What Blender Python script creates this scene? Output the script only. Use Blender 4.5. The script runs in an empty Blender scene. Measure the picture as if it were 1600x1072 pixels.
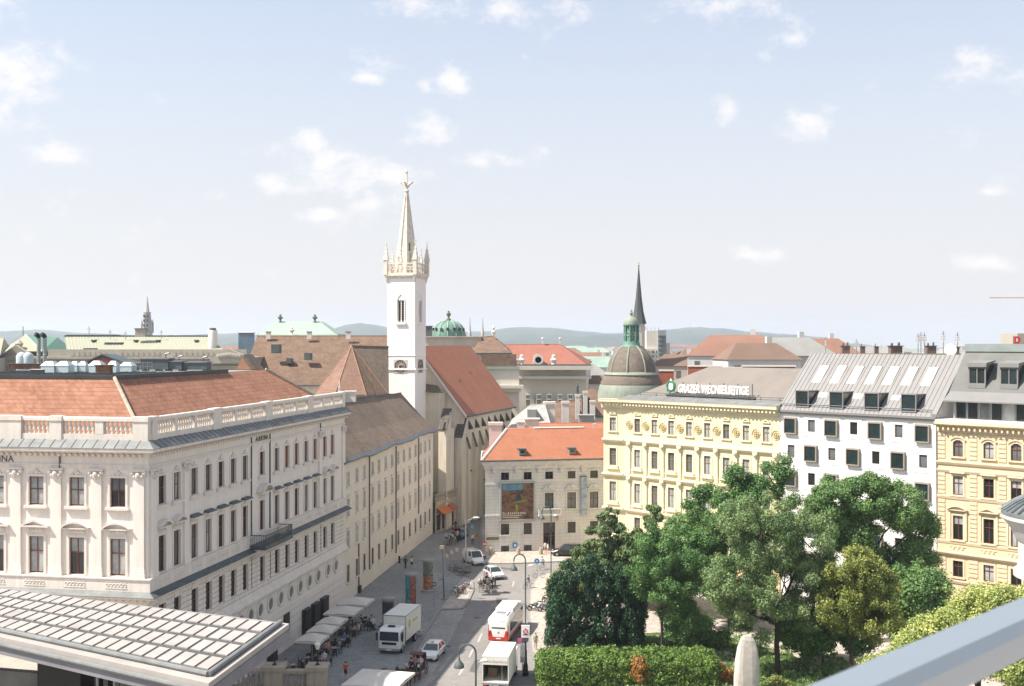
import bpy, bmesh, math, random
from mathutils import Vector, Matrix
random.seed(7)
R = math.radians
SC = bpy.context.scene
COL = SC.collection
FP, CX, CY, CH = 1772.0, 800.0, 536.0, 32.0       # focal length in photo pixels, principal point, camera height

# ---------------------------------------------------------------- camera
cam_d = bpy.data.cameras.new('camera')
cam_d.sensor_width = 36.0
cam_d.lens = FP / 1600.0 * 36.0
cam_d.clip_start, cam_d.clip_end = 0.2, 40000
cam_d.dof.use_dof = True
cam_d.dof.focus_distance = 150
cam_d.dof.aperture_fstop = 7.0
cam = bpy.data.objects.new('camera', cam_d)
COL.objects.link(cam)
cam.location = (0, 0, CH)
cam.rotation_euler = (R(90), 0, 0)
SC.camera = cam

# ---------------------------------------------------------------- sun and sky
SUN_EL, SUN_AZ = 53.0, 13.0            # elevation; azimuth measured from due left towards the camera
sdir = Vector((-math.cos(R(SUN_AZ)) * math.cos(R(SUN_EL)), -math.sin(R(SUN_AZ)) * math.cos(R(SUN_EL)), math.sin(R(SUN_EL))))
sun_d = bpy.data.lights.new('sun', 'SUN')
sun_d.energy, sun_d.angle, sun_d.color = 3.95, R(0.5), (1.0, 0.915, 0.815)
sun = bpy.data.objects.new('sun', sun_d)
COL.objects.link(sun)
sun.rotation_euler = sdir.to_track_quat('Z', 'Y').to_euler()
sun.location = (-60, -20, 120)

W = bpy.data.worlds.new('World')
SC.world = W
W.use_nodes = True
nt = W.node_tree
nt.nodes.clear()
def wn(t, **k):
    n = nt.nodes.new(t)
    for a, b in k.items(): setattr(n, a, b)
    return n
def wmath(op, a, b=None, c=None):
    n = wn('ShaderNodeMath', operation=op)
    for i, x in enumerate((a, b, c)):
        if x is None: continue
        if isinstance(x, (int, float)): n.inputs[i].default_value = x
        else: nt.links.new(x, n.inputs[i])
    return n.outputs[0]
wout = wn('ShaderNodeOutputWorld')
bg = wn('ShaderNodeBackground')
sky = wn('ShaderNodeTexSky', sky_type='NISHITA')
sky.sun_disc = False
sky.sun_elevation = R(SUN_EL)
sky.sun_rotation = math.atan2(sdir.x, sdir.y)
sky.altitude = 200
sky.air_density, sky.dust_density, sky.ozone_density = 1.0, 2.2, 1.0
bg.inputs[1].default_value = 0.095
# summer haze: the Nishita sky is veiled with a pale warm white, strongest towards the horizon
tc = wn('ShaderNodeTexCoord')
sep = wn('ShaderNodeSeparateXYZ'); nt.links.new(tc.outputs['Generated'], sep.inputs[0])
veil = wn('ShaderNodeMapRange'); veil.interpolation_type = 'SMOOTHSTEP'
nt.links.new(sep.outputs[2], veil.inputs[0])
veil.inputs[1].default_value, veil.inputs[2].default_value = -0.02, 0.36
veil.inputs[3].default_value, veil.inputs[4].default_value = 0.93, 0.45
mixv = wn('ShaderNodeMix', data_type='RGBA')
nt.links.new(veil.outputs[0], mixv.inputs['Factor'])
tint = wn('ShaderNodeMix', data_type='RGBA', blend_type='MULTIPLY'); tint.inputs['Factor'].default_value = 1.0; tint.inputs['B'].default_value = (.85, .97, 1.0, 1)
nt.links.new(sky.outputs[0], tint.inputs['A']); nt.links.new(tint.outputs['Result'], mixv.inputs['A'])
mixv.inputs['B'].default_value = (3.82, 3.6, 3.6, 1)
# clouds: noise in the direction of view, gathered in a few puffs and thin elsewhere
noi = wn('ShaderNodeTexNoise'); noi.inputs['Scale'].default_value = 26; noi.inputs['Detail'].default_value = 7; noi.inputs['Roughness'].default_value = 0.62
vsc = wn('ShaderNodeVectorMath', operation='MULTIPLY'); nt.links.new(tc.outputs['Generated'], vsc.inputs[0]); vsc.inputs[1].default_value = (1, 1, 1.5)
nt.links.new(vsc.outputs[0], noi.inputs['Vector'])
big = wn('ShaderNodeTexNoise'); big.inputs['Scale'].default_value = 3.1; big.inputs['Detail'].default_value = 4
nt.links.new(vsc.outputs[0], big.inputs['Vector'])
CLOUDS = [(20, 95, 80, 75), (-40, 150, 90, 60), (88, 243, 44, 18), (600, 97, 58, 20), (582, 122, 26, 10), (708, 128, 34, 26), (665, 130, 16, 14), (540, 285, 120, 60), (425, 285, 30, 30),
          (505, 333, 30, 14), (620, 280, 60, 50), (755, 250, 70, 22), (790, 12, 130, 30), (640, 0, 60, 20), (1150, 5, 130, 30), (1138, 173, 20, 26), (1255, 190, 52, 26), (1295, 165, 22, 22), (1240, 62, 36, 22),
          (1520, 118, 90, 26), (1575, 120, 60, 24), (1525, 90, 40, 14), (1525, 412, 44, 16), (1185, 398, 40, 12), (485, 220, 30, 24), (680, 200, 30, 26), (1545, 300, 26, 10)]
acc = None
for (x, y, rx, ry) in CLOUDS:
    d = Vector(((x - CX) / FP, 1, (CY - y) / FP)).normalized()
    s1 = wn('ShaderNodeVectorMath', operation='SUBTRACT'); nt.links.new(tc.outputs['Generated'], s1.inputs[0]); s1.inputs[1].default_value = d
    s2 = wn('ShaderNodeVectorMath', operation='MULTIPLY'); nt.links.new(s1.outputs[0], s2.inputs[0]); s2.inputs[1].default_value = (FP / rx / 1.45, FP / (rx + ry) / 1.45, FP / ry / 1.45)
    s3 = wn('ShaderNodeVectorMath', operation='LENGTH'); nt.links.new(s2.outputs[0], s3.inputs[0])
    m = wmath('SUBTRACT', 1.0, s3.outputs['Value'])
    acc = m if acc is None else wmath('MAXIMUM', acc, m)
wide = wmath('MULTIPLY_ADD', big.outputs[0], 1.6, -1.02)       # thin veils all over the sky
acc = wmath('MAXIMUM', wmath('MULTIPLY', acc, 0.95), wide)
den = wmath('ADD', acc, wmath('MULTIPLY_ADD', noi.outputs[0], 3.4, -1.95))
cov = wn('ShaderNodeMapRange'); cov.interpolation_type = 'SMOOTHSTEP'; nt.links.new(den, cov.inputs[0])
cov.inputs[1].default_value, cov.inputs[2].default_value, cov.inputs[3].default_value, cov.inputs[4].default_value = 0.0, 1.1, 0.0, 0.85
mixc = wn('ShaderNodeMix', data_type='RGBA')
nt.links.new(cov.outputs[0], mixc.inputs['Factor'])
nt.links.new(mixv.outputs['Result'], mixc.inputs['A'])
mixc.inputs['B'].default_value = (4.8, 4.6, 4.5, 1)
nt.links.new(mixc.outputs['Result'], bg.inputs[0])
nt.links.new(bg.outputs[0], wout.inputs[0])

SC.view_settings.view_transform = 'Standard'
SC.view_settings.look = 'None'
SC.view_settings.exposure = 1.27
SC.view_settings.gamma = 1.0
SC.render.engine = 'CYCLES'
SC.cycles.use_denoising = True
SC.cycles.max_bounces = 8
SC.cycles.diffuse_bounces = 5
SC.cycles.glossy_bounces = 3
SC.cycles.transmission_bounces = 3
SC.cycles.volume_bounces = 1
SC.cycles.transparent_max_bounces = 8
# ---------------------------------------------------------------- helpers
def at(px, py, Y): return Vector(((px - CX) / FP * Y, Y, CH - (py - CY) / FP * Y))
def G(px, py, z=0.0):
    Y = FP * (CH - z) / (py - CY)
    return Vector(((px - CX) / FP * Y, Y, z))

class MB:
    def __init__(s): s.v = []; s.f = []; s.m = []; s.k = 0
    def mi(s, k): s.k = k; return s
    def face(s, pts):
        i = len(s.v); s.v += [tuple(p) for p in pts]; s.f.append(tuple(range(i, i + len(pts)))); s.m.append(s.k); return s
    def box(s, x0, x1, y0, y1, z0, z1):
        i = len(s.v)
        s.v += [(x0, y0, z0), (x1, y0, z0), (x1, y1, z0), (x0, y1, z0), (x0, y0, z1), (x1, y0, z1), (x1, y1, z1), (x0, y1, z1)]
        for q in ((0, 3, 2, 1), (4, 5, 6, 7), (0, 1, 5, 4), (1, 2, 6, 5), (2, 3, 7, 6), (3, 0, 4, 7)):
            s.f.append(tuple(i + a for a in q)); s.m.append(s.k)
        return s
    def loft(s, A, B, capA=True, capB=True):
        i = len(s.v); n = len(A); s.v += [tuple(p) for p in A] + [tuple(p) for p in B]
        for a in range(n):
            b = (a + 1) % n
            s.f.append((i + a, i + b, i + n + b, i + n + a)); s.m.append(s.k)
        if capA: s.f.append(tuple(i + a for a in range(n - 1, -1, -1))); s.m.append(s.k)
        if capB: s.f.append(tuple(i + n + a for a in range(n))); s.m.append(s.k)
        return s
    def extr(s, pts, vec):
        v = Vector(vec); return s.loft([Vector(p) for p in pts], [Vector(p) + v for p in pts])
    def prism(s, pts, z0, z1): return s.loft([(p[0], p[1], z0) for p in pts], [(p[0], p[1], z1) for p in pts])
    def lathe(s, prof, n=12, cx=0, cy=0, a0=0.0, a1=2 * math.pi, phase=0.0):
        i = len(s.v); full = abs(a1 - a0) > 6.28; m = n if full else n + 1
        for (r, z) in prof:
            for k in range(m):
                a = a0 + (a1 - a0) * k / n + phase
                s.v.append((cx + r * math.cos(a), cy + r * math.sin(a), z))
        for j in range(len(prof) - 1):
            for k in range(n):
                k2 = (k + 1) % m if full else k + 1
                s.f.append((i + j * m + k, i + j * m + k2, i + (j + 1) * m + k2, i + (j + 1) * m + k)); s.m.append(s.k)
        if full:
            if prof[0][0] > 1e-4: s.f.append(tuple(i + k for k in range(m - 1, -1, -1))); s.m.append(s.k)
            if prof[-1][0] > 1e-4: s.f.append(tuple(i + (len(prof) - 1) * m + k for k in range(m))); s.m.append(s.k)
        return s
    def tube(s, pts, r, n=6):
        pts = [Vector(p) for p in pts]; rs = r if isinstance(r, (list, tuple)) else [r] * len(pts)
        rings = []
        for j, p in enumerate(pts):
            d = (pts[min(j + 1, len(pts) - 1)] - pts[max(j - 1, 0)])
            d = d.normalized() if d.length > 1e-6 else Vector((0, 0, 1))
            a = d.cross(Vector((0, 0, 1)))
            if a.length < 0.05: a = d.cross(Vector((1, 0, 0)))
            a.normalize(); b = d.cross(a)
            rings.append([p + (a * math.cos(2 * math.pi * k / n) + b * math.sin(2 * math.pi * k / n)) * rs[j] for k in range(n)])
        for j in range(len(rings) - 1): s.loft(rings[j], rings[j + 1], j == 0, j == len(rings) - 2)
        return s
    def wheel(s, c, ax, r, w, n=16):                      # disc with axis ax
        c = Vector(c); ax = Vector(ax).normalized(); a = ax.cross(Vector((0, 0, 1))).normalized(); b = ax.cross(a)
        ring = lambda rr, o: [c + ax * o + (a * math.cos(2 * math.pi * k / n) + b * math.sin(2 * math.pi * k / n)) * rr for k in range(n)]
        s.loft(ring(r, -w / 2), ring(r, w / 2)); return s
    def torus(s, c, ax, r, t, n=18, m=5):
        c = Vector(c); ax = Vector(ax).normalized(); a = ax.cross(Vector((0, 0, 1)))
        if a.length < .05: a = Vector((1, 0, 0))
        a.normalize(); b = ax.cross(a); i = len(s.v)
        for k in range(n):
            d = a * math.cos(2 * math.pi * k / n) + b * math.sin(2 * math.pi * k / n)
            for q in range(m):
                s.v.append(tuple(c + d * (r + t * math.cos(2 * math.pi * q / m)) + ax * t * math.sin(2 * math.pi * q / m)))
        for k in range(n):
            for q in range(m):
                s.f.append((i + k * m + q, i + ((k + 1) % n) * m + q, i + ((k + 1) % n) * m + (q + 1) % m, i + k * m + (q + 1) % m)); s.m.append(s.k)
        return s
    def ball(s, c, r, n=8, sc=(1, 1, 1)):
        i = len(s.v); h = n // 2 + 1
        for j in range(h + 1):
            t = math.pi * j / h
            for k in range(n):
                a = 2 * math.pi * k / n
                s.v.append((c[0] + r * sc[0] * math.sin(t) * math.cos(a), c[1] + r * sc[1] * math.sin(t) * math.sin(a), c[2] + r * sc[2] * math.cos(t)))
        for j in range(h):
            for k in range(n):
                s.f.append((i + j * n + k, i + j * n + (k + 1) % n, i + (j + 1) * n + (k + 1) % n, i + (j + 1) * n + k)); s.m.append(s.k)
        return s
    def mesh(s, name, mats, smooth=False):
        me = bpy.data.meshes.new(name); me.from_pydata(s.v, [], s.f); me.update()
        for m in (mats if isinstance(mats, (list, tuple)) else [mats]): me.materials.append(m)
        if any(s.m): me.polygons.foreach_set('material_index', s.m)
        if smooth:
            me.polygons.foreach_set('use_smooth', [True] * len(s.f))
            if smooth == 'auto': me.set_sharp_from_angle(angle=R(35))
        return me
    def build(s, name, mats, parent=None, loc=(0, 0, 0), rz=0.0, smooth=False):
        return put(s.mesh(name, mats, smooth), name, parent, loc, rz)

def put(me, name, parent=None, loc=(0, 0, 0), rz=0.0, scale=None):
    o = bpy.data.objects.new(name, me); COL.objects.link(o); o.parent = parent
    o.location = loc; o.rotation_euler = (0, 0, rz)
    if scale: o.scale = scale
    return o
def tag(o, label=None, cat=None, group=None, kind=None):
    if label: o['label'] = label
    if cat: o['category'] = cat
    if group: o['group'] = group
    if kind: o['kind'] = kind
    return o
def thing(name, label, cat, loc=(0, 0, 0), rz=0.0, group=None):
    o = bpy.data.objects.new(name, None); COL.objects.link(o); o.empty_display_size = 0.3
    o.location = loc; o.rotation_euler = (0, 0, rz)
    return tag(o, label, cat, group)
def dup(root, loc, rz, label=None, group=None):
    r = root.copy(); COL.objects.link(r); r.location = loc; r.rotation_euler = (0, 0, rz)
    if label: r['label'] = label
    if group: r['group'] = group
    for ch in root.children:
        c = ch.copy(); COL.objects.link(c); c.parent = r
        for g in ch.children:
            d = g.copy(); COL.objects.link(d); d.parent = c
    return r

# ---------------------------------------------------------------- materials
MATS = {}
def mat(name, col, rough=0.8, var=0.12, scale=0.6, bump=0.0, bscale=8.0, metal=0.0, spec=0.35, streak=0.0, col2=None, coat=0.0):
    """plain surface with uneven tone: noise between two shades of the base colour, optional relief and rain streaks"""
    if name in MATS: return MATS[name]
    m = bpy.data.materials.new(name); MATS[name] = m; m.use_nodes = True
    t = m.node_tree; b = t.nodes['Principled BSDF']
    b.inputs['Roughness'].default_value = rough; b.inputs['Metallic'].default_value = metal; b.inputs['Specular IOR Level'].default_value = spec
    if coat: b.inputs['Coat Weight'].default_value = coat; b.inputs['Coat Roughness'].default_value = 0.05
    c = Vector(col[:3])
    if var <= 0: b.inputs['Base Color'].default_value = (*c, 1)
    else:
        tcn = t.nodes.new('ShaderNodeTexCoord'); no = t.nodes.new('ShaderNodeTexNoise')
        no.inputs['Scale'].default_value = scale; no.inputs['Detail'].default_value = 8; no.inputs['Roughness'].default_value = 0.65
        t.links.new(tcn.outputs['Object'], no.inputs['Vector'])
        fac = no.outputs[0]
        if streak:
            mp = t.nodes.new('ShaderNodeMapping'); mp.inputs['Scale'].default_value = (2.2, 2.2, 0.12)
            n2 = t.nodes.new('ShaderNodeTexNoise'); n2.inputs['Scale'].default_value = 1.6; n2.inputs['Detail'].default_value = 6
            t.links.new(tcn.outputs['Object'], mp.inputs[0]); t.links.new(mp.outputs[0], n2.inputs['Vector'])
            mx = t.nodes.new('ShaderNodeMix'); mx.inputs[0].default_value = streak
            t.links.new(no.outputs[0], mx.inputs[2]); t.links.new(n2.outputs[0], mx.inputs[3]); fac = mx.outputs[0]
        rp = t.nodes.new('ShaderNodeValToRGB'); rp.color_ramp.elements[0].position = 0.3; rp.color_ramp.elements[1].position = 0.7
        d = Vector(col2[:3]) if col2 else c * (1 - 2 * var)
        e = c * (1 + var * 0.6) if not col2 else c
        rp.color_ramp.elements[0].color = (*d, 1); rp.color_ramp.elements[1].color = (*[min(0.9, x) for x in e], 1)
        t.links.new(fac, rp.inputs[0]); t.links.new(rp.outputs[0], b.inputs['Base Color'])
        if bump:
            bn = t.nodes.new('ShaderNodeTexNoise'); bn.inputs['Scale'].default_value = bscale; bn.inputs['Detail'].default_value = 5
            t.links.new(tcn.outputs['Object'], bn.inputs['Vector'])
            bu = t.nodes.new('ShaderNodeBump'); bu.inputs['Strength'].default_value = bump; bu.inputs['Distance'].default_value = 0.05
            t.links.new(bn.outputs[0], bu.inputs['Height']); t.links.new(bu.outputs[0], b.inputs['Normal'])
    return m
def tiles(name, cols, row=0.3, width=0.35, rough=0.85, bump=0.6, patch=0.5, moss=None):
    """clay tiles in courses: one tone per tile, rows stepped in relief, weathered in patches"""
    if name in MATS: return MATS[name]
    m = bpy.data.materials.new(name); MATS[name] = m; m.use_nodes = True
    t = m.node_tree; b = t.nodes['Principled BSDF']; b.inputs['Roughness'].default_value = rough; b.inputs['Specular IOR Level'].default_value = 0.2
    L = t.links
    tcn = t.nodes.new('ShaderNodeTexCoord'); sp = t.nodes.new('ShaderNodeSeparateXYZ'); L.new(tcn.outputs['Object'], sp.inputs[0])
    def M(op, a, b_=None):
        n = t.nodes.new('ShaderNodeMath'); n.operation = op
        for i, x in enumerate((a, b_)):
            if x is None: continue
            if isinstance(x, (int, float)): n.inputs[i].default_value = x
            else: L.new(x, n.inputs[i])
        return n.outputs[0]
    zr = M('DIVIDE', sp.outputs[2], row); ri = M('FLOOR', zr); rf = M('FRACT', zr)
    u = M('ADD', M('ADD', sp.outputs[0], M('MULTIPLY', sp.outputs[1], 0.83)), M('MULTIPLY', ri, width * 0.5))
    ui = M('FLOOR', M('DIVIDE', u, width))
    cb = t.nodes.new('ShaderNodeCombineXYZ'); L.new(ui, cb.inputs[0]); L.new(ri, cb.inputs[1])
    wnz = t.nodes.new('ShaderNodeTexWhiteNoise'); wnz.noise_dimensions = '2D'; L.new(cb.outputs[0], wnz.inputs['Vector'])
    no = t.nodes.new('ShaderNodeTexNoise'); no.inputs['Scale'].default_value = patch; no.inputs['Detail'].default_value = 9; no.inputs['Roughness'].default_value = 0.78; L.new(tcn.outputs['Object'], no.inputs['Vector'])
    f = M('ADD', M('MULTIPLY', wnz.outputs['Value'], 0.22), M('MULTIPLY', M('SUBTRACT', no.outputs[0], 0.15), 1.1))
    rp = t.nodes.new('ShaderNodeValToRGB'); els = rp.color_ramp.elements
    for i, c in enumerate(cols):
        p = i / (len(cols) - 1)
        e = els[i] if i < 1 else (els[1] if i == len(cols) - 1 else els.new(p))
        e.position = p; e.color = (*c, 1)
    els[-1].position = 1.0
    L.new(f, rp.inputs[0])
    edge = t.nodes.new('ShaderNodeMapRange'); L.new(rf, edge.inputs[0]); edge.inputs[1].default_value, edge.inputs[2].default_value = 0.0, 0.16; edge.inputs[3].default_value, edge.inputs[4].default_value = 0.55, 1.0  # joint dirt and shade painted in: colour darkens at the foot of each course
    mx = t.nodes.new('ShaderNodeMix'); mx.data_type = 'RGBA'; mx.blend_type = 'MULTIPLY'; mx.inputs[0].default_value = 0.8
    L.new(rp.outputs[0], mx.inputs['A']); L.new(edge.outputs[0], mx.inputs['B'])
    L.new(mx.outputs['Result'], b.inputs['Base Color'])
    h = M('ADD', M('SUBTRACT', 1.0, rf), M('MULTIPLY', wnz.outputs['Value'], 0.35))
    bu = t.nodes.new('ShaderNodeBump'); bu.inputs['Strength'].default_value = bump; bu.inputs['Distance'].default_value = 0.06
    L.new(h, bu.inputs['Height']); L.new(bu.outputs[0], b.inputs['Normal'])
    return m
def coursed(name, col, row=0.5, depth=0.5, joint=0.08, var=0.12, rough=0.85, line=0.55):
    """stone or render with horizontal joints too fine to model at this distance"""
    if name in MATS: return MATS[name]
    m = mat(name, col, rough, var, 0.5, streak=0.5)
    t = m.node_tree; b = t.nodes['Principled BSDF']; L = t.links
    src = b.inputs['Base Color'].links[0].from_socket
    tcn = t.nodes.new('ShaderNodeTexCoord'); sp = t.nodes.new('ShaderNodeSeparateXYZ'); L.new(tcn.outputs['Object'], sp.inputs[0])
    d = t.nodes.new('ShaderNodeMath'); d.operation = 'DIVIDE'; d.inputs[1].default_value = row; L.new(sp.outputs[2], d.inputs[0])
    fr = t.nodes.new('ShaderNodeMath'); fr.operation = 'FRACT'; L.new(d.outputs[0], fr.inputs[0])
    g = t.nodes.new('ShaderNodeMath'); g.operation = 'GREATER_THAN'; g.inputs[1].default_value = joint / row; L.new(fr.outputs[0], g.inputs[0])
    mr = t.nodes.new('ShaderNodeMapRange'); mr.inputs[3].default_value = line; L.new(g.outputs[0], mr.inputs[0])
    mx = t.nodes.new('ShaderNodeMix'); mx.data_type = 'RGBA'; mx.blend_type = 'MULTIPLY'; mx.inputs[0].default_value = 1
    L.new(src, mx.inputs['A']); L.new(mr.outputs[0], mx.inputs['B']); L.new(mx.outputs['Result'], b.inputs['Base Color'])
    bu = t.nodes.new('ShaderNodeBump'); bu.inputs['Strength'].default_value = depth; bu.inputs['Distance'].default_value = 0.06
    L.new(g.outputs[0], bu.inputs['Height']); L.new(bu.outputs[0], b.inputs['Normal'])
    return m
def paving(name, col, cell=0.25, var=0.25, rough=0.8, patch=0.12):
    if name in MATS: return MATS[name]
    m = mat(name, col, rough, var, patch)
    t = m.node_tree; b = t.nodes['Principled BSDF']; L = t.links
    src = b.inputs['Base Color'].links[0].from_socket
    tcn = t.nodes.new('ShaderNodeTexCoord'); vo = t.nodes.new('ShaderNodeTexVoronoi'); vo.inputs['Scale'].default_value = 1 / cell; L.new(tcn.outputs['Object'], vo.inputs['Vector'])
    no = t.nodes.new('ShaderNodeTexNoise'); no.inputs['Scale'].default_value = 1.1; no.inputs['Detail'].default_value = 9; no.inputs['Roughness'].default_value = 0.75; L.new(tcn.outputs['Object'], no.inputs['Vector'])
    bw = t.nodes.new('ShaderNodeRGBToBW'); L.new(vo.outputs['Color'], bw.inputs[0])
    mr = t.nodes.new('ShaderNodeMapRange'); mr.inputs[3].default_value = 0.72; mr.inputs[4].default_value = 1.2; L.new(bw.outputs[0], mr.inputs[0])
    m2 = t.nodes.new('ShaderNodeMapRange'); m2.inputs[1].default_value = 0.3; m2.inputs[2].default_value = 0.7; m2.inputs[3].default_value = 0.82; m2.inputs[4].default_value = 1.12; L.new(no.outputs[0], m2.inputs[0])
    mm = t.nodes.new('ShaderNodeMath'); mm.operation = 'MULTIPLY'; L.new(mr.outputs[0], mm.inputs[0]); L.new(m2.outputs[0], mm.inputs[1])
    mx = t.nodes.new('ShaderNodeMix'); mx.data_type = 'RGBA'; mx.blend_type = 'MULTIPLY'; mx.inputs[0].default_value = 1
    L.new(src, mx.inputs['A']); L.new(mm.outputs[0], mx.inputs['B']); L.new(mx.outputs['Result'], b.inputs['Base Color'])
    return m
def leafmat(name, c1, c2, c3=None, trans=0.25):
    if name in MATS: return MATS[name]
    m = bpy.data.materials.new(name); MATS[name] = m; m.use_nodes = True
    t = m.node_tree; b = t.nodes['Principled BSDF']; L = t.links
    b.inputs['Roughness'].default_value = 0.5; b.inputs['Specular IOR Level'].default_value = 0.3
    at_ = t.nodes.new('ShaderNodeAttribute'); at_.attribute_name = 'tone'
    rp = t.nodes.new('ShaderNodeValToRGB')
    rp.color_ramp.elements[0].color = (*c1, 1); rp.color_ramp.elements[1].color = (*c2, 1)
    if c3:
        e = rp.color_ramp.elements.new(0.94); e.color = (*c2, 1); rp.color_ramp.elements[-1].color = (*c3, 1)
    L.new(at_.outputs['Fac'], rp.inputs[0]); L.new(rp.outputs[0], b.inputs['Base Color'])
    tr = t.nodes.new('ShaderNodeBsdfTranslucent'); mx = t.nodes.new('ShaderNodeMixShader'); mx.inputs[0].default_value = trans
    L.new(rp.outputs[0], tr.inputs[0]); L.new(b.outputs[0], mx.inputs[1]); L.new(tr.outputs[0], mx.inputs[2])
    L.new(mx.outputs[0], t.nodes['Material Output'].inputs[0])
    return m
def glass(name, col, rough=0.06, spec=0.6): return mat(name, col, rough, 0.25, 0.7, spec=spec)

cream = mat('cream_render', (0.76, 0.70, 0.635), 0.85, 0.08, 0.35, bump=0.08, streak=0.5)
cream_d = mat('cream_stone_trim', (0.72, 0.66, 0.595), 0.85, 0.11, 0.8, bump=0.1, streak=0.5)
white_st = mat('white_stone', (0.70, 0.65, 0.58), 0.85, 0.10, 1.0, bump=0.15, streak=0.4)
zinc = mat('grey_zinc', (0.20, 0.21, 0.21), 0.6, 0.18, 0.8, metal=0.05)
zinc_d = mat('dark_zinc', (0.10, 0.12, 0.13), 0.55, 0.2, 0.8, metal=0.2)
redframe = mat('red_brown_window_paint', (0.16, 0.05, 0.035), 0.5, 0.1)
brownframe = mat('brown_window_paint', (0.10, 0.055, 0.035), 0.5, 0.1)
whiteframe = mat('white_window_paint', (0.7, 0.68, 0.62), 0.5, 0.05)
gl_dark = glass('dark_window_glass', (0.022, 0.026, 0.028))
gl_mid = glass('grey_window_glass', (0.15, 0.165, 0.17))
gl_curt = glass('curtained_window_glass', (0.42, 0.44, 0.43), 0.15, 0.5)
gl_teal = glass('teal_window_glass', (0.02, 0.034, 0.037))
gl_orange = glass('louvred_orange_blind', (0.30, 0.07, 0.025), 0.6)  # plain orange for some upper street windows
black = mat('black_metal', (0.018, 0.019, 0.02), 0.5, 0.15)
iron = mat('grey_green_iron', (0.09, 0.11, 0.11), 0.5, 0.2)
galv = mat('galvanised_steel', (0.32, 0.33, 0.33), 0.45, 0.12, metal=0.4)
letter = mat('dark_lettering', (0.10, 0.085, 0.07), 0.7, 0.05)

# ---------------------------------------------------------------- facades: u along the wall, v up, w out of the wall
class Fac:
    def __init__(s, root, ox, oy, ang):
        s.root, s.ox, s.oy, s.a = root, ox, oy, R(ang); s.c, s.s = math.cos(s.a), math.sin(s.a)
    def upx(s, px):
        r = (px - CX) / FP; return (r * s.oy - s.ox) / (s.c - r * s.s)
    def Y(s, u): return s.oy + u * s.s
    def vpy(s, u, py): return CH - (py - CY) * s.Y(u) / FP
    def loc(s, u=0, v=0, w=0):
        b = s.root.location
        return (s.ox + u * s.c + w * s.s - b.x, s.oy + u * s.s - w * s.c - b.y, v - b.z)
    def build(s, mb, name, mats, smooth=False): return mb.build(name, mats, s.root, s.loc(), s.a, smooth)
    def put(s, me, name, u=0, v=0, w=0, scale=None): return put(me, name, s.root, s.loc(u, v, w), s.a, scale)

def wall(F, name, mats, u0, u1, v0, v1, holes=(), depth=0.35):
    """one wall sheet with real openings and reveals"""
    us = sorted({u0, u1, *[h[0] for h in holes], *[h[1] for h in holes]}); vs = sorted({v0, v1, *[h[2] for h in holes], *[h[3] for h in holes]})
    us = [x for x in us if u0 <= x <= u1]; vs = [x for x in vs if v0 <= x <= v1]
    mb = MB()
    for i in range(len(us) - 1):
        run = None
        for j in range(len(vs) - 1):
            cu, cv = (us[i] + us[i + 1]) / 2, (vs[j] + vs[j + 1]) / 2
            inside = any(h[0] < cu < h[1] and h[2] < cv < h[3] for h in holes)
            if not inside:
                if run is None: run = vs[j]
            if (inside or j == len(vs) - 2) and run is not None:
                top = vs[j] if inside else vs[j + 1]
                mb.face([(us[i], 0, run), (us[i + 1], 0, run), (us[i + 1], 0, top), (us[i], 0, top)]); run = None
    for (a, b, c, d) in holes:
        mb.face([(a, 0, c), (a, depth, c), (a, depth, d), (a, 0, d)]); mb.face([(b, 0, c), (b, 0, d), (b, depth, d), (b, depth, c)])
        mb.face([(a, 0, d), (a, depth, d), (b, depth, d), (b, 0, d)]); mb.face([(a, 0, c), (b, 0, c), (b, depth, c), (a, depth, c)])
        mb.face([(a, depth, c), (b, depth, c), (b, depth, d), (a, depth, d)])
    return F.build(mb, name, mats)
def mould(F, name, mats, u0, u1, prof, m0=0, m1=0):
    """a moulding: closed profile of (w, v) run along the wall, mitred at corners"""
    mb = MB(); mb.loft([(u0 - m0 * w, -w, v) for (w, v) in prof], [(u1 + m1 * w, -w, v) for (w, v) in prof])
    return F.build(mb, name, mats)
WC = {}
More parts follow.
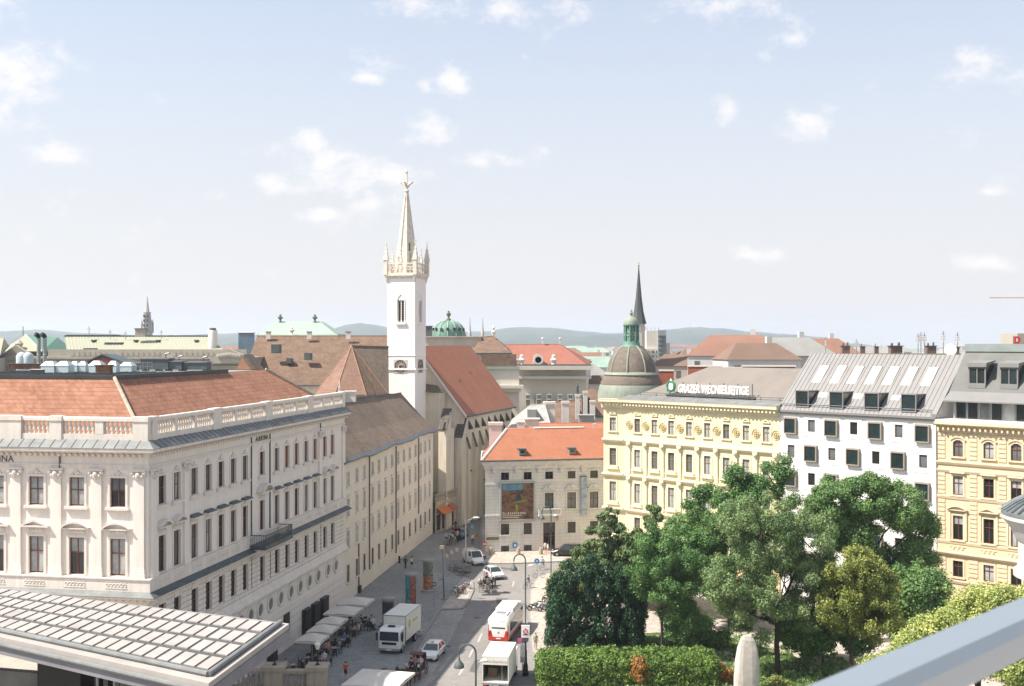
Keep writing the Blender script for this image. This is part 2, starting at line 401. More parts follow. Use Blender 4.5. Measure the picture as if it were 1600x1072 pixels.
def window(F, u, v, w, h, frame=redframe, glassm=None, cols=2, trans=(0.58,), sur=None, surw=0.14, sill=True, rec=0.2, bar=0.07, panes=False, name='window'):
    """frame with mullion and transom, stone surround and sill; its panes are sub-parts"""
    key = (round(w, 2), round(h, 2), frame.name, cols, trans, sur.name if sur else '', surw, sill, rec, bar)
    if key not in WC:
        mb = MB()
        y0, y1 = rec - 0.06, rec + 0.02
        mb.box(-w / 2, -w / 2 + bar, y0, y1, 0, h).box(w / 2 - bar, w / 2, y0, y1, 0, h).box(-w / 2 + bar, w / 2 - bar, y0, y1, 0, bar).box(-w / 2 + bar, w / 2 - bar, y0, y1, h - bar, h)
        for k in range(1, cols): mb.box(-w / 2 + w * k / cols - bar * .45, -w / 2 + w * k / cols + bar * .45, y0 + .01, y1, bar, h - bar)
        for tv in trans: mb.box(-w / 2 + bar, w / 2 - bar, y0 - .01, y1 + .005, h * tv - bar * .5, h * tv + bar * .5)
        if sur:
            mb.mi(1); o = surw; p = -0.07
            mb.box(-w / 2 - o, -w / 2, p, 0.0, 0, h).box(w / 2, w / 2 + o, p, 0.0, 0, h).box(-w / 2 - o, w / 2 + o, p, 0.0, h, h + o)
            if sill: mb.box(-w / 2 - o - .1, w / 2 + o + .1, -0.2, 0.0, -0.16, 0)
        WC[key] = mb.mesh('window', [frame] + ([sur] if sur else []))
    o = F.put(WC[key], name, u, v)
    gm = glassm or gl_mid
    if panes:
        vs = [bar] + [h * tv for tv in trans] + [h - bar]
        for k in range(cols):
            for j in range(len(vs) - 1):
                a, b = -w / 2 + w * k / cols + bar * .5, -w / 2 + w * (k + 1) / cols - bar * .5
                g2 = gm if not isinstance(gm, (list, tuple)) else gm[(k + j * cols) % len(gm)]
                kk = ('p', round(a, 2), round(vs[j], 2), round(vs[j + 1], 2), g2.name, rec, round(w, 2))
                if kk not in WC: WC[kk] = MB().face([(a, rec, vs[j] + bar * .4), (b, rec, vs[j] + bar * .4), (b, rec, vs[j + 1] - bar * .4), (a, rec, vs[j + 1] - bar * .4)]).mesh('pane', g2)
                put(WC[kk], 'pane', o)
    else:
        kk = ('g', round(w, 2), round(h, 2), gm.name, rec)
        if kk not in WC: WC[kk] = MB().face([(-w / 2 + .02, rec, .02), (w / 2 - .02, rec, .02), (w / 2 - .02, rec, h - .02), (-w / 2 + .02, rec, h - .02)]).mesh('pane', gm)
        put(WC[kk], 'pane', o)
    return o
def hole(u, v, w, h): return (u - w / 2, u + w / 2, v, v + h)
def seg_arc(w, rise, n=8):
    r = (w * w / 4 + rise * rise) / (2 * rise); a = math.asin(min(1, w / 2 / r))
    return [(r * math.sin(-a + 2 * a * k / n), r * math.cos(-a + 2 * a * k / n) - (r - rise)) for k in range(n + 1)]
def pediment(F, u, v, w, kind='tri', proj=0.45, mats=None, rise=None, name='pediment'):
    """window hood: triangular, segmental or flat with bevelled ends"""
    key = ('ped', kind, round(w, 2), proj, mats[0].name, rise)
    if key not in WC:
        mb = MB(); t = 0.13
        if kind == 'tri':
            rs = rise or w * 0.24
            mb.extr([(-w / 2, 0, 0), (w / 2, 0, 0), (w / 2, 0, t), (-w / 2, 0, t)], (0, -proj, 0))
            mb.extr([(-w / 2, 0, t), (-w / 2 + .3, 0, t), (0, 0, rs - t), (0, 0, rs + t * .6)], (0, -proj, 0)); mb.extr([(w / 2 - .3, 0, t), (w / 2, 0, t), (0, 0, rs + t * .6), (0, 0, rs - t)], (0, -proj, 0))
            mb.extr([(-w / 2 + .2, 0, t), (w / 2 - .2, 0, t), (0, 0, rs)], (0, -proj * .35, 0))
        elif kind == 'seg':
            rs = rise or w * 0.2; arc = seg_arc(w, rs); arci = seg_arc(w - .3, rs - t)
            mb.extr([(-w / 2, 0, -t * .6), (w / 2, 0, -t * .6), (w / 2, 0, 0.02), (-w / 2, 0, 0.02)], (0, -proj * .8, 0))
            for k in range(len(arc) - 1):
                a, b, c, d = arc[k], arc[k + 1], arci[k + 1], arci[k]
                mb.extr([(d[0], 0, d[1] + .03), (c[0], 0, c[1] + .03), (b[0], 0, b[1] + t * .5), (a[0], 0, a[1] + t * .5)], (0, -proj, 0))
            mb.extr([(x, 0, z + .025) for x, z in arci], (0, -proj * .3, 0))
        else:
            mb.extr([(-w / 2, 0, 0), (w / 2, 0, 0), (w / 2, 0, .14), (-w / 2, 0, .14)], (0, -proj, 0))
            mb.mi(1); mb.loft([(-w / 2, -.003, .14), (w / 2, -.003, .14), (w / 2, -proj, .14), (-w / 2, -proj, .14)], [(-w / 2 + .3, -.003, .36), (w / 2 - .3, -.003, .36), (w / 2 - .3, -.1, .36), (-w / 2 + .3, -.1, .36)])
        WC[key] = mb.mesh(name, mats)
    return F.put(WC[key], name, u, v)
def text(name, body, size, m, parent, loc, rot, ext=0.03, bold=0.0, spacing=1.0, sx=1.0, align='LEFT', width=None):
    c = bpy.data.curves.new(name, 'FONT'); c.body = body; c.size = size; c.extrude = ext; c.offset = bold; c.space_character = spacing; c.align_x = align
    c.materials.append(m)
    t = bpy.data.objects.new(name, c); COL.objects.link(t); bpy.context.view_layer.update()
    me = bpy.data.meshes.new_from_object(t.evaluated_get(bpy.context.evaluated_depsgraph_get())); bpy.data.objects.remove(t)
    o = put(me, name, parent, loc); o.rotation_euler = rot; o.scale = (sx, 1, 1)
    if width: o.scale = (width / max(.1, max(v.co.x for v in me.vertices)), 1, 1)
    return o
# ================================================================ ground, streets, hills
def sheet(name, pts, z, m, kind='structure', parent=None):
    mb = MB().face([(p[0], p[1], z) for p in pts]); o = mb.build(name, m, parent)
    if parent is None: o['kind'] = kind
    return o
def slab(name, pts, z0, z1, m):
    o = MB().prism([(p[0], p[1]) for p in pts], z0, z1).build(name, m); o['kind'] = 'structure'; return o
m_ground = mat('city_ground', (0.17, 0.16, 0.145), 0.95, 0.2, 0.02)
m_asph = paving('asphalt', (0.235, 0.225, 0.215), 0.05, 0.10, 0.9)
m_sett = paving('granite_setts', (0.30, 0.295, 0.28), 0.16, 0.12, 0.85)
m_plaza = paving('plaza_paving', (0.26, 0.27, 0.265), 0.22, 0.12, 0.85)
m_pave = paving('pale_pavement', (0.42, 0.37, 0.325), 0.3, 0.10, 0.9)
m_kerb = mat('granite_kerb', (0.26, 0.25, 0.24), 0.8, 0.15, 2.0)
m_line = mat('worn_road_paint', (0.46, 0.44, 0.41), 0.8, 0.25, 2.5)
m_lawn = mat('lawn_soil', (0.07, 0.11, 0.03), 0.95, 0.3, 0.5)
Z0 = -0.12
sheet('ground', [(-9000, -300), (9000, -300), (9000, 9000), (-9000, 9000)], Z0, m_ground)
g = lambda L: [G(x, y, 0) for x, y in L]
KL = g([(560, 1150), (640, 1027), (686, 953.5), (690, 951.8), (722, 950.5), (731, 940), (738.7, 922), (738, 908), (728, 898), (708, 885), (695, 868), (692, 855), (704, 838), (716, 826), (727, 815), (738, 800), (748, 780)])
KR = g([(850, 1150), (838, 1060), (828, 1000), (826, 950), (829, 915), (842, 900), (872, 891), (930, 884), (1010, 878)])
KT = g([(752, 800), (752, 850), (752, 872), (757, 880), (800, 880), (870, 877), (1000, 868)])
sheet('road', [KL[0]] + list(KL[1:]) + [KT[0], KT[1], KT[2], KT[3], KT[4], KT[5], KT[6], KR[8]] + list(KR[::-1][1:]), Z0 + 0.004, m_asph)
sheet('sett_lane', g([(690, 952.5), (729, 948), (664, 1076), (610, 1150), (565, 1150), (640, 1028)]), Z0 + 0.008, m_sett)
slab('plaza', list(KL) + [Vector((-1, 260, 0)), Vector((-120, 260, 0)), Vector((-120, 40, 0)), Vector((-8, 40, 0))], Z0 - .3, 0, m_plaza)
slab('pavement', list(KR) + [Vector((70, 165, 0)), Vector((90, 30, 0)), Vector((12, 30, 0))], Z0 - .3, 0, m_pave)
slab('museum_pavement', list(KT) + [Vector((40, 200, 0)), Vector((10, 240, 0))], Z0 - .3, 0, m_pave)
pale = g([(690, 950.5), (722, 949.2), (730, 939), (737.3, 922), (736.5, 908), (727, 899), (714, 915)])
sheet('bicycle_bay', pale, 0.004, m_pave)
def kerb(name, line, w=0.3):
    root = bpy.data.objects.new(name, None); COL.objects.link(root); root['kind'] = 'structure'
    me = MB().box(0, 1, -w / 2, w / 2, Z0 - .1, 0.012).mesh('kerb_stone', m_kerb)
    for a, b in zip(line[:-1], line[1:]):
        if (a.y + b.y) / 2 < 98: continue
        L = (b - a).length; n = max(1, round(L / 1.1)); ang = math.atan2(b.y - a.y, b.x - a.x)
        for k in range(n):
            p = a + (b - a) * (k / n); put(me, 'kerb_stone', root, (p.x, p.y, 0), ang, (L / n - .02, 1, 1))
kerb('plaza_kerb', KL); kerb('pavement_kerb', KR); kerb('museum_kerb', KT)
# lane dashes and arrows
for i, (a, b) in enumerate([((801, 917), (803, 908)), ((770, 972), (776, 958)), ((747, 1003), (753, 990)), ((733, 1027), (739, 1015)), ((717, 1055), (726, 1041)), ((704, 1085), (710, 1072))]):
    p, q = G(*a, Z0), G(*b, Z0); d = (q - p).normalized(); n = Vector((-d.y, d.x, 0)) * .1
    o = sheet('lane_dash', [p - n, p + n, q + n, q - n], Z0 + 0.012, m_line)
for i, (x0, x1, y) in enumerate([(704, 708, 866), (712, 716, 862), (696, 699, 872)]):
    p = G(x0, y, Z0)
    sheet('crossing_stripe', [p, p + Vector((.45, 0, 0)), p + Vector((.2, 3.2, 0)), p + Vector((-.25, 3.2, 0))], Z0 + 0.012, m_line)
mb_lawn = g([(1000, 990), (1110, 985), (1180, 1010), (1330, 1030), (1330, 1120), (1160, 1120), (1145, 1013), (985, 1011)])
slab('lawn', mb_lawn, -.1, 0.03, m_lawn)
slab('lawn', [Vector((24, 60, 0)), Vector((60, 60, 0)), Vector((52, 104, 0)), Vector((28, 103, 0))], -.1, 0.03, m_lawn)
sheet('park_path', g([(1010, 962), (1110, 955), (1240, 985), (1360, 1045), (1360, 1075), (1330, 1060), (1200, 1010), (1110, 985), (1030, 985)]), 0.034, m_pave)
for x, y, z in ((700, 1010, Z0 + .013), (745, 965, Z0 + .013), (790, 925, Z0 + .013), (655, 960, .005), (600, 1045, .005), (690, 905, .005), (850, 920, .005)):
    p = G(x, y, z); tag(MB().lathe([(.34, -.01), (.34, .004), (.3, .006)], 16).build('manhole_cover', mat('cast_iron_cover', (.07, .068, .065), .6, .2, 5), None, tuple(p)), kind='structure')
m_pat = paving('newer_asphalt_patch', (.125, .12, .118), .05, .1, .9)
for q in (((742, 1030), (752, 1032), (744, 1052), (733, 1049)), ((775, 935), (792, 935), (794, 942), (776, 943)), ((770, 885), (800, 888), (800, 891), (770, 888))): sheet('asphalt_patch', [G(x, y, Z0) for x, y in q], Z0 + .009, m_pat)
# distant wooded hills
CREST = [(-400, 522), (0, 518), (60, 516), (130, 521), (250, 525), (340, 522), (380, 521), (430, 527), (500, 521), (545, 508.5), (572, 507), (620, 514), (690, 520), (760, 518), (800, 512.5), (860, 513.5), (920, 518.5), (950, 521.5), (990, 519.5), (1040, 516), (1090, 512.5), (1130, 514), (1170, 518.5), (1230, 522.5), (1290, 527), (1330, 538), (1420, 545), (2100, 548)]
def crest(px):
    for (a, b), (c, d) in zip(CREST[:-1], CREST[1:]):
        if px <= c:
            t = max(0, (px - a) / (c - a)); t = t * t * (3 - 2 * t); return b + (d - b) * t
    return CREST[-1][1]
from mathutils import noise as mn
mb = MB(); NX, NY = 220, 34
for j in range(NY + 1):
    Y = 2300 + 5200 * j / NY
    for i in range(NX + 1):
        px = -500 + 2600 * i / NX
        top = CH + (CY - crest(px)) / FP * 7000
        t = (Y - 2300) / 4700; s = min(1, max(0, t)); s = s * s * (3 - 2 * s)
        nz = mn.fractal(Vector((px * 0.010, Y * 0.0011, 0)), 1.0, 2.0, 4) * (1 - s) * 30 * s * 4 + mn.fractal(Vector((px * .06, Y * .006, 5)), 1, 2, 3) * 3.0 * s
        z = -0.5 + max(0, top) * s + nz
        if Y > 7000: z -= (Y - 7000) * .2
        mb.v.append(((px - CX) / FP * Y, Y, z))
for j in range(NY):
    for i in range(NX):
        a = j * (NX + 1) + i; mb.f.append((a, a + 1, a + NX + 2, a + NX + 1)); mb.m.append(0)
m_hill = mat('wooded_hillside', (0.065, 0.085, 0.06), 0.95, 0.3, 0.004, col2=(0.03, 0.045, 0.038))
tag(mb.build('hills', m_hill, smooth=True), kind='structure')
# ================================================================ the museum palace on the left
m_tile_red = tiles('weathered_red_tiles', [(0.13, 0.05, 0.032), (0.27, 0.105, 0.06), (0.36, 0.155, 0.09), (0.40, 0.21, 0.135)], 0.34, 0.25, patch=0.6, bump=1.0)
ACX, ACY = -28.7, 89.5
PAL = thing('museum_palace', 'cream neoclassical museum palace with red tiled roof and white roof balustrade on the left', 'palace', (ACX, ACY, 0))
FS = Fac(PAL, ACX, ACY, 80)                     # street front
FLn = 26.0
a10 = R(-10)
FF = Fac(PAL, ACX - FLn * math.cos(a10), ACY - FLn * math.sin(a10), -10)   # square front, corner at u = FLn
SL = 48.5
S_WIN = [FS.upx(x) for x in (252.5, 276, 303, 325, 345, 364, 382.5, 409, 432, 448, 463, 478, 492, 507, 519)]
F_WIN = [FLn - s for s in (2.6, 6.14, 9.68, 13.2, 16.75, 20.3, 23.8)]
ZB = 12.35          # top of the rusticated storey
TRIM = [cream_d]
rnd = random.Random(3)
# walls
fh = []
for u in F_WIN: fh += [hole(u, 18.98, 1.32, 2.3), hole(u, 13.52, 1.32, 2.95)]
wall(FF, 'front_wall', cream, 0, FLn, 5.0, 23.6, fh)
sh = []
for i, u in enumerate(S_WIN):
    sh += [hole(u, 18.98, 1.2, 2.3), hole(u, 13.52, 1.2, 2.95), hole(u, 8.45, 1.2, 2.45)]
wall(FS, 'street_wall', cream, 0, SL, 0, 23.6, sh)
# closing walls and core
mb = MB(); mb.face([FS.loc(SL, 0, 0), FS.loc(SL, 0, -22), FS.loc(SL, 23.6, -22), FS.loc(SL, 23.6, 0)]); mb.build('end_wall', cream, PAL)
mb = MB(); mb.face([FF.loc(0, 0, 0), FF.loc(0, 23.6, 0), FF.loc(0, 23.6, -30), FF.loc(0, 0, -30)]); mb.build('end_wall', cream, PAL)
# cornice, frieze, architrave
CORN = [(0, 22.95), (0.16, 22.95), (0.16, 23.2), (0.75, 23.4), (0.85, 23.45), (0.85, 23.66), (0, 23.66)]
for F, L, m0, m1 in ((FF, FLn, 0, 1), (FS, SL, 1, 0)):
    mould(F, 'cornice', cream_d, 0, L, CORN, m0, m1)
    mould(F, 'architrave', cream_d, 0, L, [(0, 22.0), (.07, 22.0), (.07, 22.18), (.12, 22.22), (.12, 22.34), (0, 22.34)], m0, m1)
    mould(F, 'sloping_gutter_roof', zinc, 0, L, [(0.0, 23.665), (.9, 23.665), (.9, 23.71), (0.05, 24.3), (0, 24.3)], m0, m1)
    mould(F, 'sill_parapet', cream_d, 0, L, [(0, ZB), (.28, ZB), (.28, 13.28), (.36, 13.3), (.36, 13.42), (0, 13.42)], m0, m1)
    mould(F, 'ledge_roof', zinc_d if F is FS else zinc, 0, L, [(0, 12.12), (.95, 12.0), (.95, 12.06), (.29, 12.34), (0, 12.34)], m0, m1)
    mould(F, 'ledge', cream_d, 0, L, [(0, 11.55), (.2, 11.55), (.25, 11.75), (.8, 11.85), (.9, 11.9), (.9, 11.995), (0, 12.11)], m0, m1)
    mould(F, 'parapet_base', white_st, 0, L, [(-.42, 24.22), (.02, 24.22), (.02, 24.75), (-.42, 24.75)], m0, m1)
    mould(F, 'parapet_rail', white_st, 0, L, [(-.46, 25.78), (.08, 25.78), (.08, 26.0), (.0, 26.1), (-.4, 26.1), (-.46, 26.0)], m0, m1)
seam = MB().extr([(-.02, -.06, 24.28), (.02, -.06, 24.28), (.02, -.06, 24.33), (-.02, -.06, 24.33)], (0, 0, .0)); seam = MB()
seam.loft([(-.02, -.89, 23.70), (.02, -.89, 23.70), (.02, -.89, 23.76), (-.02, -.89, 23.76)], [(-.02, -.05, 24.27), (.02, -.05, 24.27), (.02, -.05, 24.34), (-.02, -.05, 24.34)])
seam_me = seam.mesh('roof_seam', zinc_d)
for F, L in ((FF, FLn), (FS, SL)):
    k = 0.55
    while k < L - .1: F.put(seam_me, 'roof_seam', k); k += 0.92
# dentils under the cornice
dent = MB().box(-.1, .1, -.42, -.15, 22.98, 23.2).mesh('dentil', cream_d)
for F, L in ((FF, FLn), (FS, SL)):
    k = (12.5 if F is FF else .3)
    while k < L: F.put(dent, 'dentil', k); k += 0.5
dent2 = MB().box(-.12, .12, -.5, -.2, 11.6, 11.78).mesh('dentil', cream_d)
for F, L in ((FF, FLn), (FS, SL)):
    k = (12.5 if F is FF else .3)
    while k < L: F.put(dent2, 'dentil', k); k += 0.6
# roof balustrade
bal_me = MB().lathe([(.09, 24.75), (.13, 24.8), (.06, 24.88), (.07, 24.95), (.16, 25.15), (.14, 25.3), (.07, 25.5), (.06, 25.62), (.12, 25.68), (.12, 25.78)], 8).mesh('baluster', white_st, True)
ped_cache = {}
def pedestal(F, u0, u1, big=False):
    F.put(MB().box(u0, u1, -.1 if big else -.03, .44, 24.75 if not big else 23.9, 25.78).mesh('pedestal', white_st), 'pedestal')
    if big: F.put(MB().box(u0 - .06, u1 + .06, -.16, .5, 25.78, 26.16).mesh('pedestal_cap', white_st), 'pedestal_cap')
def balrun(F, u0, u1, step=0.36):
    n = max(2, int((u1 - u0) / step))
    for k in range(n): F.put(bal_me, 'baluster', u0 + (k + .5) * (u1 - u0) / n, 0, -.2)
segF = [(0, 1.3, 1), (3.85, 4.55, 0), (7.45, 8.5, 1), (11.0, 13.6, 1), (17, 18, 1), (21, 21.7, 0), (24.6, 26, 1)]
for k, (a, b, big) in enumerate(segF): pedestal(FF, FLn - b, FLn - a, bool(big))
for (a, b, _), (c, d, _) in zip(segF[:-1], segF[1:]): balrun(FF, FLn - c + .08, FLn - b - .08)
segS = [(.5, 1.4, 1)]; k = 1.4
while k < SL - 6:
    k += 3.1; segS.append((k, k + (.5 if len(segS) % 3 else 1.7), 0 if len(segS) % 3 else 1)); k = segS[-1][1]
segS.append((SL - 1.0, SL, 1))
for (a, b, big) in segS: pedestal(FS, a, b, bool(big))
for (a, b, _), (c, d, _) in zip(segS[:-1], segS[1:]): balrun(FS, b + .05, c - .05, 0.4)
# windows
orn = MB()
for (x, z, r) in ((-.34, .05, .1), (-.17, .14, .12), (0, .24, .14), (.17, .14, .12), (.34, .05, .1), (0, .05, .13)): orn.ball((x, -.06, z), r, 6, (1, .6, 1))
orn_me = orn.mesh('keystone_ornament', cream_d, True)
frz = MB().box(-.75, .75, -.07, 0, 0, .32)
for k in range(7): frz.ball((-.6 + .2 * k, -.09, .16 + .06 * (k % 2)), .11, 6, (1, .6, 1))
frz_me = frz.mesh('relief_panel', cream_d)
ring = MB().box(-.95, .95, -.31, -.25, 12.56, 12.62).box(-.95, .95, -.31, -.25, 13.1, 13.16)
for k in range(6): ring.torus((-.75 + .3 * k, -.29, 12.86), (0, 1, 0), .12, .035, 10, 4)
ring_me = ring.mesh('parapet_relief', cream_d)
brk = MB().box(-1.0, 1.0, -.24, 0, -.2, 0).box(-.85, .85, -.1, 0, -.34, -.2).mesh('sill', cream_d)
cur = [gl_curt, gl_curt, gl_curt, gl_curt]; half = [gl_curt, gl_curt, gl_mid, gl_mid]; drk = [gl_dark, gl_dark, gl_mid, gl_mid]
gF = [(drk, cur), (cur, [gl_dark, gl_dark, gl_curt, gl_curt]), (cur, cur), (cur, [gl_dark, gl_dark, gl_curt, gl_curt]), (cur, cur), (half, cur), (cur, cur)]
for i, u in enumerate(F_WIN):
    window(FF, u, 18.98, 1.32, 2.3, redframe, gF[i][0], trans=(.56,), sur=cream_d, surw=.2, sill=False, panes=True)
    window(FF, u, 13.52, 1.32, 2.95, redframe, gF[i][1], trans=(.60,), sur=cream_d, surw=.2, sill=False, panes=True)
    FF.put(brk, 'sill', u, 18.94); FF.put(orn_me, 'keystone_ornament', u, 21.52)
    pediment(FF, u, 17.25, 2.5, 'tri' if i in (2, 3) else 'seg', .42, TRIM)
    FF.put(frz_me, 'relief_panel', u, 16.82); FF.put(ring_me, 'parapet_relief', u)
for i, u in enumerate(S_WIN):
    gm = lambda: rnd.choice([gl_mid, gl_dark, gl_curt, gl_mid])
    window(FS, u, 18.98, 1.2, 2.3, redframe, gl_orange if i >= 9 and i != 11 else gm(), trans=(.56,), sur=cream_d, surw=.18, sill=False)
    window(FS, u, 13.52, 1.2, 2.95, redframe, gm(), trans=(.60,), sur=cream_d, surw=.18, sill=False)
    window(FS, u, 8.45, 1.2, 2.45, brownframe, gl_dark, trans=(.6,), sur=None)
    FS.put(brk, 'sill', u, 18.94); FS.put(orn_me, 'keystone_ornament', u, 21.5)
    if i in (0, 1, 13, 14): pediment(FS, u, 17.2, 2.15, 'seg', .55, [cream_d], .5)
    elif i == 7: pediment(FS, u, 17.35, 2.9, 'seg', .8, [cream_d], .75)
    else: pediment(FS, u, 17.0, 2.0, 'flat', .55, [cream_d, zinc_d])
    FS.put(frz_me, 'relief_panel', u, 16.65)
    FS.put(ring_me, 'parapet_relief', u)
# pilasters with carved capitals
pil = MB().box(-.46, .46, -.17, 0, 14.2, 21.4).box(-.56, .56, -.26, 0, 13.42, 13.75).box(-.52, .52, -.22, 0, 13.75, 14.0).box(-.49, .49, -.19, 0, 14.0, 14.2)
cap = MB().box(-.6, .6, -.3, 0, 21.85, 22.0)
for s in (-1, 1): cap.ball((s * .5, -.2, 21.7), .17, 8).ball((s * .32, -.22, 21.45), .14, 8).ball((s * .16, -.22, 21.33), .12, 8)
cap.ball((0, -.24, 21.55), .24, 8).ball((0, -.22, 21.27), .12, 8).box(-.46, .46, -.17, 0, 21.4, 21.85)
pil_me, cap_me = pil.mesh('pilaster', cream), cap.mesh('capital', cream_d, 'auto')
for s in (.75, 4.4, 7.9, 11.45, 15, 18.5, 22.1):
    p = FF.put(pil_me, 'pilaster', FLn - s); put(cap_me, 'capital', p)
for u in (.75, (S_WIN[1] + S_WIN[2]) / 2, (S_WIN[6] + S_WIN[7]) / 2, (S_WIN[7] + S_WIN[8]) / 2, (S_WIN[12] + S_WIN[13]) / 2, SL - .6):
    if 10 < u < 36: continue
    p = FS.put(pil_me, 'pilaster', u); put(cap_me, 'capital', p)
# rusticated storey on the street: blocks between the windows
edges = [0.0] + [x for u in S_WIN for x in (u - .62, u + .62)] + [SL]
blk = MB().box(0, 1, -.09, 0, .04, .42).mesh('stone_block', cream_d)
for k in range(0, len(edges), 2):
    w_ = edges[k + 1] - edges[k]
    if w_ < .2: continue
    for j in range(7): FS.put(blk, 'stone_block', edges[k], 8.35 + j * .455, 0, (w_, 1, 1))
for k in range(0, len(edges) - 1):
    if k % 2: FS.put(MB().box(edges[k] + .02, edges[k + 1] - .02, -.12, 0, 10.95, 11.5).mesh('lintel_block', cream_d), 'lintel_block')
FS.put(MB().box(0, SL, -.14, 0, 8.0, 8.36).mesh('sill_band', cream_d), 'sill_band')
mould(FS, 'sloping_plinth_band', cream_d, 0, SL, [(0, 6.9), (.35, 6.9), (.5, 7.05), (.5, 7.25), (.14, 7.95), (0, 7.95)], 1, 0)
mould(FF, 'sloping_plinth_band', cream_d, 0, FLn, [(0, 6.9), (.35, 6.9), (.5, 7.05), (.5, 7.25), (.14, 7.95), (0, 7.95)], 0, 1)
for j in range(8):
    FF.put(MB().box(0, FLn + .09, -.09, 0, .04, .42).mesh('stone_course', cream_d), 'stone_course', 0, 8.0 + j * .455)
# plain base with joints and round windows
for j in range(6): FS.put(MB().box(0, SL, -.07, 0, .035, .72).mesh('stone_course', cream), 'stone_course', 0, .0 + j * .75)
rw = MB().torus((0, 0, 0), (0, 1, 0), .74, .17, 24, 6).mesh('round_window', cream_d, True)
rg = MB().wheel((0, -.02, 0), (0, 1, 0), .66, .04, 24).mesh('pane', mat('grey_net_glass', (.16, .165, .16), .3, .15, 2))
for x in (360, 375, 391, 406, 422, 438, 454, 468.5, 483, 496.6, 512, 524):
    u = FS.upx(x); o = FS.put(rw, 'round_window', u, 5.72); put(rg, 'pane', o)
sh_me = MB().box(-.85, .85, -.55, -.08, 0, 2.9).box(-.92, .92, -.6, -.08, 2.9, 3.05).mesh('door', black)
for x in (421, 475, 489, 503):
    FS.put(sh_me, 'door', FS.upx(x))
pc = MB().box(-.75, .75, -.2, -.08, 1.0, 3.8).mi(1).box(-.6, .6, -.22, -.2, 1.15, 3.65).mesh('poster_case', [black, mat('dark_poster', (.06, .03, .025), .4, .5, 2.0)])
FS.put(pc, 'poster_case', FS.upx(446))
# balcony above the street in the middle
bu = S_WIN[7]
FS.put(MB().loft([(bu - 3.6, -.3, 12.35), (bu + 3.6, -.3, 12.35), (bu + 3.6, -1.9, 12.2), (bu - 3.6, -1.9, 12.2)], [(bu - 3.6, -.3, 12.6), (bu + 3.6, -.3, 12.6), (bu + 3.6, -1.9, 12.6), (bu - 3.6, -1.9, 12.6)]).mesh('balcony', zinc_d), 'balcony')
FS.put(MB().loft([(bu - 3.5, -.3, 11.4), (bu + 3.5, -.3, 11.4), (bu + 3.5, -.8, 11.4), (bu - 3.5, -.8, 11.4)], [(bu - 3.5, -.3, 12.2), (bu + 3.5, -.3, 12.2), (bu + 3.5, -1.8, 12.2), (bu - 3.5, -1.8, 12.2)]).mesh('balcony_bracket', cream_d), 'balcony_bracket')
mb = MB()
for k in range(33):
    x = bu - 3.5 + 7 * k / 32; mb.box(x - .02, x + .02, -1.84, -1.8, 12.6, 13.55)
for k in range(9):
    for s in (-3.5, 3.5): mb.box(bu + s - .02, bu + s + .02, -1.8 + k * .18, -1.77 + k * .18, 12.6, 13.55)
mb.box(bu - 3.55, bu + 3.55, -1.87, -1.77, 13.55, 13.62).box(bu - 3.55, bu - 3.45, -1.87, -.3, 13.55, 13.62).box(bu + 3.45, bu + 3.55, -1.87, -.3, 13.55, 13.62)
for k in range(10): mb.torus((bu - 3.2 + .7 * k, -1.83, 13.1), (0, 1, 0), .22, .03, 10, 4)
FS.build(mb, 'balcony_railing', iron)
# lettering cut in the frieze
uI = FF.upx(21)
text('frieze_lettering', 'ALBERTINA', .72, letter, PAL, FF.loc(uI - 4.75 + .75, 22.42, .02), (R(90), 0, FF.a), .02, .0, 1.05, 1.05)
text('frieze_lettering', 'ALBERTINA', .62, letter, PAL, FS.loc(FS.upx(399), 22.4, .02), (R(90), 0, FS.a), .02)
mb = MB().box(-.05, .05, -.12, -.02, 8.4, 23.0)
dp = mb.mesh('downpipe', zinc_d)
for u in (FS.upx(392), FS.upx(421), FS.upx(500)): FS.put(dp, 'downpipe', u)
FF.put(dp, 'downpipe', FF.upx(94))
# hipped tile roof behind the balustrade, flat metal deck behind the ridge
def rp(u, w, z): return Vector(FS.loc(u, z, -w))        # w = distance inward from the street face; u from the square face
D0, D1, ze, zr = 1.2, 6.6, 24.6, 28.95
FLn2 = 26
mb = MB()
mb.face([rp(D0, D0, ze), rp(SL - 1.6, D0, ze), rp(SL - 8.5, D1, zr), rp(D1, D1, zr)])
mb.face([rp(D0, FLn2, ze), rp(D0, D0, ze), rp(D1, D1, zr), rp(D1, FLn2, zr)])
mb.face([rp(SL - 1.6, D0, ze), rp(SL - 1.6, 22, ze), rp(SL - 8.5, 22, zr), rp(SL - 8.5, D1, zr)])
roof = mb.build('tiled_roof', m_tile_red, PAL)
mb = MB()
mb.tube([rp(D0, D0, ze + .05), rp(D1, D1, zr + .08)], .16, 6).tube([rp(SL - 1.6, D0, ze + .05), rp(SL - 8.5, D1, zr + .08)], .15, 6)
mb.tube([rp(D1, FLn2, zr + .05), rp(D1, D1, zr + .05)], .13, 6)
mb.build('hip_ridge', mat('ridge_mortar', (.42, .36, .29), .9, .2, 2), roof)
mb = MB(); mb.face([rp(0, 0.4, 24.25), rp(SL, .4, 24.25), rp(SL, D0 + .3, 24.4), rp(0, D0 + .3, 24.4)]); mb.face([rp(.4, 0, 24.26), rp(.4, FLn2, 24.26), rp(D0 + .3, FLn2, 24.41), rp(D0 + .3, 0, 24.41)]); mb.build('roof_gutter', zinc_d, PAL)
mb = MB(); deck = [rp(D1 + .15, D1 + .15, 0), rp(D1 + .15, FLn2, 0), rp(SL - 9, FLn2, 0), rp(SL - 9, D1 + .15, 0)]
mb.prism([(p.x, p.y) for p in deck], 26, 28.9); m_deck = mat('grey_metal_deck', (.27, .29, .28), .55, .15, .5, metal=.2); dk = mb.build('flat_roof_deck', m_deck, PAL)
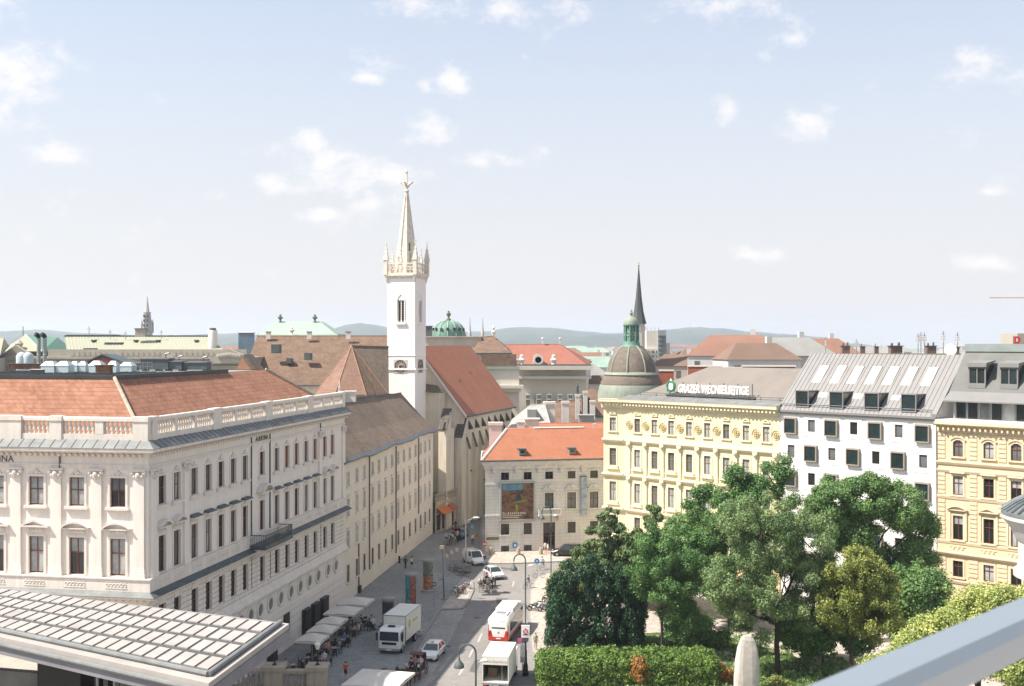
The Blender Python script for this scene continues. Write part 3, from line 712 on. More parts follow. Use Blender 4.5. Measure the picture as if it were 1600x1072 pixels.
mb = MB(); a, b, c = rp(D1 + .1, FLn2, 28.9), rp(D1 + .1, D1 + .1, 28.9), rp(SL - 19, D1 + .1, 28.9)
for p, q in ((a, b), (b, c)):
    d = (q - p); n = Vector((-d.y, d.x, 0)).normalized() * .25
    mb.loft([p - n, p + n, p + n + Vector((0, 0, .34)), p - n + Vector((0, 0, .34))], [q - n, q + n, q + n + Vector((0, 0, .34)), q - n + Vector((0, 0, .34))])
mb.build('deck_edge', mat('dark_sheet_edge', (.05, .055, .055), .6, .2), dk)
for k in range(26):
    p = rp(D1 + .6, D1 + 1.0 + k * .95, 28.9); q = rp(D1 + 24, D1 + 1.0 + k * .95, 28.9)
    MB().loft([p + Vector((-.02, 0, 0)), p + Vector((.02, 0, 0)), p + Vector((.02, 0, .05)), p + Vector((-.02, 0, .05))], [q + Vector((-.02, 0, 0)), q + Vector((.02, 0, 0)), q + Vector((.02, 0, .05)), q + Vector((-.02, 0, .05))]).build('deck_seam', zinc_d, dk)
# machinery on the deck: each unit lifts away
m_vent = mat('bluish_metal_hood', (.46, .54, .56), .45, .1, 1, metal=.1); m_brick = mat('old_chimney_brick', (.22, .12, .08), .9, .3, 2)
def hood(px0, px1, Y, z1, lab):
    x0, x1 = (px0 - CX) / FP * Y, (px1 - CX) / FP * Y; w = x1 - x0
    o = thing('roof_vent_hood', lab, 'vent hood', ((x0 + x1) / 2, Y, 28.9), R(-8), 'metal vent hoods on the palace roof')
    h = z1 - 28.9
    MB().box(-w / 2, w / 2, 0, w * .9, 0, h * .62).build('casing', m_vent, o)
    MB().loft([(-w / 2 - .05, -.05, h * .622), (w / 2 + .05, -.05, h * .622), (w / 2 + .05, w * .95, h * .622), (-w / 2 - .05, w * .95, h * .622)], [(-w / 4, w * .25, h), (w / 4, w * .25, h), (w / 4, w * .65, h), (-w / 4, w * .65, h)]).build('cap', m_vent, o)
zt = lambda py, Y: CH - (py - CY) / FP * Y
hood(63, 85, 118, zt(564.5, 118), 'leftmost bluish metal vent hood on the flat roof, beside the twin flue pipes')
hood(86, 107, 118, zt(564.5, 118), 'second bluish metal vent hood from the left on the flat palace roof')
hood(109, 121, 122, zt(564.5, 122), 'narrow bluish vent hood right of the two leftmost ones on the palace roof')
hood(122, 134, 122, zt(564.5, 122), 'narrow vent hood at the left foot of the red gable on the palace roof')
hood(138, 158, 118, zt(564, 118), 'metal vent hood in front of the red gable, left of the brick chimney stub')
hood(168, 182, 118, zt(564, 118), 'metal vent hood just right of the brick chimney stub on the palace roof')
hood(186, 206, 122, zt(566, 122), 'rightmost blue grey vent hood on the palace roof')
def chimney(name, lab, px0, px1, py0, py1, Y, m, capm=None, pots=0, cat='chimney', group=None, dep=.7, rz=0.0):
    x0, x1 = (px0 - CX) / FP * Y, (px1 - CX) / FP * Y; w = x1 - x0; z1, z0 = zt(py0, Y), zt(py1, Y); h = z1 - z0
    o = thing(name, lab, cat, ((x0 + x1) / 2, Y, z0), rz, group)
    MB().box(-w / 2, w / 2, 0, w * dep, 0, h * .9).build('shaft', m, o)
    MB().box(-w / 2 - .08 * w, w / 2 + .08 * w, -.08 * w, w * dep + .08 * w, h * .9, h).build('cap', capm or m, o)
    for k in range(pots): MB().lathe([(.1 * w, h), (.12 * w, h + .2), (.1 * w, h + .35 + .1 * (k % 2))], 8, -w * .3 + .6 * w * k / max(1, pots - 1), w * dep * .5).build('pot', m_brick, o)
    return o
chimney('chimney', 'low brown brick chimney stub between the metal vent hoods', 149, 171, 570, 583, 114, m_brick)
chimney('roof_hatch', 'white capped dark roof hatch on the flat roof left of the hoods', 47, 65, 577, 584, 110, zinc_d, white_st, cat='hatch')
for i, (x, lab) in enumerate(((60.5, 'left one of the two shiny flue pipes with black elbows on the palace roof'), (70, 'right one of the two shiny flue pipes with black elbows on the palace roof'))):
    o = thing('flue_pipe', lab, 'flue pipe', ((x - CX) / FP * 128, 128, 28.9), 0, 'flue pipes on the palace roof')
    h = zt(527, 128) - 28.9
    MB().tube([(0, 0, 0), (0, 0, h)], .22, 10).build('pipe', galv, o, smooth='auto'); MB().tube([(0, 0, h), (-.05, -.1, h + .2), (-.25, -.35, h + .35)], .26, 10).build('elbow', black, o, smooth='auto')
    for z in (.8, 1.8): MB().torus((0, 0, z), (0, 0, 1), .23, .03, 10, 4).build('clamp', galv, o)
mbr = [( 134, 582), (158, 556.5), (188, 567), (205, 578)]
o = thing('roof_dormer', 'red gable end of a small attic behind the metal vent hoods', 'dormer', ((160 - CX) / FP * 126, 126, 28.9))
MB().extr([(-2.2, 0, 0), (2.8, 0, 0), (2.8, 0, .6), (0, 0, zt(557, 126) - 28.9), (-2.2, 0, .7)], (0, 4, 0)).build('gable', mat('dull_red_boards', (.24, .09, .07), .8, .15, 1), o)
MB().extr([(-2.4, -.1, .72), (0, -.1, zt(556, 126) - 28.88), (0, -.1, zt(556, 126) - 28.7), (-2.4, -.1, .9)], (0, 4.2, 0)).extr([(0, -.1, zt(556, 126) - 28.88), (3, -.1, .6), (3, -.1, .78), (0, -.1, zt(556, 126) - 28.7)], (0, 4.2, 0)).build('roof', zinc_d, o)
chimney('brick_parapet', 'long low dark brick parapet left of the vent hoods on the palace roof', 14, 63, 568, 577, 121, m_brick, zinc_d, cat='parapet', dep=.1)
for x, lab in ((34, 'left bluish round tank on the roof beside the flue pipes'), (44, 'right bluish round tank on the roof beside the flue pipes')):
    tag(MB().lathe([(.55, 0), (.6, .1), (.6, 1.6), (.45, 1.9), (.2, 2.05), (0, 2.1)], 14).build('roof_tank', m_vent, None, ((x - CX) / FP * 128, 128, 28.9), smooth='auto'), lab, 'tank', 'roof tanks')
mb = MB()
for k in range(9): mb.box(-2 + .5 * k - .02, -2 + .5 * k + .02, 0, .04, 0, 1.0)
mb.box(-2, 2, 0, .04, .97, 1.02).box(-2, 2, 0, .04, .5, .54)
tag(mb.build('roof_railing', galv, None, ((209 - CX) / FP * 124, 124, 28.9)), 'thin metal railing on the palace roof right of the hoods', 'railing')
for x, h, lab in ((241, 1.3, 'left dark low machinery box on the palace roof near the ridge'), (262, 1.0, 'middle dark machinery box with pipes on the palace roof'), (300, .9, 'right long dark machinery box on the palace roof')):
    o = thing('roof_machinery', lab, 'machinery', ((x - CX) / FP * 126, 126, 28.9), R(-6), 'dark machinery on the palace roof')
    MB().box(-1.6, 1.6, 0, 1.6, .15, h).build('casing', zinc_d, o); MB().box(-1.7, 1.7, -.1, 1.7, h, h + .12).build('lid', zinc, o); MB().tube([(1.2, .3, h), (1.2, .3, h + .6), (1.7, .2, h + .7)], .12, 8).build('pipe', galv, o); MB().box(-1.5, -1.2, .1, 1.5, 0, .15).box(1.2, 1.5, .1, 1.5, 0, .15).build('foot', black, o)
# ================================================================ terrace, flying roof, ramp balustrade
stone_w = mat('warm_limestone', (0.42, 0.36, 0.28), 0.9, 0.18, 0.8, bump=.15, streak=.5)
slab('terrace', [(-28.7, 89.2), (-19.6, 73), (-14, 60), (-12, 40), (-70, 40), (-70, 97)], 0, 9.0, mat('terrace_paving', (.36, .32, .27), .9, .12, .4))
CAN = thing('flying_roof', 'large white flying canopy roof of gridded panels in the lower left corner', 'canopy', (-20, 58, 9.0))
zc = 17.0
A_, B_, C_, D_ = [Vector(((x - CX) / FP * Yc, Yc, 0)) for x, Yc in ((326, FP * 15 / (1066 - CY)), (452, FP * 15 / (973 - CY)), (-12, FP * 15 / (916.5 - CY)), (-12, FP * 15 / (991 - CY)))]
_u, _v, _w = D_ - A_, B_ - A_, C_ - B_                # joints run parallel to the free right edge
_k = ((D_ - B_).x * _v.y - (D_ - B_).y * _v.x) / (_w.x * _v.y - _w.y * _v.x); C_ = B_ + _w * _k
def cp(s, t, z=0.0):                                   # s 0 right .. 1 left frame edge, t 0 front .. 1 back
    p = (A_ * (1 - s) + D_ * s) * (1 - t) + (B_ * (1 - s) + C_ * s) * t
    return Vector((p.x + 20, p.y - 58, zc - 9 + z))
m_can = mat('white_canopy_sheet', (.38, .355, .33), .5, .1, .5); m_gap = mat('grey_canopy_joint', (.09, .093, .09), .6, .2); m_edge = mat('pale_canopy_edge', (.38, .355, .33), .5, .08)
S1 = 1.9
mb = MB(); lo = [cp(0, 0, -.32), cp(S1, 0, -.32), cp(S1, 1, -.32), cp(0, 1, -.32)]; hi = [cp(0, 0, -.05), cp(S1, 0, -.05), cp(S1, 1, -.05), cp(0, 1, -.05)]
mb.loft(lo, hi); mb.build('edge_frame', m_edge, CAN)
ms = MB().loft([cp(-.004, -.012, -.9), cp(S1, -.012, -.9), cp(S1, 1.0, -.9), cp(-.004, 1.0, -.9)], [cp(-.004, -.012, -.33), cp(S1, -.012, -.33), cp(S1, 1.0, -.33), cp(-.004, 1.0, -.33)]); ms.build('soffit', mat('grey_soffit', (.2, .2, .22), .7, .1), CAN)
s0, t0, t1 = .045, .10, .955
mb = MB().loft([cp(s0, t0, -.045), cp(S1, t0, -.045), cp(S1, t1, -.045), cp(s0, t1, -.045)], [cp(s0, t0, .05), cp(S1, t0, .05), cp(S1, t1, .05), cp(s0, t1, .05)]); mb.build('joint_grid', m_gap, CAN)
NC, NR = 33, 4
for i in range(NC):
    for j in range(NR):
        a, b = s0 + (S1 - s0) * (i + .11) / NC, s0 + (S1 - s0) * (i + .89) / NC
        c, d = t0 + (t1 - t0) * (j + .115) / NR, t0 + (t1 - t0) * (j + .885) / NR
        zz = .10 + rnd.uniform(-.012, .012)
        MB().loft([cp(a, c, .051), cp(b, c, .051), cp(b, d, .051), cp(a, d, .051)], [cp(a, c, zz), cp(b, c, zz), cp(b, d, zz), cp(a, d, zz)]).build('roof_panel', m_can, CAN)
MB().tube([cp(S1, .07, .08), cp(.03, .07, .08)], .13, 8).build('edge_tube', zinc, CAN, smooth='auto'); MB().tube([cp(.028, .07, .08), cp(.028, .97, .08)], .13, 8).build('edge_tube', zinc, CAN, smooth='auto')
MB().tube([cp(S1, -.02, -.36), cp(.0, -.02, -.36)], .12, 8).build('gutter', zinc, CAN, smooth='auto')
q = at(98, 1045, 62)
MB().box(-1.9, 1.3, 0, 6, 0, 7.08).build('dark_stair_block', mat('dark_cladding', (.012, .011, .012), .6, .2), CAN, (q.x + 20, q.y - 58, 0), R(-25))
m_dg = glass('dark_green_glass', (.025, .035, .034))
for k in range(3): MB().box(0, .06, 0, 1.2, 0, 7.05).build('glass_pane', m_dg, CAN, (q.x + 20 + 1.9 + .75 * k, q.y - 58 - .4 - .25 * k, 0), R(-25))
for k in range(2): MB().box(0, .1, 0, .1, 0, 7.06).build('steel_post', galv, CAN, (q.x + 20 + 2.2 + .9 * k, q.y - 58 - 1.0, 0), R(-25))
tag(MB().box(-9, 0, 0, .5, 0, 4.2).build('terrace_wall', mat('grey_render', (.16, .17, .165), .9, .2, .4), None, (q.x - 1.9, q.y + 2.4, 9.0), R(-14)), 'plain grey wall under the flying roof left of the dark block', 'wall')
MB2 = MB()
for k in range(7): MB2.box(0, 2.4, -.3 * k - .3, -.3 * k, 0, 1.2 - .16 * k)
tag(MB2.build('stone_steps', stone_w, None, (at(180, 1052, 76).x, 80, 9.0), R(-20)), 'short flight of stone steps under the flying roof', 'steps')
# ramp balustrade with piers and lamps
RB = thing('ramp_balustrade', 'weathered stone balustrade with two square piers at the foot of the palace', 'balustrade', (-21, 100, 0))
MB().box(-8, 4, 0, .6, 0, 1.75).build('plinth', stone_w, RB); MB().box(-8, 4, -.1, .7, 2.85, 3.1).build('rail', stone_w, RB)
bm2 = MB().lathe([(.1, 1.75), (.13, 1.85), (.07, 1.95), (.16, 2.2), (.13, 2.4), (.07, 2.65), (.12, 2.75), (.12, 2.85)], 8).mesh('baluster', stone_w, True)
for k in range(26):
    x = -7.7 + .45 * k
    if abs(x) < .9 or x > 2.9: continue
    put(bm2, 'baluster', RB, (x, .3, 0))
for x in (0, 3.8):
    p = MB().box(-.8, .8, -.5, 1.1, 0, 3.2).build('pier', stone_w, RB, (x, 0, 0)); MB().box(-.95, .95, -.65, 1.25, 3.2, 3.55).build('cap', stone_w, p)
m_milk = mat('milky_lamp_glass', (.72, .70, .64), .25, .05)
def pier_lamp(x, y, z, lab):
    o = thing('pier_lamp', lab, 'lamp', (x, y, z), 0, 'lanterns on the balustrade piers')
    MB().lathe([(.22, 0), (.22, .06), (.1, .12), (.06, .3), (.045, 1.2), (.07, 1.25), (.04, 1.3), (.03, 1.36)], 8).build('post', black, o, smooth='auto')
    MB().lathe([(.14, 1.36), (.27, 1.8)], 6).build('lantern_glass', m_milk, o); MB().lathe([(.32, 1.8), (.2, 1.95), (.08, 2.02), (.05, 2.12), (0, 2.16)], 6).build('lantern_cap', black if x < -19 else m_milk, o)
pier_lamp(-21, 100.3, 3.55, 'black iron lantern on the balustrade pier nearest the canopy tip'); pier_lamp(-17.2, 100.3, 3.55, 'black iron lantern on the outer balustrade pier near the red shirted runner')

# ================================================================ long beige wing
m_beige = coursed('beige_render', (.74, .67, .57), .42, .15, .05, .08, line=.9)
m_btrim = mat('beige_trim', (.70, .64, .545), .85, .08, 1)
m_tile_dk = tiles('old_dark_tiles', [(.05, .042, .036), (.13, .10, .078), (.20, .15, .11), (.28, .215, .16)], .22, .26, patch=.18, bump=.8)
BEI = thing('monastery_wing', 'long plain beige building with steep dark tiled roof along the street beyond the palace', 'building', (-20.9, 136.8, 0))
FB = Fac(BEI, -20.9, 136.8, 82.0); BL = 54.6
B_WIN = [FB.upx(x) for x in (543.7, 557.5, 569, 582, 592, 602.5, 612.5, 622, 631, 640, 649, 657, 664, 671)]
rows = [(14.3, 1.7), (10.5, 2.2), (6.55, 2.15), (2.3, 2.2)]
hs = [hole(u, v, 1.05, h) for u in B_WIN for v, h in rows]
wall(FB, 'street_wall', m_beige, 0, BL, 0, 17.4, hs, .3)
bb = MB().face([FB.loc(BL, 0, 0), FB.loc(BL, 0, -11), FB.loc(BL, 17.4, -11), FB.loc(BL, 23.55, -5.5), FB.loc(BL, 17.4, 0)]); bb.build('gable_wall', m_beige, BEI)
hood_me = MB().box(-.72, .72, -.2, 0, .22, .34).box(-.6, .6, -.08, 0, .05, .22).mesh('window_hood', m_btrim)
for i, u in enumerate(B_WIN):
    for j, (v, h) in enumerate(rows):
        window(FB, u, v, 1.05, h, brownframe if j == 3 else whiteframe, gl_dark if j == 3 else rnd.choice([gl_curt, gl_mid, gl_mid]), trans=(.62,), sur=m_btrim, surw=.13, rec=.12, bar=.06)
        if j in (1, 2): FB.put(hood_me, 'window_hood', u, v + h + .1)
for px in (576, 617.5, 653):
    FB.put(MB().tube([(0, -.14, 2.0 if px < 600 else (1.5 if px < 640 else 5)), (0, -.14, 17.3)], .085, 6).mesh('downpipe', mat('brown_downpipe', (.09, .05, .035), .6, .2)), 'downpipe', FB.upx(px))
FB.put(MB().box(-.12, .12, -.12, 0, 0, 6.4).box(-.35, .35, -.35, 0, 0, .9).mesh('downpipe', MATS['brown_downpipe']), 'downpipe', FB.upx(560))
mould(FB, 'eaves', m_btrim, 0, BL, [(0, 17.0), (.15, 17.0), (.5, 17.4), (.5, 17.5), (0, 17.5)])
# roof with a sagging, uneven eave
mb = MB(); N = 40; rows_ = []
for k in range(N + 1):
    u = BL * k / N - .2; sag = .13 * math.sin(u * .33) + .06 * math.sin(u * .8 + 1)
    e = (u, -.75, 17.42 + sag); ri = (u, 5.5, 24.7 - .022 * u + .05 * math.sin(u * .6)); bk = (u, 12, 17.4)
    md = (u, 1.9, 20.25 + sag * .5 - .01 * u)
    rows_.append((e, md, ri, bk))
for k in range(N):
    for j in range(3): mb.face([rows_[k][j], rows_[k + 1][j], rows_[k + 1][j + 1], rows_[k][j + 1]])
rf_ = FB.build(mb, 'tiled_roof', m_tile_dk)
MB().tube([(r[0][0], r[0][1] - .06, r[0][2] - .03) for r in rows_], .1, 6).build('gutter', zinc_d, rf_)
mb = MB()
for k in range(N):
    a, b = rows_[k][0], rows_[k + 1][0]; mb.face([(a[0], a[1] + .02, a[2] + .05), (b[0], b[1] + .02, b[2] + .05), (b[0], b[1] + .36, b[2] + .43), (a[0], a[1] + .36, a[2] + .43)])
mb.build('eave_flashing', mat('blue_grey_lead', (.17, .19, .2), .6, .15), rf_)
MB().tube([r[2] for r in rows_], .14, 6).build('ridge_tiles', m_tile_dk, rf_)
chimney('chimney', 'squat white twin chimney, left block, behind the palace balustrade end', 522, 538, 613.5, 630, 140, white_st); chimney('chimney', 'squat white chimney, right block, just left of the dark roof ridge', 539.5, 555, 611, 628, 141, white_st)

# ================================================================ church with white tower
m_tower = mat('whitewashed_render', (.85, .82, .78), .85, .05, .2, bump=.08, streak=.6)
m_goth = mat('pale_gothic_stone', (.74, .68, .585), .9, .15, 1.5, bump=.2)
TX, TY = -16.7, 195.0
CHU = thing('church', 'old city church with slender white bell tower, pale gothic spire and steep red roof', 'church', (TX, TY, 0))
TWa = 17.0; tw = 5.15
c17, s17 = math.cos(R(TWa)), math.sin(R(TWa))
FT1 = Fac(CHU, TX - tw * c17, TY + tw * s17, -TWa)      # face towards the left front
FT2 = Fac(CHU, TX, TY, 90 - TWa)                        # face towards the street
tz = lambda py, Y=196: CH - (py - CY) / FP * Y
zL, zG = tz(577), tz(432)
lan_v, lan_h = tz(503), tz(461) - tz(503)
wall(FT1, 'tower_wall', m_tower, 0, tw, 0, zG, [hole(tw * .5, lan_v, 1.25, lan_h - .9)], .5)
wall(FT2, 'tower_wall', m_tower, 0, tw, 0, zG, [hole(tw * .5, lan_v, 1.25, lan_h - .9)], .5)
mb = MB(); P = [FT1.loc(0), FT1.loc(0, 0, -tw), FT2.loc(tw)]
mb.face([FT1.loc(0, 0), FT1.loc(0, zG), FT1.loc(0, zG, -tw), FT1.loc(0, 0, -tw)]); mb.face([FT2.loc(tw, 0), FT2.loc(tw, 0, -tw), FT2.loc(tw, zG, -tw), FT2.loc(tw, zG)]); mb.build('tower_wall', m_tower, CHU)
for F, m0, m1 in ((FT1, 0, 1), (FT2, 1, 0)):
    mould(F, 'string_course', m_tower, 0, tw, [(0, zL - .25), (.22, zL - .1), (.22, zL + .05), (0, zL + .2)], m0, m1)
    mould(F, 'string_course', m_tower, 0, tw, [(0, tz(556)), (.1, tz(556)), (.0, tz(556) + .25)], m0, m1)
    # belfry lancet: pointed head, tracery and louvres
    lz0, lz1 = lan_v, lan_v + lan_h - .9
    arch = [(-.62, lz1)] + [(-.62 + .62 * math.sin(t) * 1.0, lz1 + 1.0 * (1 - math.cos(t)) ** .8) for t in (0.4, .8, 1.2, 1.57)] + [(.62 - .62 * math.sin(t), lz1 + 1.0 * (1 - math.cos(t)) ** .8) for t in (1.2, .8, .4)] + [(.62, lz1)]
    bw = F.put(MB().box(-.62, .62, .42, .49, lz0, lz1).extr([(x, .1, z) for x, z in arch], (0, -.06, 0)).mesh('belfry_window', mat('dark_louvre_back', (.03, .026, .022), .8, .2)), 'belfry_window', tw * .5)  # near-black back: the shade behind the louvres put into its colour
    mb = MB().box(-.05, .05, .08, .25, lz0, lz1 + .7)
    for s in (-1, 1):
        mb.tube([(s * .72, -.02, lz0), (s * .72, -.02, lz1), (s * .5, -.02, lz1 + .62), (0, -.02, lz1 + 1.1)], .1, 6)
        mb.box(s * .33 - .05, s * .33 + .05, .08, .25, lz1 - .2, lz1 + .3).box(s * .6 - .04, s * .6 + .04, .08, .25, lz0, lz1)
        for k in range(9): MB().box(min(s * .06, s * .56), max(s * .06, s * .56), .2, .34, lz0 + .2 + .42 * k, lz0 + .3 + .42 * k).build('louvre', mat('louvre_grey', (.3, .27, .23), .8, .1), bw)
    mb.build('tracery', m_tower, bw)
    mb = MB().box(-.95, .95, -.3, 0, lz0 - .45, lz0 - .05); F.put(mb.mesh('sill', m_tower), 'sill', tw * .5)
    cz = tz(572)
    cl = F.put(MB().box(-1.25, 1.25, -.06, 0, cz - 1.25, cz + 1.15).mesh('clock', mat('clock_ground', (.55, .50, .44), .8, .1, 2)), 'clock', tw * .48)
    mb = MB().torus((0, -.1, cz), (0, 1, 0), 1.0, .07, 28, 5).torus((0, -.1, cz), (0, 1, 0), .62, .03, 24, 4)
    for k in range(12):
        a = k * math.pi / 6; mb.tube([(.7 * math.cos(a), -.1, cz + .7 * math.sin(a)), (.93 * math.cos(a), -.1, cz + .93 * math.sin(a))], .055, 4)
    mb.build('dial', mat('clock_gilt', (.13, .09, .05), .5, .1), cl)
    MB().tube([(0, -.14, cz), (.45, -.14, cz + .2)], .06, 4).tube([(0, -.14, cz), (-.2, -.14, cz - .75)], .05, 4).ball((0, -.12, cz), .3, 10, (1, .3, 1)).build('hands', letter, cl)
# gallery
def tc_(x, y, z): return Vector((FT1.loc(0)[0], FT1.loc(0)[1], 0)) + Vector((x * c17 + y * s17, -x * s17 + y * c17, z))
cxl, cyl = tw / 2, tw / 2
def tl(mb, name, m, smooth=False, parent=None):
    return mb.build(name, m, CHU, tc_(cxl, cyl, 0), -R(TWa), smooth)
h_ = tw / 2
sq = lambda r, z: [(-r, -r, z), (r, -r, z), (r, r, z), (-r, r, z)]
mb = MB(); mb.loft(sq(h_ + .02, zG - .35), sq(h_ + .35, zG + .1)).loft(sq(h_ + .42, zG + .101), sq(h_ + .42, zG + .45)); gal = tl(mb, 'gallery_cornice', m_goth)
for sx in (-1, 1):
    for sy in (-1, 1): tl(MB().lathe([(0, zG - 1.1), (.22, zG - .8), (.3, zG - .4), (.42, zG + .05)], 8, sx * h_, sy * h_), 'corner_corbel', m_goth, 'auto')
zg0 = zG + .45; zg1 = tz(411)
for k in range(4):
    a = k * math.pi / 2; mb = MB()
    mb.box(-h_, h_, -h_ - .38, -h_ - .2, zg1 - .22, zg1).box(-h_, h_, -h_ - .38, -h_ - .2, zg0, zg0 + .15)
    n = 7
    for j in range(n + 1): mb.box(-h_ + 2 * h_ * j / n - .06, -h_ + 2 * h_ * j / n + .06, -h_ - .35, -h_ - .23, zg0 + .15, zg1 - .22)
    for j in range(n): mb.torus((-h_ + 2 * h_ * (j + .5) / n, -h_ - .29, (zg0 + zg1) / 2), (0, 1, 0), .27, .06, 10, 4)
    o = tl(mb, 'gallery_balustrade', m_goth); o.rotation_euler[2] += a
def pinnacle(x, y, z0, hh, r):
    mb = MB(); mb.loft([(x - r, y - r, z0), (x + r, y - r, z0), (x + r, y + r, z0), (x - r, y + r, z0)], [(x - r, y - r, z0 + hh * .42), (x + r, y - r, z0 + hh * .42), (x + r, y + r, z0 + hh * .42), (x - r, y + r, z0 + hh * .42)])
    mb.loft([(x - r * 1.3, y - r * 1.3, z0 + hh * .42), (x + r * 1.3, y - r * 1.3, z0 + hh * .42), (x + r * 1.3, y + r * 1.3, z0 + hh * .42), (x - r * 1.3, y + r * 1.3, z0 + hh * .42)], [(x - .05, y - .05, z0 + hh * .85), (x + .05, y - .05, z0 + hh * .85), (x + .05, y + .05, z0 + hh * .85), (x - .05, y + .05, z0 + hh * .85)])
    for k in range(3):
        for a in range(4):
            t = (k + .6) / 3.4; rr = r * 1.25 * (1 - t) + .08; mb.ball((x + rr * math.cos(a * math.pi / 2 + .785) * 1.2, y + rr * math.sin(a * math.pi / 2 + .785) * 1.2, z0 + hh * (.42 + .43 * t)), .1, 5)
    mb.ball((x, y, z0 + hh * .88), .16, 6).box(x - .24, x + .24, y - .06, y + .06, z0 + hh * .93, z0 + hh * .96).box(x - .06, x + .06, y - .06, y + .06, z0 + hh * .85, z0 + hh)
    tl(mb, 'pinnacle', m_goth)
for sx in (-1, 1):
    for sy in (-1, 1): pinnacle(sx * (h_ + .15), sy * (h_ + .15), zG + .3, tz(375) - zG - .3, .33)
for a, b in ((0, -1), (1, 0), (0, 1), (-1, 0)): pinnacle(a * (h_ + .1), b * (h_ + .1), zg0, (tz(386) - zg0), .22)
# openwork spire
sz0, sz1 = zG + .45, tz(297)
mb = MB(); r0, r1 = 2.0, .22
for k in range(8):
    a = k * math.pi / 4 + math.pi / 8
    mb.tube([(r0 * math.cos(a), r0 * math.sin(a), sz0), (r1 * math.cos(a), r1 * math.sin(a), sz1)], [.24, .1], 5)
sp_ = tl(mb, 'spire', m_goth)
mb = MB()
NL = 9
for k in range(8):
    a, b = k * math.pi / 4 + math.pi / 8, (k + 1) * math.pi / 4 + math.pi / 8
    t_prev = .0
    for j in range(NL):
        t = (j + 1) / NL; t = t ** .85
        if j < 3 and k % 2 == 0:      # slit openings low on alternate sides
            for q in (0.0, .62):
                pa = lambda tt, w: Vector(((r0 + (r1 - r0) * tt) * (math.cos(a) * (1 - w) + math.cos(b) * w), (r0 + (r1 - r0) * tt) * (math.sin(a) * (1 - w) + math.sin(b) * w), sz0 + (sz1 - sz0) * tt))
                mb.face([pa(t_prev, q), pa(t_prev, q + .38), pa(t, q + .38), pa(t, q)])
            mb.face([pa(t - .02, .38), pa(t - .02, .62), pa(t, .62), pa(t, .38)])
        else:
            pa = lambda tt, w: Vector(((r0 + (r1 - r0) * tt) * (math.cos(a) * (1 - w) + math.cos(b) * w), (r0 + (r1 - r0) * tt) * (math.sin(a) * (1 - w) + math.sin(b) * w), sz0 + (sz1 - sz0) * tt))
            mb.face([pa(t_prev, 0), pa(t_prev, 1), pa(t, 1), pa(t, 0)])
        t_prev = t
tl(mb, 'spire_panels', m_goth)
mb = MB().lathe([(.3, sz1 - .1), (.45, sz1 + .05), (.45, sz1 + .2), (.25, sz1 + .4), (.3, sz1 + .9), (.2, sz1 + 1.2)], 8)
for a in range(4):
    x, y = math.cos(a * math.pi / 2), math.sin(a * math.pi / 2)
    mb.tube([(x * .1, y * .1, sz1 + .8), (x * .55, y * .55, sz1 + 1.35), (x * .95, y * .95, sz1 + 1.5)], [.24, .24, .14], 6).ball((x * 1.0, y * 1.0, sz1 + 1.6), .24, 6)
mb.lathe([(.25, sz1 + 1.2), (.16, sz1 + 2.1), (.16, tz(268))], 6).ball((0, 0, tz(266)), .3, 6).lathe([(.12, tz(266)), (0, tz(261))], 6)
tl(mb, 'finial', m_goth, 'auto')
# nave: red roof, street wall with buttresses, gable towards us
m_red = tiles('red_church_tiles', [(.29, .105, .058), (.37, .145, .082), (.42, .17, .098), (.43, .205, .13)], .2, .2, patch=.4, bump=.3)
m_oldst = mat('old_church_plaster', (.68, .62, .50), .92, .14, .35, bump=.3, bscale=3, streak=.6)
NX0, NY0 = -8.5, 200.0
FN = Fac(CHU, NX0, NY0, math.degrees(math.atan2(29, 8.5))); NLn = 30.2
ez, rz_ = 19.6, 31.4
wall(FN, 'nave_wall', m_oldst, 0, NLn, 0, ez)
mb = MB(); mb.face([FN.loc(0, 0, 0), FN.loc(0, ez, 0), FN.loc(0, rz_, -9), FN.loc(0, ez, -18), FN.loc(0, 0, -18)]); mb.build('gable_wall', m_oldst, CHU)
mb = MB(); mb.face([(-.4, -.6, ez - .5), (NLn + .3, -.6, ez - .5), (NLn + .3, 9, rz_ + .1), (-.4, 9, rz_ + .1)]); mb.face([(-.4, 9, rz_ + .1), (NLn + .3, 9, rz_ + .1), (NLn + .3, 18.6, ez - .5), (-.4, 18.6, ez - .5)])
nr = FN.build(mb, 'red_roof', m_red)
MB().loft([(-.75, -.65, ez - .75), (-.35, -.65, ez - .75), (-.35, -.65, ez - .35), (-.75, -.65, ez - .35)], [(-.75, 9, rz_ - .1), (-.35, 9, rz_ - .1), (-.35, 9, rz_ + .25), (-.75, 9, rz_ + .25)]).build('verge_coping', white_st, nr)
MB().tube([(-.4, -.7, ez - .55), (NLn + .3, -.7, ez - .55)], .2, 6).build('gutter', zinc_d, nr)
for u, w in ((9, 4), (18, 5)): MB().box(u, u + .25, w - .3, w, ez + w * 1.31 - .2, ez + w * 1.31 + .35).build('snow_hook', zinc_d, nr)
m_slate = mat('dark_slate', (.11, .10, .08), .8, .3, 2)
for k in range(8):                                     # stepped buttress heads below the eave
    u = 1.2 + k * 3.9
    FN.build(MB().box(u - .4, u + .4, -.7, 0, 0, 13.2).mi(0).extr([(u - .4, -.7, 13.2), (u - .4, 0, 13.2), (u - .4, 0, 15.6)], (.8, 0, 0)).mi(1).extr([(u - .46, -.8, 13.25), (u - .46, 0, 15.75), (u - .46, 0, 15.9), (u - .46, -.8, 13.4)], (.92, 0, 0)), 'buttress', [m_oldst, m_slate])
    FN.build(MB().box(u + 1.3, u + 1.75, -.75, 0, 16.6, 16.95).extr([(u + 1.3, 0, 16.95), (u + 1.3, -.75, 16.95), (u + 1.3, 0, 18.2)], (.45, 0, 0)), 'corbel', m_slate)
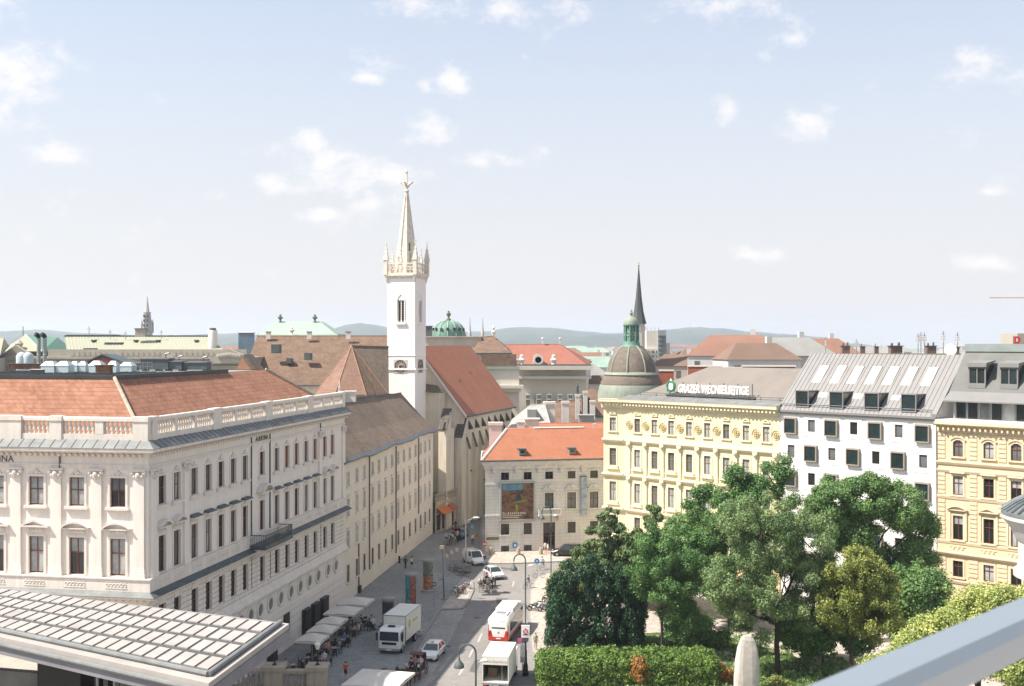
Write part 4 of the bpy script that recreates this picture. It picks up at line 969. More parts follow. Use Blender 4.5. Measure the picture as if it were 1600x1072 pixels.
for u, v in ((3.2, 9), (11, 6.5), (19, 10)): FN.build(MB().box(u, u + .35, -.35, 0, v, v + .3), 'putlog_stone', m_slate)
# two tall buttresses and the low aisle roof in the re-entrant corner
for px, Yb, zt_, wpx in ((691, 194.5, 17.2, 13), (716, 198.6, 15.6, 12)):
    p = at(px, 700, Yb); w_ = wpx / FP * Yb / 2
    MB().box(-w_, w_, 0, 4.2, 0, zt_).extr([(-w_, 0, zt_), (-w_, 2.6, zt_ + 3.2), (-w_, 2.6, zt_)], (2 * w_, 0, 0)).build('tall_buttress', m_oldst, CHU, (p.x - TX, p.y - TY, 0), R(-16))
    b_ = MB().extr([(-w_ - .1, -.15, zt_ - .05), (-w_ - .1, 2.7, zt_ + 3.45), (-w_ - .1, 2.7, zt_ + 3.25), (-w_ - .1, 0, zt_ - .2)], (2 * w_ + .2, 0, 0)).build('buttress_weathering', m_slate, CHU, (p.x - TX, p.y - TY, 0), R(-16))
mb = MB(); a, b = at(664, 612, 199.5), at(690, 612, 199.5); c, d = at(664, 580, 206), at(668, 580, 206)
mb.face([a - CHU.location, b - CHU.location, d - CHU.location, c - CHU.location]); mb.build('aisle_roof', m_tile_dk, CHU)
MB().box(-2.9, .4, 0, 3, 0, 23.2).build('aisle_wall', m_oldst, CHU, (b.x - TX, b.y - TY + .2, 0), R(-16))
# choir roof: octagonal tiled cone running into a ridge behind the tower
m_tile_br = tiles('brown_mottled_tiles', [(.055, .038, .028), (.13, .075, .05), (.20, .115, .075), (.27, .18, .125)], .24, .28, patch=.5, bump=.6)
m_tile_bp = tiles('pinkish_brown_tiles', [(.12, .06, .045), (.19, .10, .07), (.25, .14, .10), (.31, .20, .15)], .24, .28, patch=.35, bump=.5)
ap = at(549, 540, 188); br = 6.6; bz = zt(617, 184)
CHP = thing('chapel_roof', 'brown octagonal pointed chapel roof left of the white tower', 'chapel', (ap.x, ap.y, 0))
ring_ = [Vector((br * math.cos(math.pi / 8 + k * math.pi / 4 + .12), br * math.sin(math.pi / 8 + k * math.pi / 4 + .12), bz)) for k in range(8)]
top = Vector((0, 0, ap.z))
for k in range(8): MB().face([ring_[k], ring_[(k + 1) % 8], top]).build('roof_facet', m_tile_bp if k in (4, 5) else m_tile_br, CHP)
for k in range(8): MB().tube([ring_[k], top], .1, 5).build('hip_tiles', mat('pale_hip_tiles', (.33, .22, .15), .9, .2, 2), CHP)
MB().prism([(p.x * .97, p.y * .97) for p in ring_], 0, bz + .05).build('wall', m_oldst, CHP)
MB().tube(ring_ + [ring_[0]], .16, 5).build('gutter', zinc_d, CHP)
e1 = Vector((5.6, 5, ap.z - .2)); mb = MB(); mb.face([top, e1, e1 + Vector((.8, -6.5, bz - ap.z)), Vector((4.7, -4.2, bz))]); mb.build('ridge_roof', m_tile_dk, CHP); MB().tube([top, e1], .14, 5).build('ridge_tiles', m_tile_dk, CHP)
MB().lathe([(.12, bz - .5), (.12, bz + 1.2), (.2, bz + 1.3), (.12, bz + 1.5), (.05, bz + 2.4), (0, bz + 2.5)], 6, ring_[5].x + .8, ring_[5].y - .2).build('finial_post', white_st, CHP)
def hiproof(name, lab, cat, P, ridge, zbase, m, wallm, extra=None):
    """block with hipped roof: P four eave corners (x, y), ridge two points"""
    z = P[0][2]; o = thing(name, lab, cat, (P[0][0], P[0][1], 0)); b0 = Vector((P[0][0], P[0][1], 0)); q = [Vector(p) - b0 for p in P]; r = [Vector(p) - b0 for p in ridge]
    c_ = sum(q, Vector()) / 4; big_ = [c_ + (p - c_) * 1.0 for p in q]
    w_ = [c_ + (p - c_) * .97 for p in q]
    MB().prism([(p.x, p.y) for p in w_], zbase, z - .02).build('wall', wallm, o)
    rf = MB().face([q[0], q[1], r[1], r[0]]).face([q[1], q[2], r[1]]).face([q[2], q[3], r[0], r[1]]).face([q[3], q[0], r[0]]).build('roof', m, o)
    MB().tube([r[0], r[1]], .14, 5).build('ridge', m, rf)
    MB().tube(q + [q[0]], .14, 5).build('gutter', zinc_d, o)
    return o
bg_ = lambda px, py, Y: tuple(at(px, py, Y))
o = hiproof('old_wing', 'big mottled brown tiled roof behind the palace and left of the tower', 'building', [bg_(372, 602, 222), bg_(612, 602, 226), bg_(640, 585, 262), bg_(385, 585, 262)], [bg_(402, 525, 240), bg_(640, 525, 242)], 0, m_tile_br, m_oldst)
for x, y, s in ((431, 545, .9), (481, 557, .7), (452, 564, .55)):
    p = at(x, y, 229) - o.location; MB().box(-s, s, 0, 1.5, -s, s).mi(1).box(-s * .8, s * .8, -.03, 0, -s * .8, s * .8).build('roof_window', [zinc_d, mat('green_grey_hatch', (.10, .13, .11), .5, .2)], o, tuple(p - Vector((0, .2, 0))))
for x, lab in ((419, 'left small white chimney on the big brown roof ridge'), (483, 'middle small white chimney on the big brown roof ridge'), (544, 'right small white chimney on the big brown roof ridge')): chimney('chimney', lab, x - 3.5, x + 3.5, 518, 530, 238, white_st, zinc_d)
# ================================================================ far left: imperial palace wings, town hall spire
m_cop = mat('pale_green_copper', (.31, .40, .335), .6, .12, .15, streak=.5); m_cop2 = mat('green_copper', (.13, .25, .195), .6, .12, .2, streak=.5)
m_yroof = mat('yellowed_copper_roof', (.36, .325, .235), .6, .15, .12, streak=.6, col2=(.29, .295, .225)); m_hof = mat('grey_cream_stone', (.40, .37, .31), .9, .12, .3, streak=.4)
YH = 220
def gablef(o, m, x0, x1, y0, y1, xa, ya, Y, dep=1.2, name='pediment'):
    b = o.location; P = [at(x0, y1, Y) - b, at(x1, y1, Y) - b, at(x1, y0, Y) - b, at(xa, ya, Y) - b, at(x0, y0, Y) - b]
    return MB().extr(P, (0, dep, 0)).build(name, m, o)
IMP = thing('imperial_palace_wing', 'long imperial palace wing with yellow green copper roof and attic balustrade behind the museum roof', 'palace', (at(220, 536, YH).x, YH, 0))
b0 = IMP.location
def part_box(o, name, m, x0, x1, y0, y1, Y, dep): 
    p, q = at(x0, y1, Y) - o.location, at(x1, y0, Y) - o.location
    return MB().box(p.x, q.x, p.y, p.y + dep, p.z, q.z).build(name, m, o)
part_box(IMP, 'wall', m_hof, -20, 390, 561, 640, YH, 14)
part_box(IMP, 'cornice', m_hof, -20, 390, 558, 561, YH - .8, 14.8)
part_box(IMP, 'attic', m_hof, 75, 385, 546, 558, YH + .4, 1)
part_box(IMP, 'string_course', m_hof, 75, 392, 572, 574, YH - .4, 1)
for k in range(30):
    if 6 < k < 9 or 16 < k < 19: continue
    part_box(IMP, 'attic_panel', mat('attic_panel_stone', (.38, .36, .30), .9, .1), 110 + k * 8.4, 115 + k * 8.4, 550, 556, YH + .3, .12)  # panel stone slightly darker than the attic wall
p = [at(x, y, Y) - b0 for x, y, Y in ((105, 548, 222), (350, 548, 222), (325, 526.5, 230), (101, 526.5, 230))]
r1 = MB().face(p).build('copper_roof', m_yroof, IMP)
for k in range(46):
    t = k / 45; a = p[0].lerp(p[1], t); c = p[3].lerp(p[2], t); d = Vector((.05, 0, 0)); MB().loft([a - d, a + d, a + d + Vector((0, -.08, .08)), a - d + Vector((0, -.08, .08))], [c - d, c + d, c + d + Vector((0, -.08, .08)), c - d + Vector((0, -.08, .08))]).build('seam', m_cop, r1)
part_box(IMP, 'ridge_deck', zinc_d, 100, 322, 524, 528.5, 230, 6)
part_box(IMP, 'ridge_deck', zinc_d, 103, 175, 523, 525, 231, 5)
for (x0, x1, y0, y1, Y) in ((163, 190, 535, 541, 225.3), (130, 150, 544, 547, 222.3)): part_box(IMP, 'skylight', zinc_d, x0, x1, y0, y1, Y, 2)
for x in (142, 208, 243, 303): part_box(IMP, 'roof_hatch', zinc_d, x, x + 5, 531, 533.5, 226.5, 2)
pd = gablef(IMP, m_hof, -14, 64, 566, 572, 24, 539, YH - 1); gp = MB()
for k in range(12): q_ = at(0 + k * 4.6, 561 - 3 * (1 - abs(k - 5.5) / 6), YH - 1.2) - b0; gp.ball(tuple(q_), .55, 6, (1, .4, 1))
gp.build('pediment_relief', m_hof, IMP)
pd = gablef(IMP, m_hof, 328, 392, 560, 568, 358, 545, YH - 1); gp = MB()
for k in range(8): q_ = at(342 + k * 4.6, 557 - 2.5 * (1 - abs(k - 3.5) / 4), YH - 1.2) - b0; gp.ball(tuple(q_), .5, 6, (1, .4, 1))
gp.build('pediment_relief', m_hof, IMP)
GP = thing('copper_pavilion', 'pale and green copper pavilion roof at the far left behind the flue pipes', 'pavilion', (at(60, 540, 232).x, 232, 0)); b0 = GP.location
MB().face([at(x, y, Y) - b0 for x, y, Y in ((0, 549, 228), (66, 549, 228), (40, 523, 236), (22, 535, 236))]).build('roof_slope', m_yroof, GP); MB().face([at(x, y, Y) - b0 for x, y, Y in ((66, 549, 228), (116, 548, 240), (90, 527, 240), (40, 523, 236))]).build('roof_slope', m_cop2, GP)
MB().tube([at(40, 523, 236) - b0, at(66, 549, 228) - b0], .2, 5).build('hip', m_cop, GP); MB().tube([at(36, 524, 236) - b0, at(36, 510, 236) - b0], .08, 4).build('rod', zinc_d, GP)
MB().box(-9, 8, 1, 8, 20, zt(549, 228)).build('wall', m_hof, GP)
MB().lathe([(.8, zt(545, 229)), (.6, zt(541, 229)), (.9, zt(537, 229)), (.4, zt(533, 229)), (0, zt(530, 229))], 8, at(30, 0, 229).x - b0.x, -3).build('statue', m_hof, GP)
o = hiproof('copper_hall', 'pale green copper roof sliver at the left edge of the photo', 'building', [bg_(-60, 560, 205), bg_(0, 556, 207), bg_(14, 540, 225), bg_(-60, 540, 225)], [bg_(-60, 528, 215), bg_(6, 528, 216)], 0, m_yroof, m_hof)
def tower_lathe(name, lab, cat, px, Y, prof, m, n=8, smooth=False, extra=None):
    p = at(px, 536, Y); o = thing(name, lab, cat, (p.x, Y, 0))
    for k, (nm, pr, mm) in enumerate(prof): MB().lathe([(r * Y / FP, CH - (y - CY) / FP * Y) for r, y in pr], n, phase=math.pi / n).build(nm, mm, o, smooth=smooth)
    return o
m_far = mat('far_grey_stone', (.46, .44, .40), .9, .15, .1)
TH = tower_lathe('town_hall_tower', 'slender pale gothic town hall tower on the skyline at far left', 'tower', 230, 900, [('shaft', [(8, 560), (8, 512), (7, 500)], m_far), ('upper_shaft', [(6.3, 503), (5.6, 492), (5, 489)], m_far), ('spire', [(4, 492), (2.6, 480), (1.0, 470), (.4, 463)], m_far)], m_far)
for sx in (-7.5, 7.5):
    for sy in (-2, 2): MB().lathe([(.8, zt(520, 900)), (.8, zt(506, 900)), (0, zt(498, 900))], 6, sx * 900 / FP, sy).build('pinnacle', m_far, TH)
for z_ in (507, 497, 489): MB().lathe([(7.4 * 900 / FP if z_ > 500 else 6.2 * 900 / FP, zt(z_, 900)), (8 * 900 / FP if z_ > 500 else 6.4 * 900 / FP, zt(z_ - 1.2, 900))], 8).build('gallery', m_far, TH)
for z_ in (519, 511, 503.5, 496):
    for s in (-2.6, 2.6): MB().box(s * .5 - .5, s * .5 + .5, -4.3, -2.0, zt(z_, 900), zt(z_ - 4.5, 900)).build('lancet', mat('far_dark_opening', (.09, .085, .08), .9, .1), TH)
chimney('green_chimney', 'greenish round topped chimney in front of the town hall tower', 211, 226, 513, 526, 226, m_hof, zinc_d)
o = tower_lathe('white_chimney', 'tall round white chimney with dark rim at the right end of the copper roof', 'chimney', 332.5, 224, [('shaft', [(7, 545), (7, 517), (6.5, 516)], white_st), ('rim', [(5, 516), (5, 513), (4, 512.5)], zinc_d)], white_st, 16, 'auto')
o = hiproof('glass_office', 'distant bluish glass office block between chimney and big brown roof', 'office', [bg_(372, 520, 600), bg_(398, 520, 600), bg_(398, 519, 620), bg_(372, 519, 620)], [bg_(374, 518.5, 608), bg_(396, 518.5, 608)], 0, m_far, mat('blue_glass_wall', (.14, .22, .28), .3, .3, .05))
# mansard pavilion in pale copper behind the brown roof
MS = thing('copper_mansard', 'pale green copper mansard roof with two urn finials behind the big brown roof', 'pavilion', (at(465, 520, 262).x, 262, 0)); b0 = MS.location
base = [at(403, 524, 258), at(527, 524, 258), at(527, 524, 258) + Vector((0, 14, 0)), at(403, 524, 258) + Vector((0, 14, 0))]
top_ = [at(430, 502.5, 263), at(500, 502.5, 263), at(500, 502.5, 263) + Vector((0, 5, 0)), at(430, 502.5, 263) + Vector((0, 5, 0))]
MB().loft([p - b0 for p in base], [p - b0 for p in top_]).build('copper_roof', m_cop, MS)
pb = [p - b0 for p in base]; MB().prism([(p.x, p.y) for p in pb], 10, pb[0].z - .02).build('wall', m_hof, MS); MB().tube(pb + [pb[0]], .3, 5).build('cornice', m_cop, MS)
urn = [(.5, 0), (.25, .25), (.2, .5), (.65, .95), (.6, 1.1), (.25, 1.25), (.3, 1.5), (0, 1.9)]
for x in (438, 492):
    p = at(x, 503, 263) - b0; MB().lathe(urn, 8).build('urn', mat('verdigris_urn', (.14, .18, .14), .7, .2), MS, tuple(p), smooth='auto')
p = at(456, 523, 257) - b0; MB().lathe(urn, 8).build('urn', white_st, MS, tuple(p), smooth='auto')
o = MB().extr([at(388, 553, 255) - b0, at(398, 540, 255) - b0, at(412, 530, 256) - b0, at(412, 553, 256) - b0], (0, 4, 0)).build('side_roof', m_cop, MS)
OG = thing('orange_gable', 'small orange gable end with dark roof edge left of the big brown roof', 'house', (at(378, 570, 175).x, 175, 0)); b0 = OG.location
MB().extr([at(362, 590, 175) - b0, at(402, 590, 175) - b0, at(402, 582, 175) - b0, at(381, 555, 175) - b0], (0, 6, 0)).build('gable', mat('orange_render', (.50, .26, .15), .9, .1), OG); MB().extr([at(381, 554, 174.8) - b0, at(404, 584, 174.8) - b0, at(398, 586, 174.8) - b0, at(378.5, 558, 174.8) - b0], (0, 6, 0)).build('roof_edge', m_tile_dk, OG); MB().box(-2, 2.2, .5, 5.5, 0, 27.4).build('wall', m_oldst, OG)

# ================================================================ dome and roofs right of the tower
GD = tower_lathe('green_dome', 'green copper dome with crowned finial right of the white tower', 'dome', 701, 330, [('dome', [(26, 527), (25.6, 522), (24, 515), (20, 508.5), (14, 504), (8, 502), (3, 501)], m_cop2), ('drum', [(27, 560), (27, 528), (28, 527.5), (26, 527)], m_hof)], m_cop2, 24, 'auto')
mb = MB()
for k in range(12):
    a = k * math.pi / 6; mb.tube([(math.cos(a) * r * 330 / FP, math.sin(a) * r * 330 / FP, zt(y, 330)) for r, y in ((26.3, 526), (25.9, 522), (24.3, 515), (20.3, 508.3), (14.2, 503.7), (6, 501.3))], .16, 5)
mb.build('rib', m_cop, GD)
mb = MB()
for k in range(7):
    a = -math.pi / 2 + (k - 3) * .42; r = 24.6 * 330 / FP; MB().wheel((math.cos(a) * r, math.sin(a) * r, zt(514.5, 330)), (math.cos(a), math.sin(a), .3), .42, .5, 10).build('round_opening', black, GD)

MB().lathe([(r * 330 / FP, zt(y, 330)) for r, y in ((4.5, 502), (4, 499), (2, 498), (1.6, 495), (3.6, 492), (3.6, 490), (1.2, 488), (1.6, 486.5), (0, 485))], 10).build('finial', mat('dark_gilt', (.16, .15, .09), .5, .2), GD, smooth='auto')
for px, lab in ((734, 'left one of two thin white spires right of the green dome'), (754, 'right one of two thin white spires right of the green dome')):
    tower_lathe('thin_spire', lab, 'spire', px, 520, [('base', [(3, 545), (3, 520), (2.4, 518)], m_far), ('needle', [(2.2, 518), (1.2, 507), (.3, 496)], m_far)], m_far, 6)
CW = thing('parapet_wall', 'pale rendered wall between the church roof and the green dome', 'wall', (at(708, 536, 262).x, 262, 0))
m_pw = mat('pale_parapet', (.56, .51, .42), .9, .12, .2); part_box(CW, 'wall', m_pw, 660, 752, 527, 640, 262, 3); part_box(CW, 'coping', m_pw, 660, 752, 525.5, 527, 261.6, 3.8)
chimney('tank', 'dark round water tank on the roof between tower and green dome', 665, 675, 509, 527, 265, zinc_d, cat='tank')
o = hiproof('brown_pavilion', 'brown mansard pavilion roof between the parapet wall and the red roofed palace', 'building', [bg_(735, 552, 255), bg_(800, 552, 255), bg_(796, 545, 275), bg_(740, 545, 275)], [bg_(752, 527, 264), bg_(772, 525, 264)], 0, m_tile_br, mat('cream_far_render', (.62, .58, .50), .9, .06, .2))
part_box(o, 'brown_band', m_tile_br, 752, 807, 553.5, 573, 254, 3); part_box(o, 'copper_gutter', m_cop, 750, 812, 573, 577, 253.6, 4); part_box(o, 'wall_block', MATS['cream_far_render'], 752, 811, 577, 660, 254, 12); part_box(o, 'ledge', MATS['cream_far_render'], 780, 818, 602, 607, 252.5, 3); part_box(o, 'ledge_corbel', MATS['cream_far_render'], 784, 814, 607, 612, 253, 2)
MB().lathe([(.3, 0), (.5, .8), (.15, 1.2), (.35, 1.7), (0, 2.4)], 8).build('finial', white_st, o, tuple(at(771, 524, 262) - o.location))
m_redp = tiles('red_palace_tiles', [(.22, .08, .055), (.28, .105, .072), (.32, .125, .09), (.34, .15, .11)], .3, .3, patch=.2, bump=.2)
m_cfar = MATS['cream_far_render']
RPa = hiproof('red_roofed_palace', 'white baroque palace with red hipped roof right of the church roof', 'palace', [bg_(782, 574, 285), bg_(918, 571, 287), bg_(925, 565, 312), bg_(770, 565, 312)], [bg_(770, 539, 298), bg_(876, 538, 300)], 0, m_redp, m_cfar)
part_box(RPa, 'cornice', m_cfar, 806, 926, 571.5, 578, 283.5, 6); part_box(RPa, 'ledge', m_cfar, 808, 924, 588, 592, 284, 4); part_box(RPa, 'gutter_band', zinc_d, 806, 924, 569.5, 571.6, 283.6, 3)
for x in (825, 842, 858, 875, 891, 907):
    w_ = part_box(RPa, 'window', whiteframe, x - 3.6, x + 3.6, 616, 634, 284.4, 1.2); w2 = part_box(RPa, 'window_light', gl_mid, x - 3, x - .4, 617, 633, 284.3, .3); w3 = part_box(RPa, 'window_light', gl_mid, x + .4, x + 3, 617, 633, 284.3, .3)
    part_box(RPa, 'transom', whiteframe, x - 3.4, x + 3.4, 623.5, 624.5, 284.2, .3)
for x in (805, 815, 865): 
    p = at(x, 571, 286) - RPa.location; MB().lathe([(.7, 0), (.5, .5), (.9, 1.4), (.4, 2.0), (.5, 2.4), (0, 2.9)], 8).build('statue', white_st, RPa, tuple(p))
p = at(841, 571, 286) - RPa.location; MB().box(-1.3, 1.3, 0, 3, -.3, 1.3).wheel((0, .6, 1.5), (0, 1, 0), 1.3, 2.2, 16).mi(1).wheel((0, -.1, 1.4), (0, 1, 0), .8, .8, 16).build('round_dormer', [white_st, gl_mid], RPa, tuple(p))
for x in (848, 875): MB().tube([(0, 0, 0), (0, 0, 1.3)], .1, 5).ball((0, 0, 1.5), .35, 6).build('finial', white_st, RPa, tuple(at(x, 538, 299) - RPa.location))

# ================================================================ grey museum house with the big banner
m_mus = coursed('grey_rusticated_render', (.66, .645, .61), .5, .35, .045, .10, line=.72); m_must = mat('grey_trim', (.66, .64, .60), .85, .12, 1.2, bump=.1, streak=.5)
m_orange = tiles('orange_red_tiles', [(.26, .088, .046), (.32, .122, .064), (.36, .148, .082), (.37, .172, .104)], .2, .22, patch=.5, bump=.35)
MUS = thing('theatre_museum', 'grey baroque corner house with orange tiled roof and a large painted banner', 'house', (-4.1, 173.4, 0))
FM = Fac(MUS, -4.1, 173.4, 11); ML = 23.0
zm = lambda py: CH - (py - CY) / FP * 174.2
upm = lambda px: FM.upx(px)
W1 = [upm(x) for x in (789, 824.5, 858, 893, 928)]
hs = [hole(u, zm(750), 1.25, zm(738) - zm(750)) for u in W1] + [hole(u, zm(797), 1.4, zm(771.5) - zm(797)) for u in W1[2:]] + [hole(u, zm(835.5), 1.3, zm(818) - zm(835.5)) for u in W1 if u != W1[2]] + [hole(u, zm(861.5), 1.25, .9) for u in W1 if u != W1[2]] + [hole(W1[2], 0.1, 1.9, zm(818) - .1)]
wall(FM, 'front_wall', m_mus, 0, ML, 0, zm(722), hs, .35)
FMs = Fac(MUS, -4.1 - .02 * 16, 173.4 + 16, -90 + 1.2); wall(FMs, 'street_wall', m_must, 0, 16, 0, zm(722))
for u in W1:
    window(FM, u, zm(750), 1.25, zm(738) - zm(750), brownframe, gl_dark, trans=(), sur=m_must, surw=.16, sill=False)
    if u in W1[2:]:
        window(FM, u, zm(797), 1.4, zm(771.5) - zm(797), brownframe, gl_mid, trans=(.6,), sur=m_must, surw=.2)
        FM.put(MB().box(-1.15, 1.15, -.4, 0, 0, .14).box(-.9, .9, -.3, 0, .14, .28).mi(0).extr([(-.9, 0, .28), (.9, 0, .28), (.4, 0, .75), (-.4, 0, .75)], (0, -.3, 0)).ball((0, -.3, .5), .3, 8).mesh('window_gable', m_must), 'window_gable', u, zm(766.5))
    if u != W1[2]:
        window(FM, u, zm(835.5), 1.3, zm(818) - zm(835.5), brownframe, gl_dark, trans=(.5,), sur=m_must, surw=.18)
        window(FM, u, zm(861.5), 1.25, .9, black, gl_dark, trans=(), sur=m_must, surw=.1, sill=False)
dr = window(FM, W1[2], .1, 1.9, zm(818) - .1, redframe, gl_dark, trans=(.5,), sur=m_must, surw=.3, sill=False, name='door', bar=.12)
for (a, b, prof) in ((0, ML, [(0, zm(733)), (.12, zm(733)), (.2, zm(729)), (.55, zm(724)), (.7, zm(722)), (.7, zm(719)), (0, zm(719))]), (0, ML, [(0, zm(806.5)), (.14, zm(806.5)), (.14, zm(804)), (0, zm(804))]), (0, ML, [(0, zm(757)), (.1, zm(757)), (.1, zm(755.4)), (0, zm(755.4))])):
    mould(FM, 'cornice', m_must, a, b, prof, 1, 0)
mould(FMs, 'cornice', m_must, 0, 16, [(0, zm(733)), (.12, zm(733)), (.2, zm(729)), (.55, zm(724)), (.7, zm(722)), (.7, zm(719)), (0, zm(719))], 0, 1)
cons = MB().box(-.25, .25, -.3, 0, 0, .9).ball((0, -.3, .15), .3, 8).ball((-.3, -.15, .75), .2, 6).ball((.3, -.15, .75), .2, 6).mesh('frieze_console', m_must)
for x in (771, 806, 841, 876, 910): FM.put(cons, 'frieze_console', upm(x), zm(738))
swag = MB()
for k in range(7): swag.ball((-.9 + .3 * k, -.08, .35 - .3 * math.sin(math.pi * k / 6)), .15, 6, (1, .6, 1))
sw_me = swag.mesh('garland', m_must)
for u in W1: FM.put(sw_me, 'garland', u, zm(736))
bc = MB().box(-1.9, 1.9, -1.2, 0, -.25, 0).box(-1.9, 1.9, -1.2, -1.0, .75, .9).box(-1.9, -1.6, -1.2, -.9, 0, .9).box(1.6, 1.9, -1.2, -.9, 0, .9)
for k in range(9): bc.lathe([(.06, 0), (.1, .25), (.05, .5), (.08, .75)], 6, -1.35 + .34 * k, -1.1)
for s in (-1, 1): bc.extr([(s * 1.5 - .15, 0, -.25), (s * 1.5 - .15, -1.0, -.25), (s * 1.5 - .15, 0, -1.2)], (.3, 0, 0))
FM.put(bc.mesh('balcony', m_must), 'balcony', W1[2], zm(804))
# banner in its frame: loose patches of colour like a dark old picture, blue strip at the top, pale lines of print
def banner_mat(name, cols, sc):
    m = bpy.data.materials.new(name); m.use_nodes = True; t = m.node_tree; b = t.nodes['Principled BSDF']; b.inputs['Roughness'].default_value = .7
    tcn = t.nodes.new('ShaderNodeTexCoord'); mp = t.nodes.new('ShaderNodeMapping'); mp.inputs['Scale'].default_value = (sc, sc, sc * 1.6); mp.inputs['Rotation'].default_value = (0, .5, 0)
    no = t.nodes.new('ShaderNodeTexNoise'); no.inputs['Scale'].default_value = 1; no.inputs['Detail'].default_value = 3; no.inputs['Distortion'].default_value = .8
    r = t.nodes.new('ShaderNodeValToRGB'); r.color_ramp.interpolation = 'EASE'
    while len(r.color_ramp.elements) < len(cols): r.color_ramp.elements.new(.5)
    for i, c in enumerate(cols): r.color_ramp.elements[i].position = .25 + .5 * i / (len(cols) - 1); r.color_ramp.elements[i].color = (*c, 1)
    t.links.new(tcn.outputs['Object'], mp.inputs[0]); t.links.new(mp.outputs[0], no.inputs['Vector']); t.links.new(no.outputs[0], r.inputs[0]); t.links.new(r.outputs[0], b.inputs['Base Color']); return m
bu0, bu1, bv0, bv1 = upm(783), upm(833), zm(811), zm(755)
m_grn = mat('green_grey_frame', (.40, .42, .37), .7, .1)
BAN = FM.put(MB().box(bu0 - .25, bu1 + .25, -.35, -.05, bv0 - .3, bv0).box(bu0 - .25, bu1 + .25, -.35, -.05, bv1, bv1 + .25).box(bu0 - .25, bu0, -.35, -.05, bv0, bv1).box(bu1, bu1 + .25, -.35, -.05, bv0, bv1).mesh('banner_frame', m_grn), 'banner_frame')
m_pic = banner_mat('dark_painted_picture', [(.02, .025, .035), (.06, .035, .025), (.15, .07, .04), (.20, .105, .06), (.05, .07, .045)], 1.1)
MB().box(bu0, bu1, -.25, -.1, bv0, bv1).build('picture', m_pic, BAN)
m_bl = mat('banner_blue', (.12, .30, .42), .7, .3, 1); m_wp = mat('banner_white_print', (.7, .66, .55), .7, .1); m_gr2 = mat('banner_green', (.26, .30, .05), .7, .3, 2)
hb = bv1 - bv0; wb = bu1 - bu0
MB().box(bu0 + .15, bu0 + wb * .66, -.27, -.251, bv1 - hb * .19, bv1 - .15).build('blue_strip', m_bl, BAN)
MB().extr([(bu0 + wb * .3, -.262, bv0 + hb * .42), (bu0 + wb * .82, -.262, bv0 + hb * .5), (bu0 + wb * .8, -.262, bv0 + hb * .56), (bu0 + wb * .45, -.262, bv0 + hb * .48)], (0, .01, 0)).extr([(bu0 + wb * .45, -.262, bv0 + hb * .22), (bu0 + wb * .5, -.262, bv0 + hb * .2), (bu0 + wb * .52, -.262, bv0 + hb * .4), (bu0 + wb * .44, -.262, bv0 + hb * .42)], (0, .01, 0)).build('painted_shape', m_gr2, BAN)
MB().extr([(bu0 + wb * .42, -.268, bv0 + hb * .5), (bu0 + wb * .64, -.268, bv0 + hb * .52), (bu0 + wb * .56, -.268, bv0 + hb * .72), (bu0 + wb * .48, -.268, bv0 + hb * .7)], (0, .005, 0)).build('painted_shape', mat('banner_teal', (.02, .09, .11), .7, .3, 2), BAN)
mb = MB()
for k, (l, y) in enumerate(((.62, .09), (.55, .045))): mb.box(bu0 + .2, bu0 + wb * l, -.272, -.262, bv0 + hb * y, bv0 + hb * (y + .018))
x = bu0 + .2
for k, wl in enumerate((.22, .22, .12, .3, .26, .26, .26, .2, .3, .26, .26, .2)):
    mb.box(x, x + wl * .6, -.272, -.262, bv0 + hb * .135, bv0 + hb * (.19 if k % 3 else .2)); x += wl * (1.25 if k != 2 else 2)
mb.build('print', m_wp, BAN)
vb0, vb1 = upm(907), upm(916)
VB = FM.put(MB().box(vb0, vb1, -.5, -.44, zm(808), zm(747)).mesh('hanging_banner', banner_mat('grey_blue_banner', [(.35, .33, .32), (.42, .42, .42), (.20, .30, .42), (.10, .16, .24)], .5)), 'hanging_banner')
MB().box(vb0 - .05, vb1 + .05, -.5, 0, zm(747), zm(746)).build('banner_rod', black, VB)
text('street_name', 'AUGUSTINERSTR', .34, mat('sign_yellow', (.5, .38, .12), .6, 0), FM.put(MB().box(upm(760), upm(779), -.14, -.08, zm(842.5), zm(838.5)).mesh('street_sign', black), 'street_sign'), (upm(760.5), -.15, zm(842)), (R(90), 0, 0), .005, .006, 1, .68)
sg = FM.put(MB().box(upm(801), upm(808), -.14, -.09, zm(856), zm(848)).mesh('blue_sign', mat('sign_blue', (.05, .2, .5), .5, 0)), 'blue_sign'); MB().box(upm(803), upm(806), -.15, -.141, zm(854), zm(850)).build('symbol', mat('sign_white', (.75, .75, .75), .5, 0), sg)
# roof
mp_ = lambda u, w, z: Vector(FM.loc(u, z, -w))
zr_ = 18.3
mrf = MB().face([mp_(-.7, -.7, zm(719)), mp_(ML, -.7, zm(719)), mp_(ML, 6.5, zr_), mp_(4.6, 6.5, zr_)]).face([mp_(2.1, 14, zm(719)), mp_(-.7, -.7, zm(719)), mp_(4.6, 6.5, zr_), mp_(5.2, 9, zr_)]).face([mp_(4.6, 6.5, zr_), mp_(ML, 6.5, zr_), mp_(ML, 14, zm(719)), mp_(2.1, 14, zm(719)), mp_(5.2, 9, zr_)]).build('tiled_roof', m_orange, MUS)
MB().tube([mp_(-.7, -.7, zm(719) + .05), mp_(4.6, 6.5, zr_ + .05)], .2, 5).build('hip_tiles', m_must, mrf); MB().tube([mp_(2.05, 14, zm(719)), mp_(-.75, -.75, zm(719)), mp_(ML, -.75, zm(719))], .14, 6).build('gutter', zinc_d, mrf); MB().tube([mp_(9, 6.5, zr_ + .1), mp_(17.2, 6.5, zr_ + .1)], .16, 5).build('ridge_tiles', m_must, mrf)
MB().box(0, 1, 0, 1, 0, 1).build('wall_core', m_must, MUS, (2, 4, 0)).scale = (19, 9, 12)
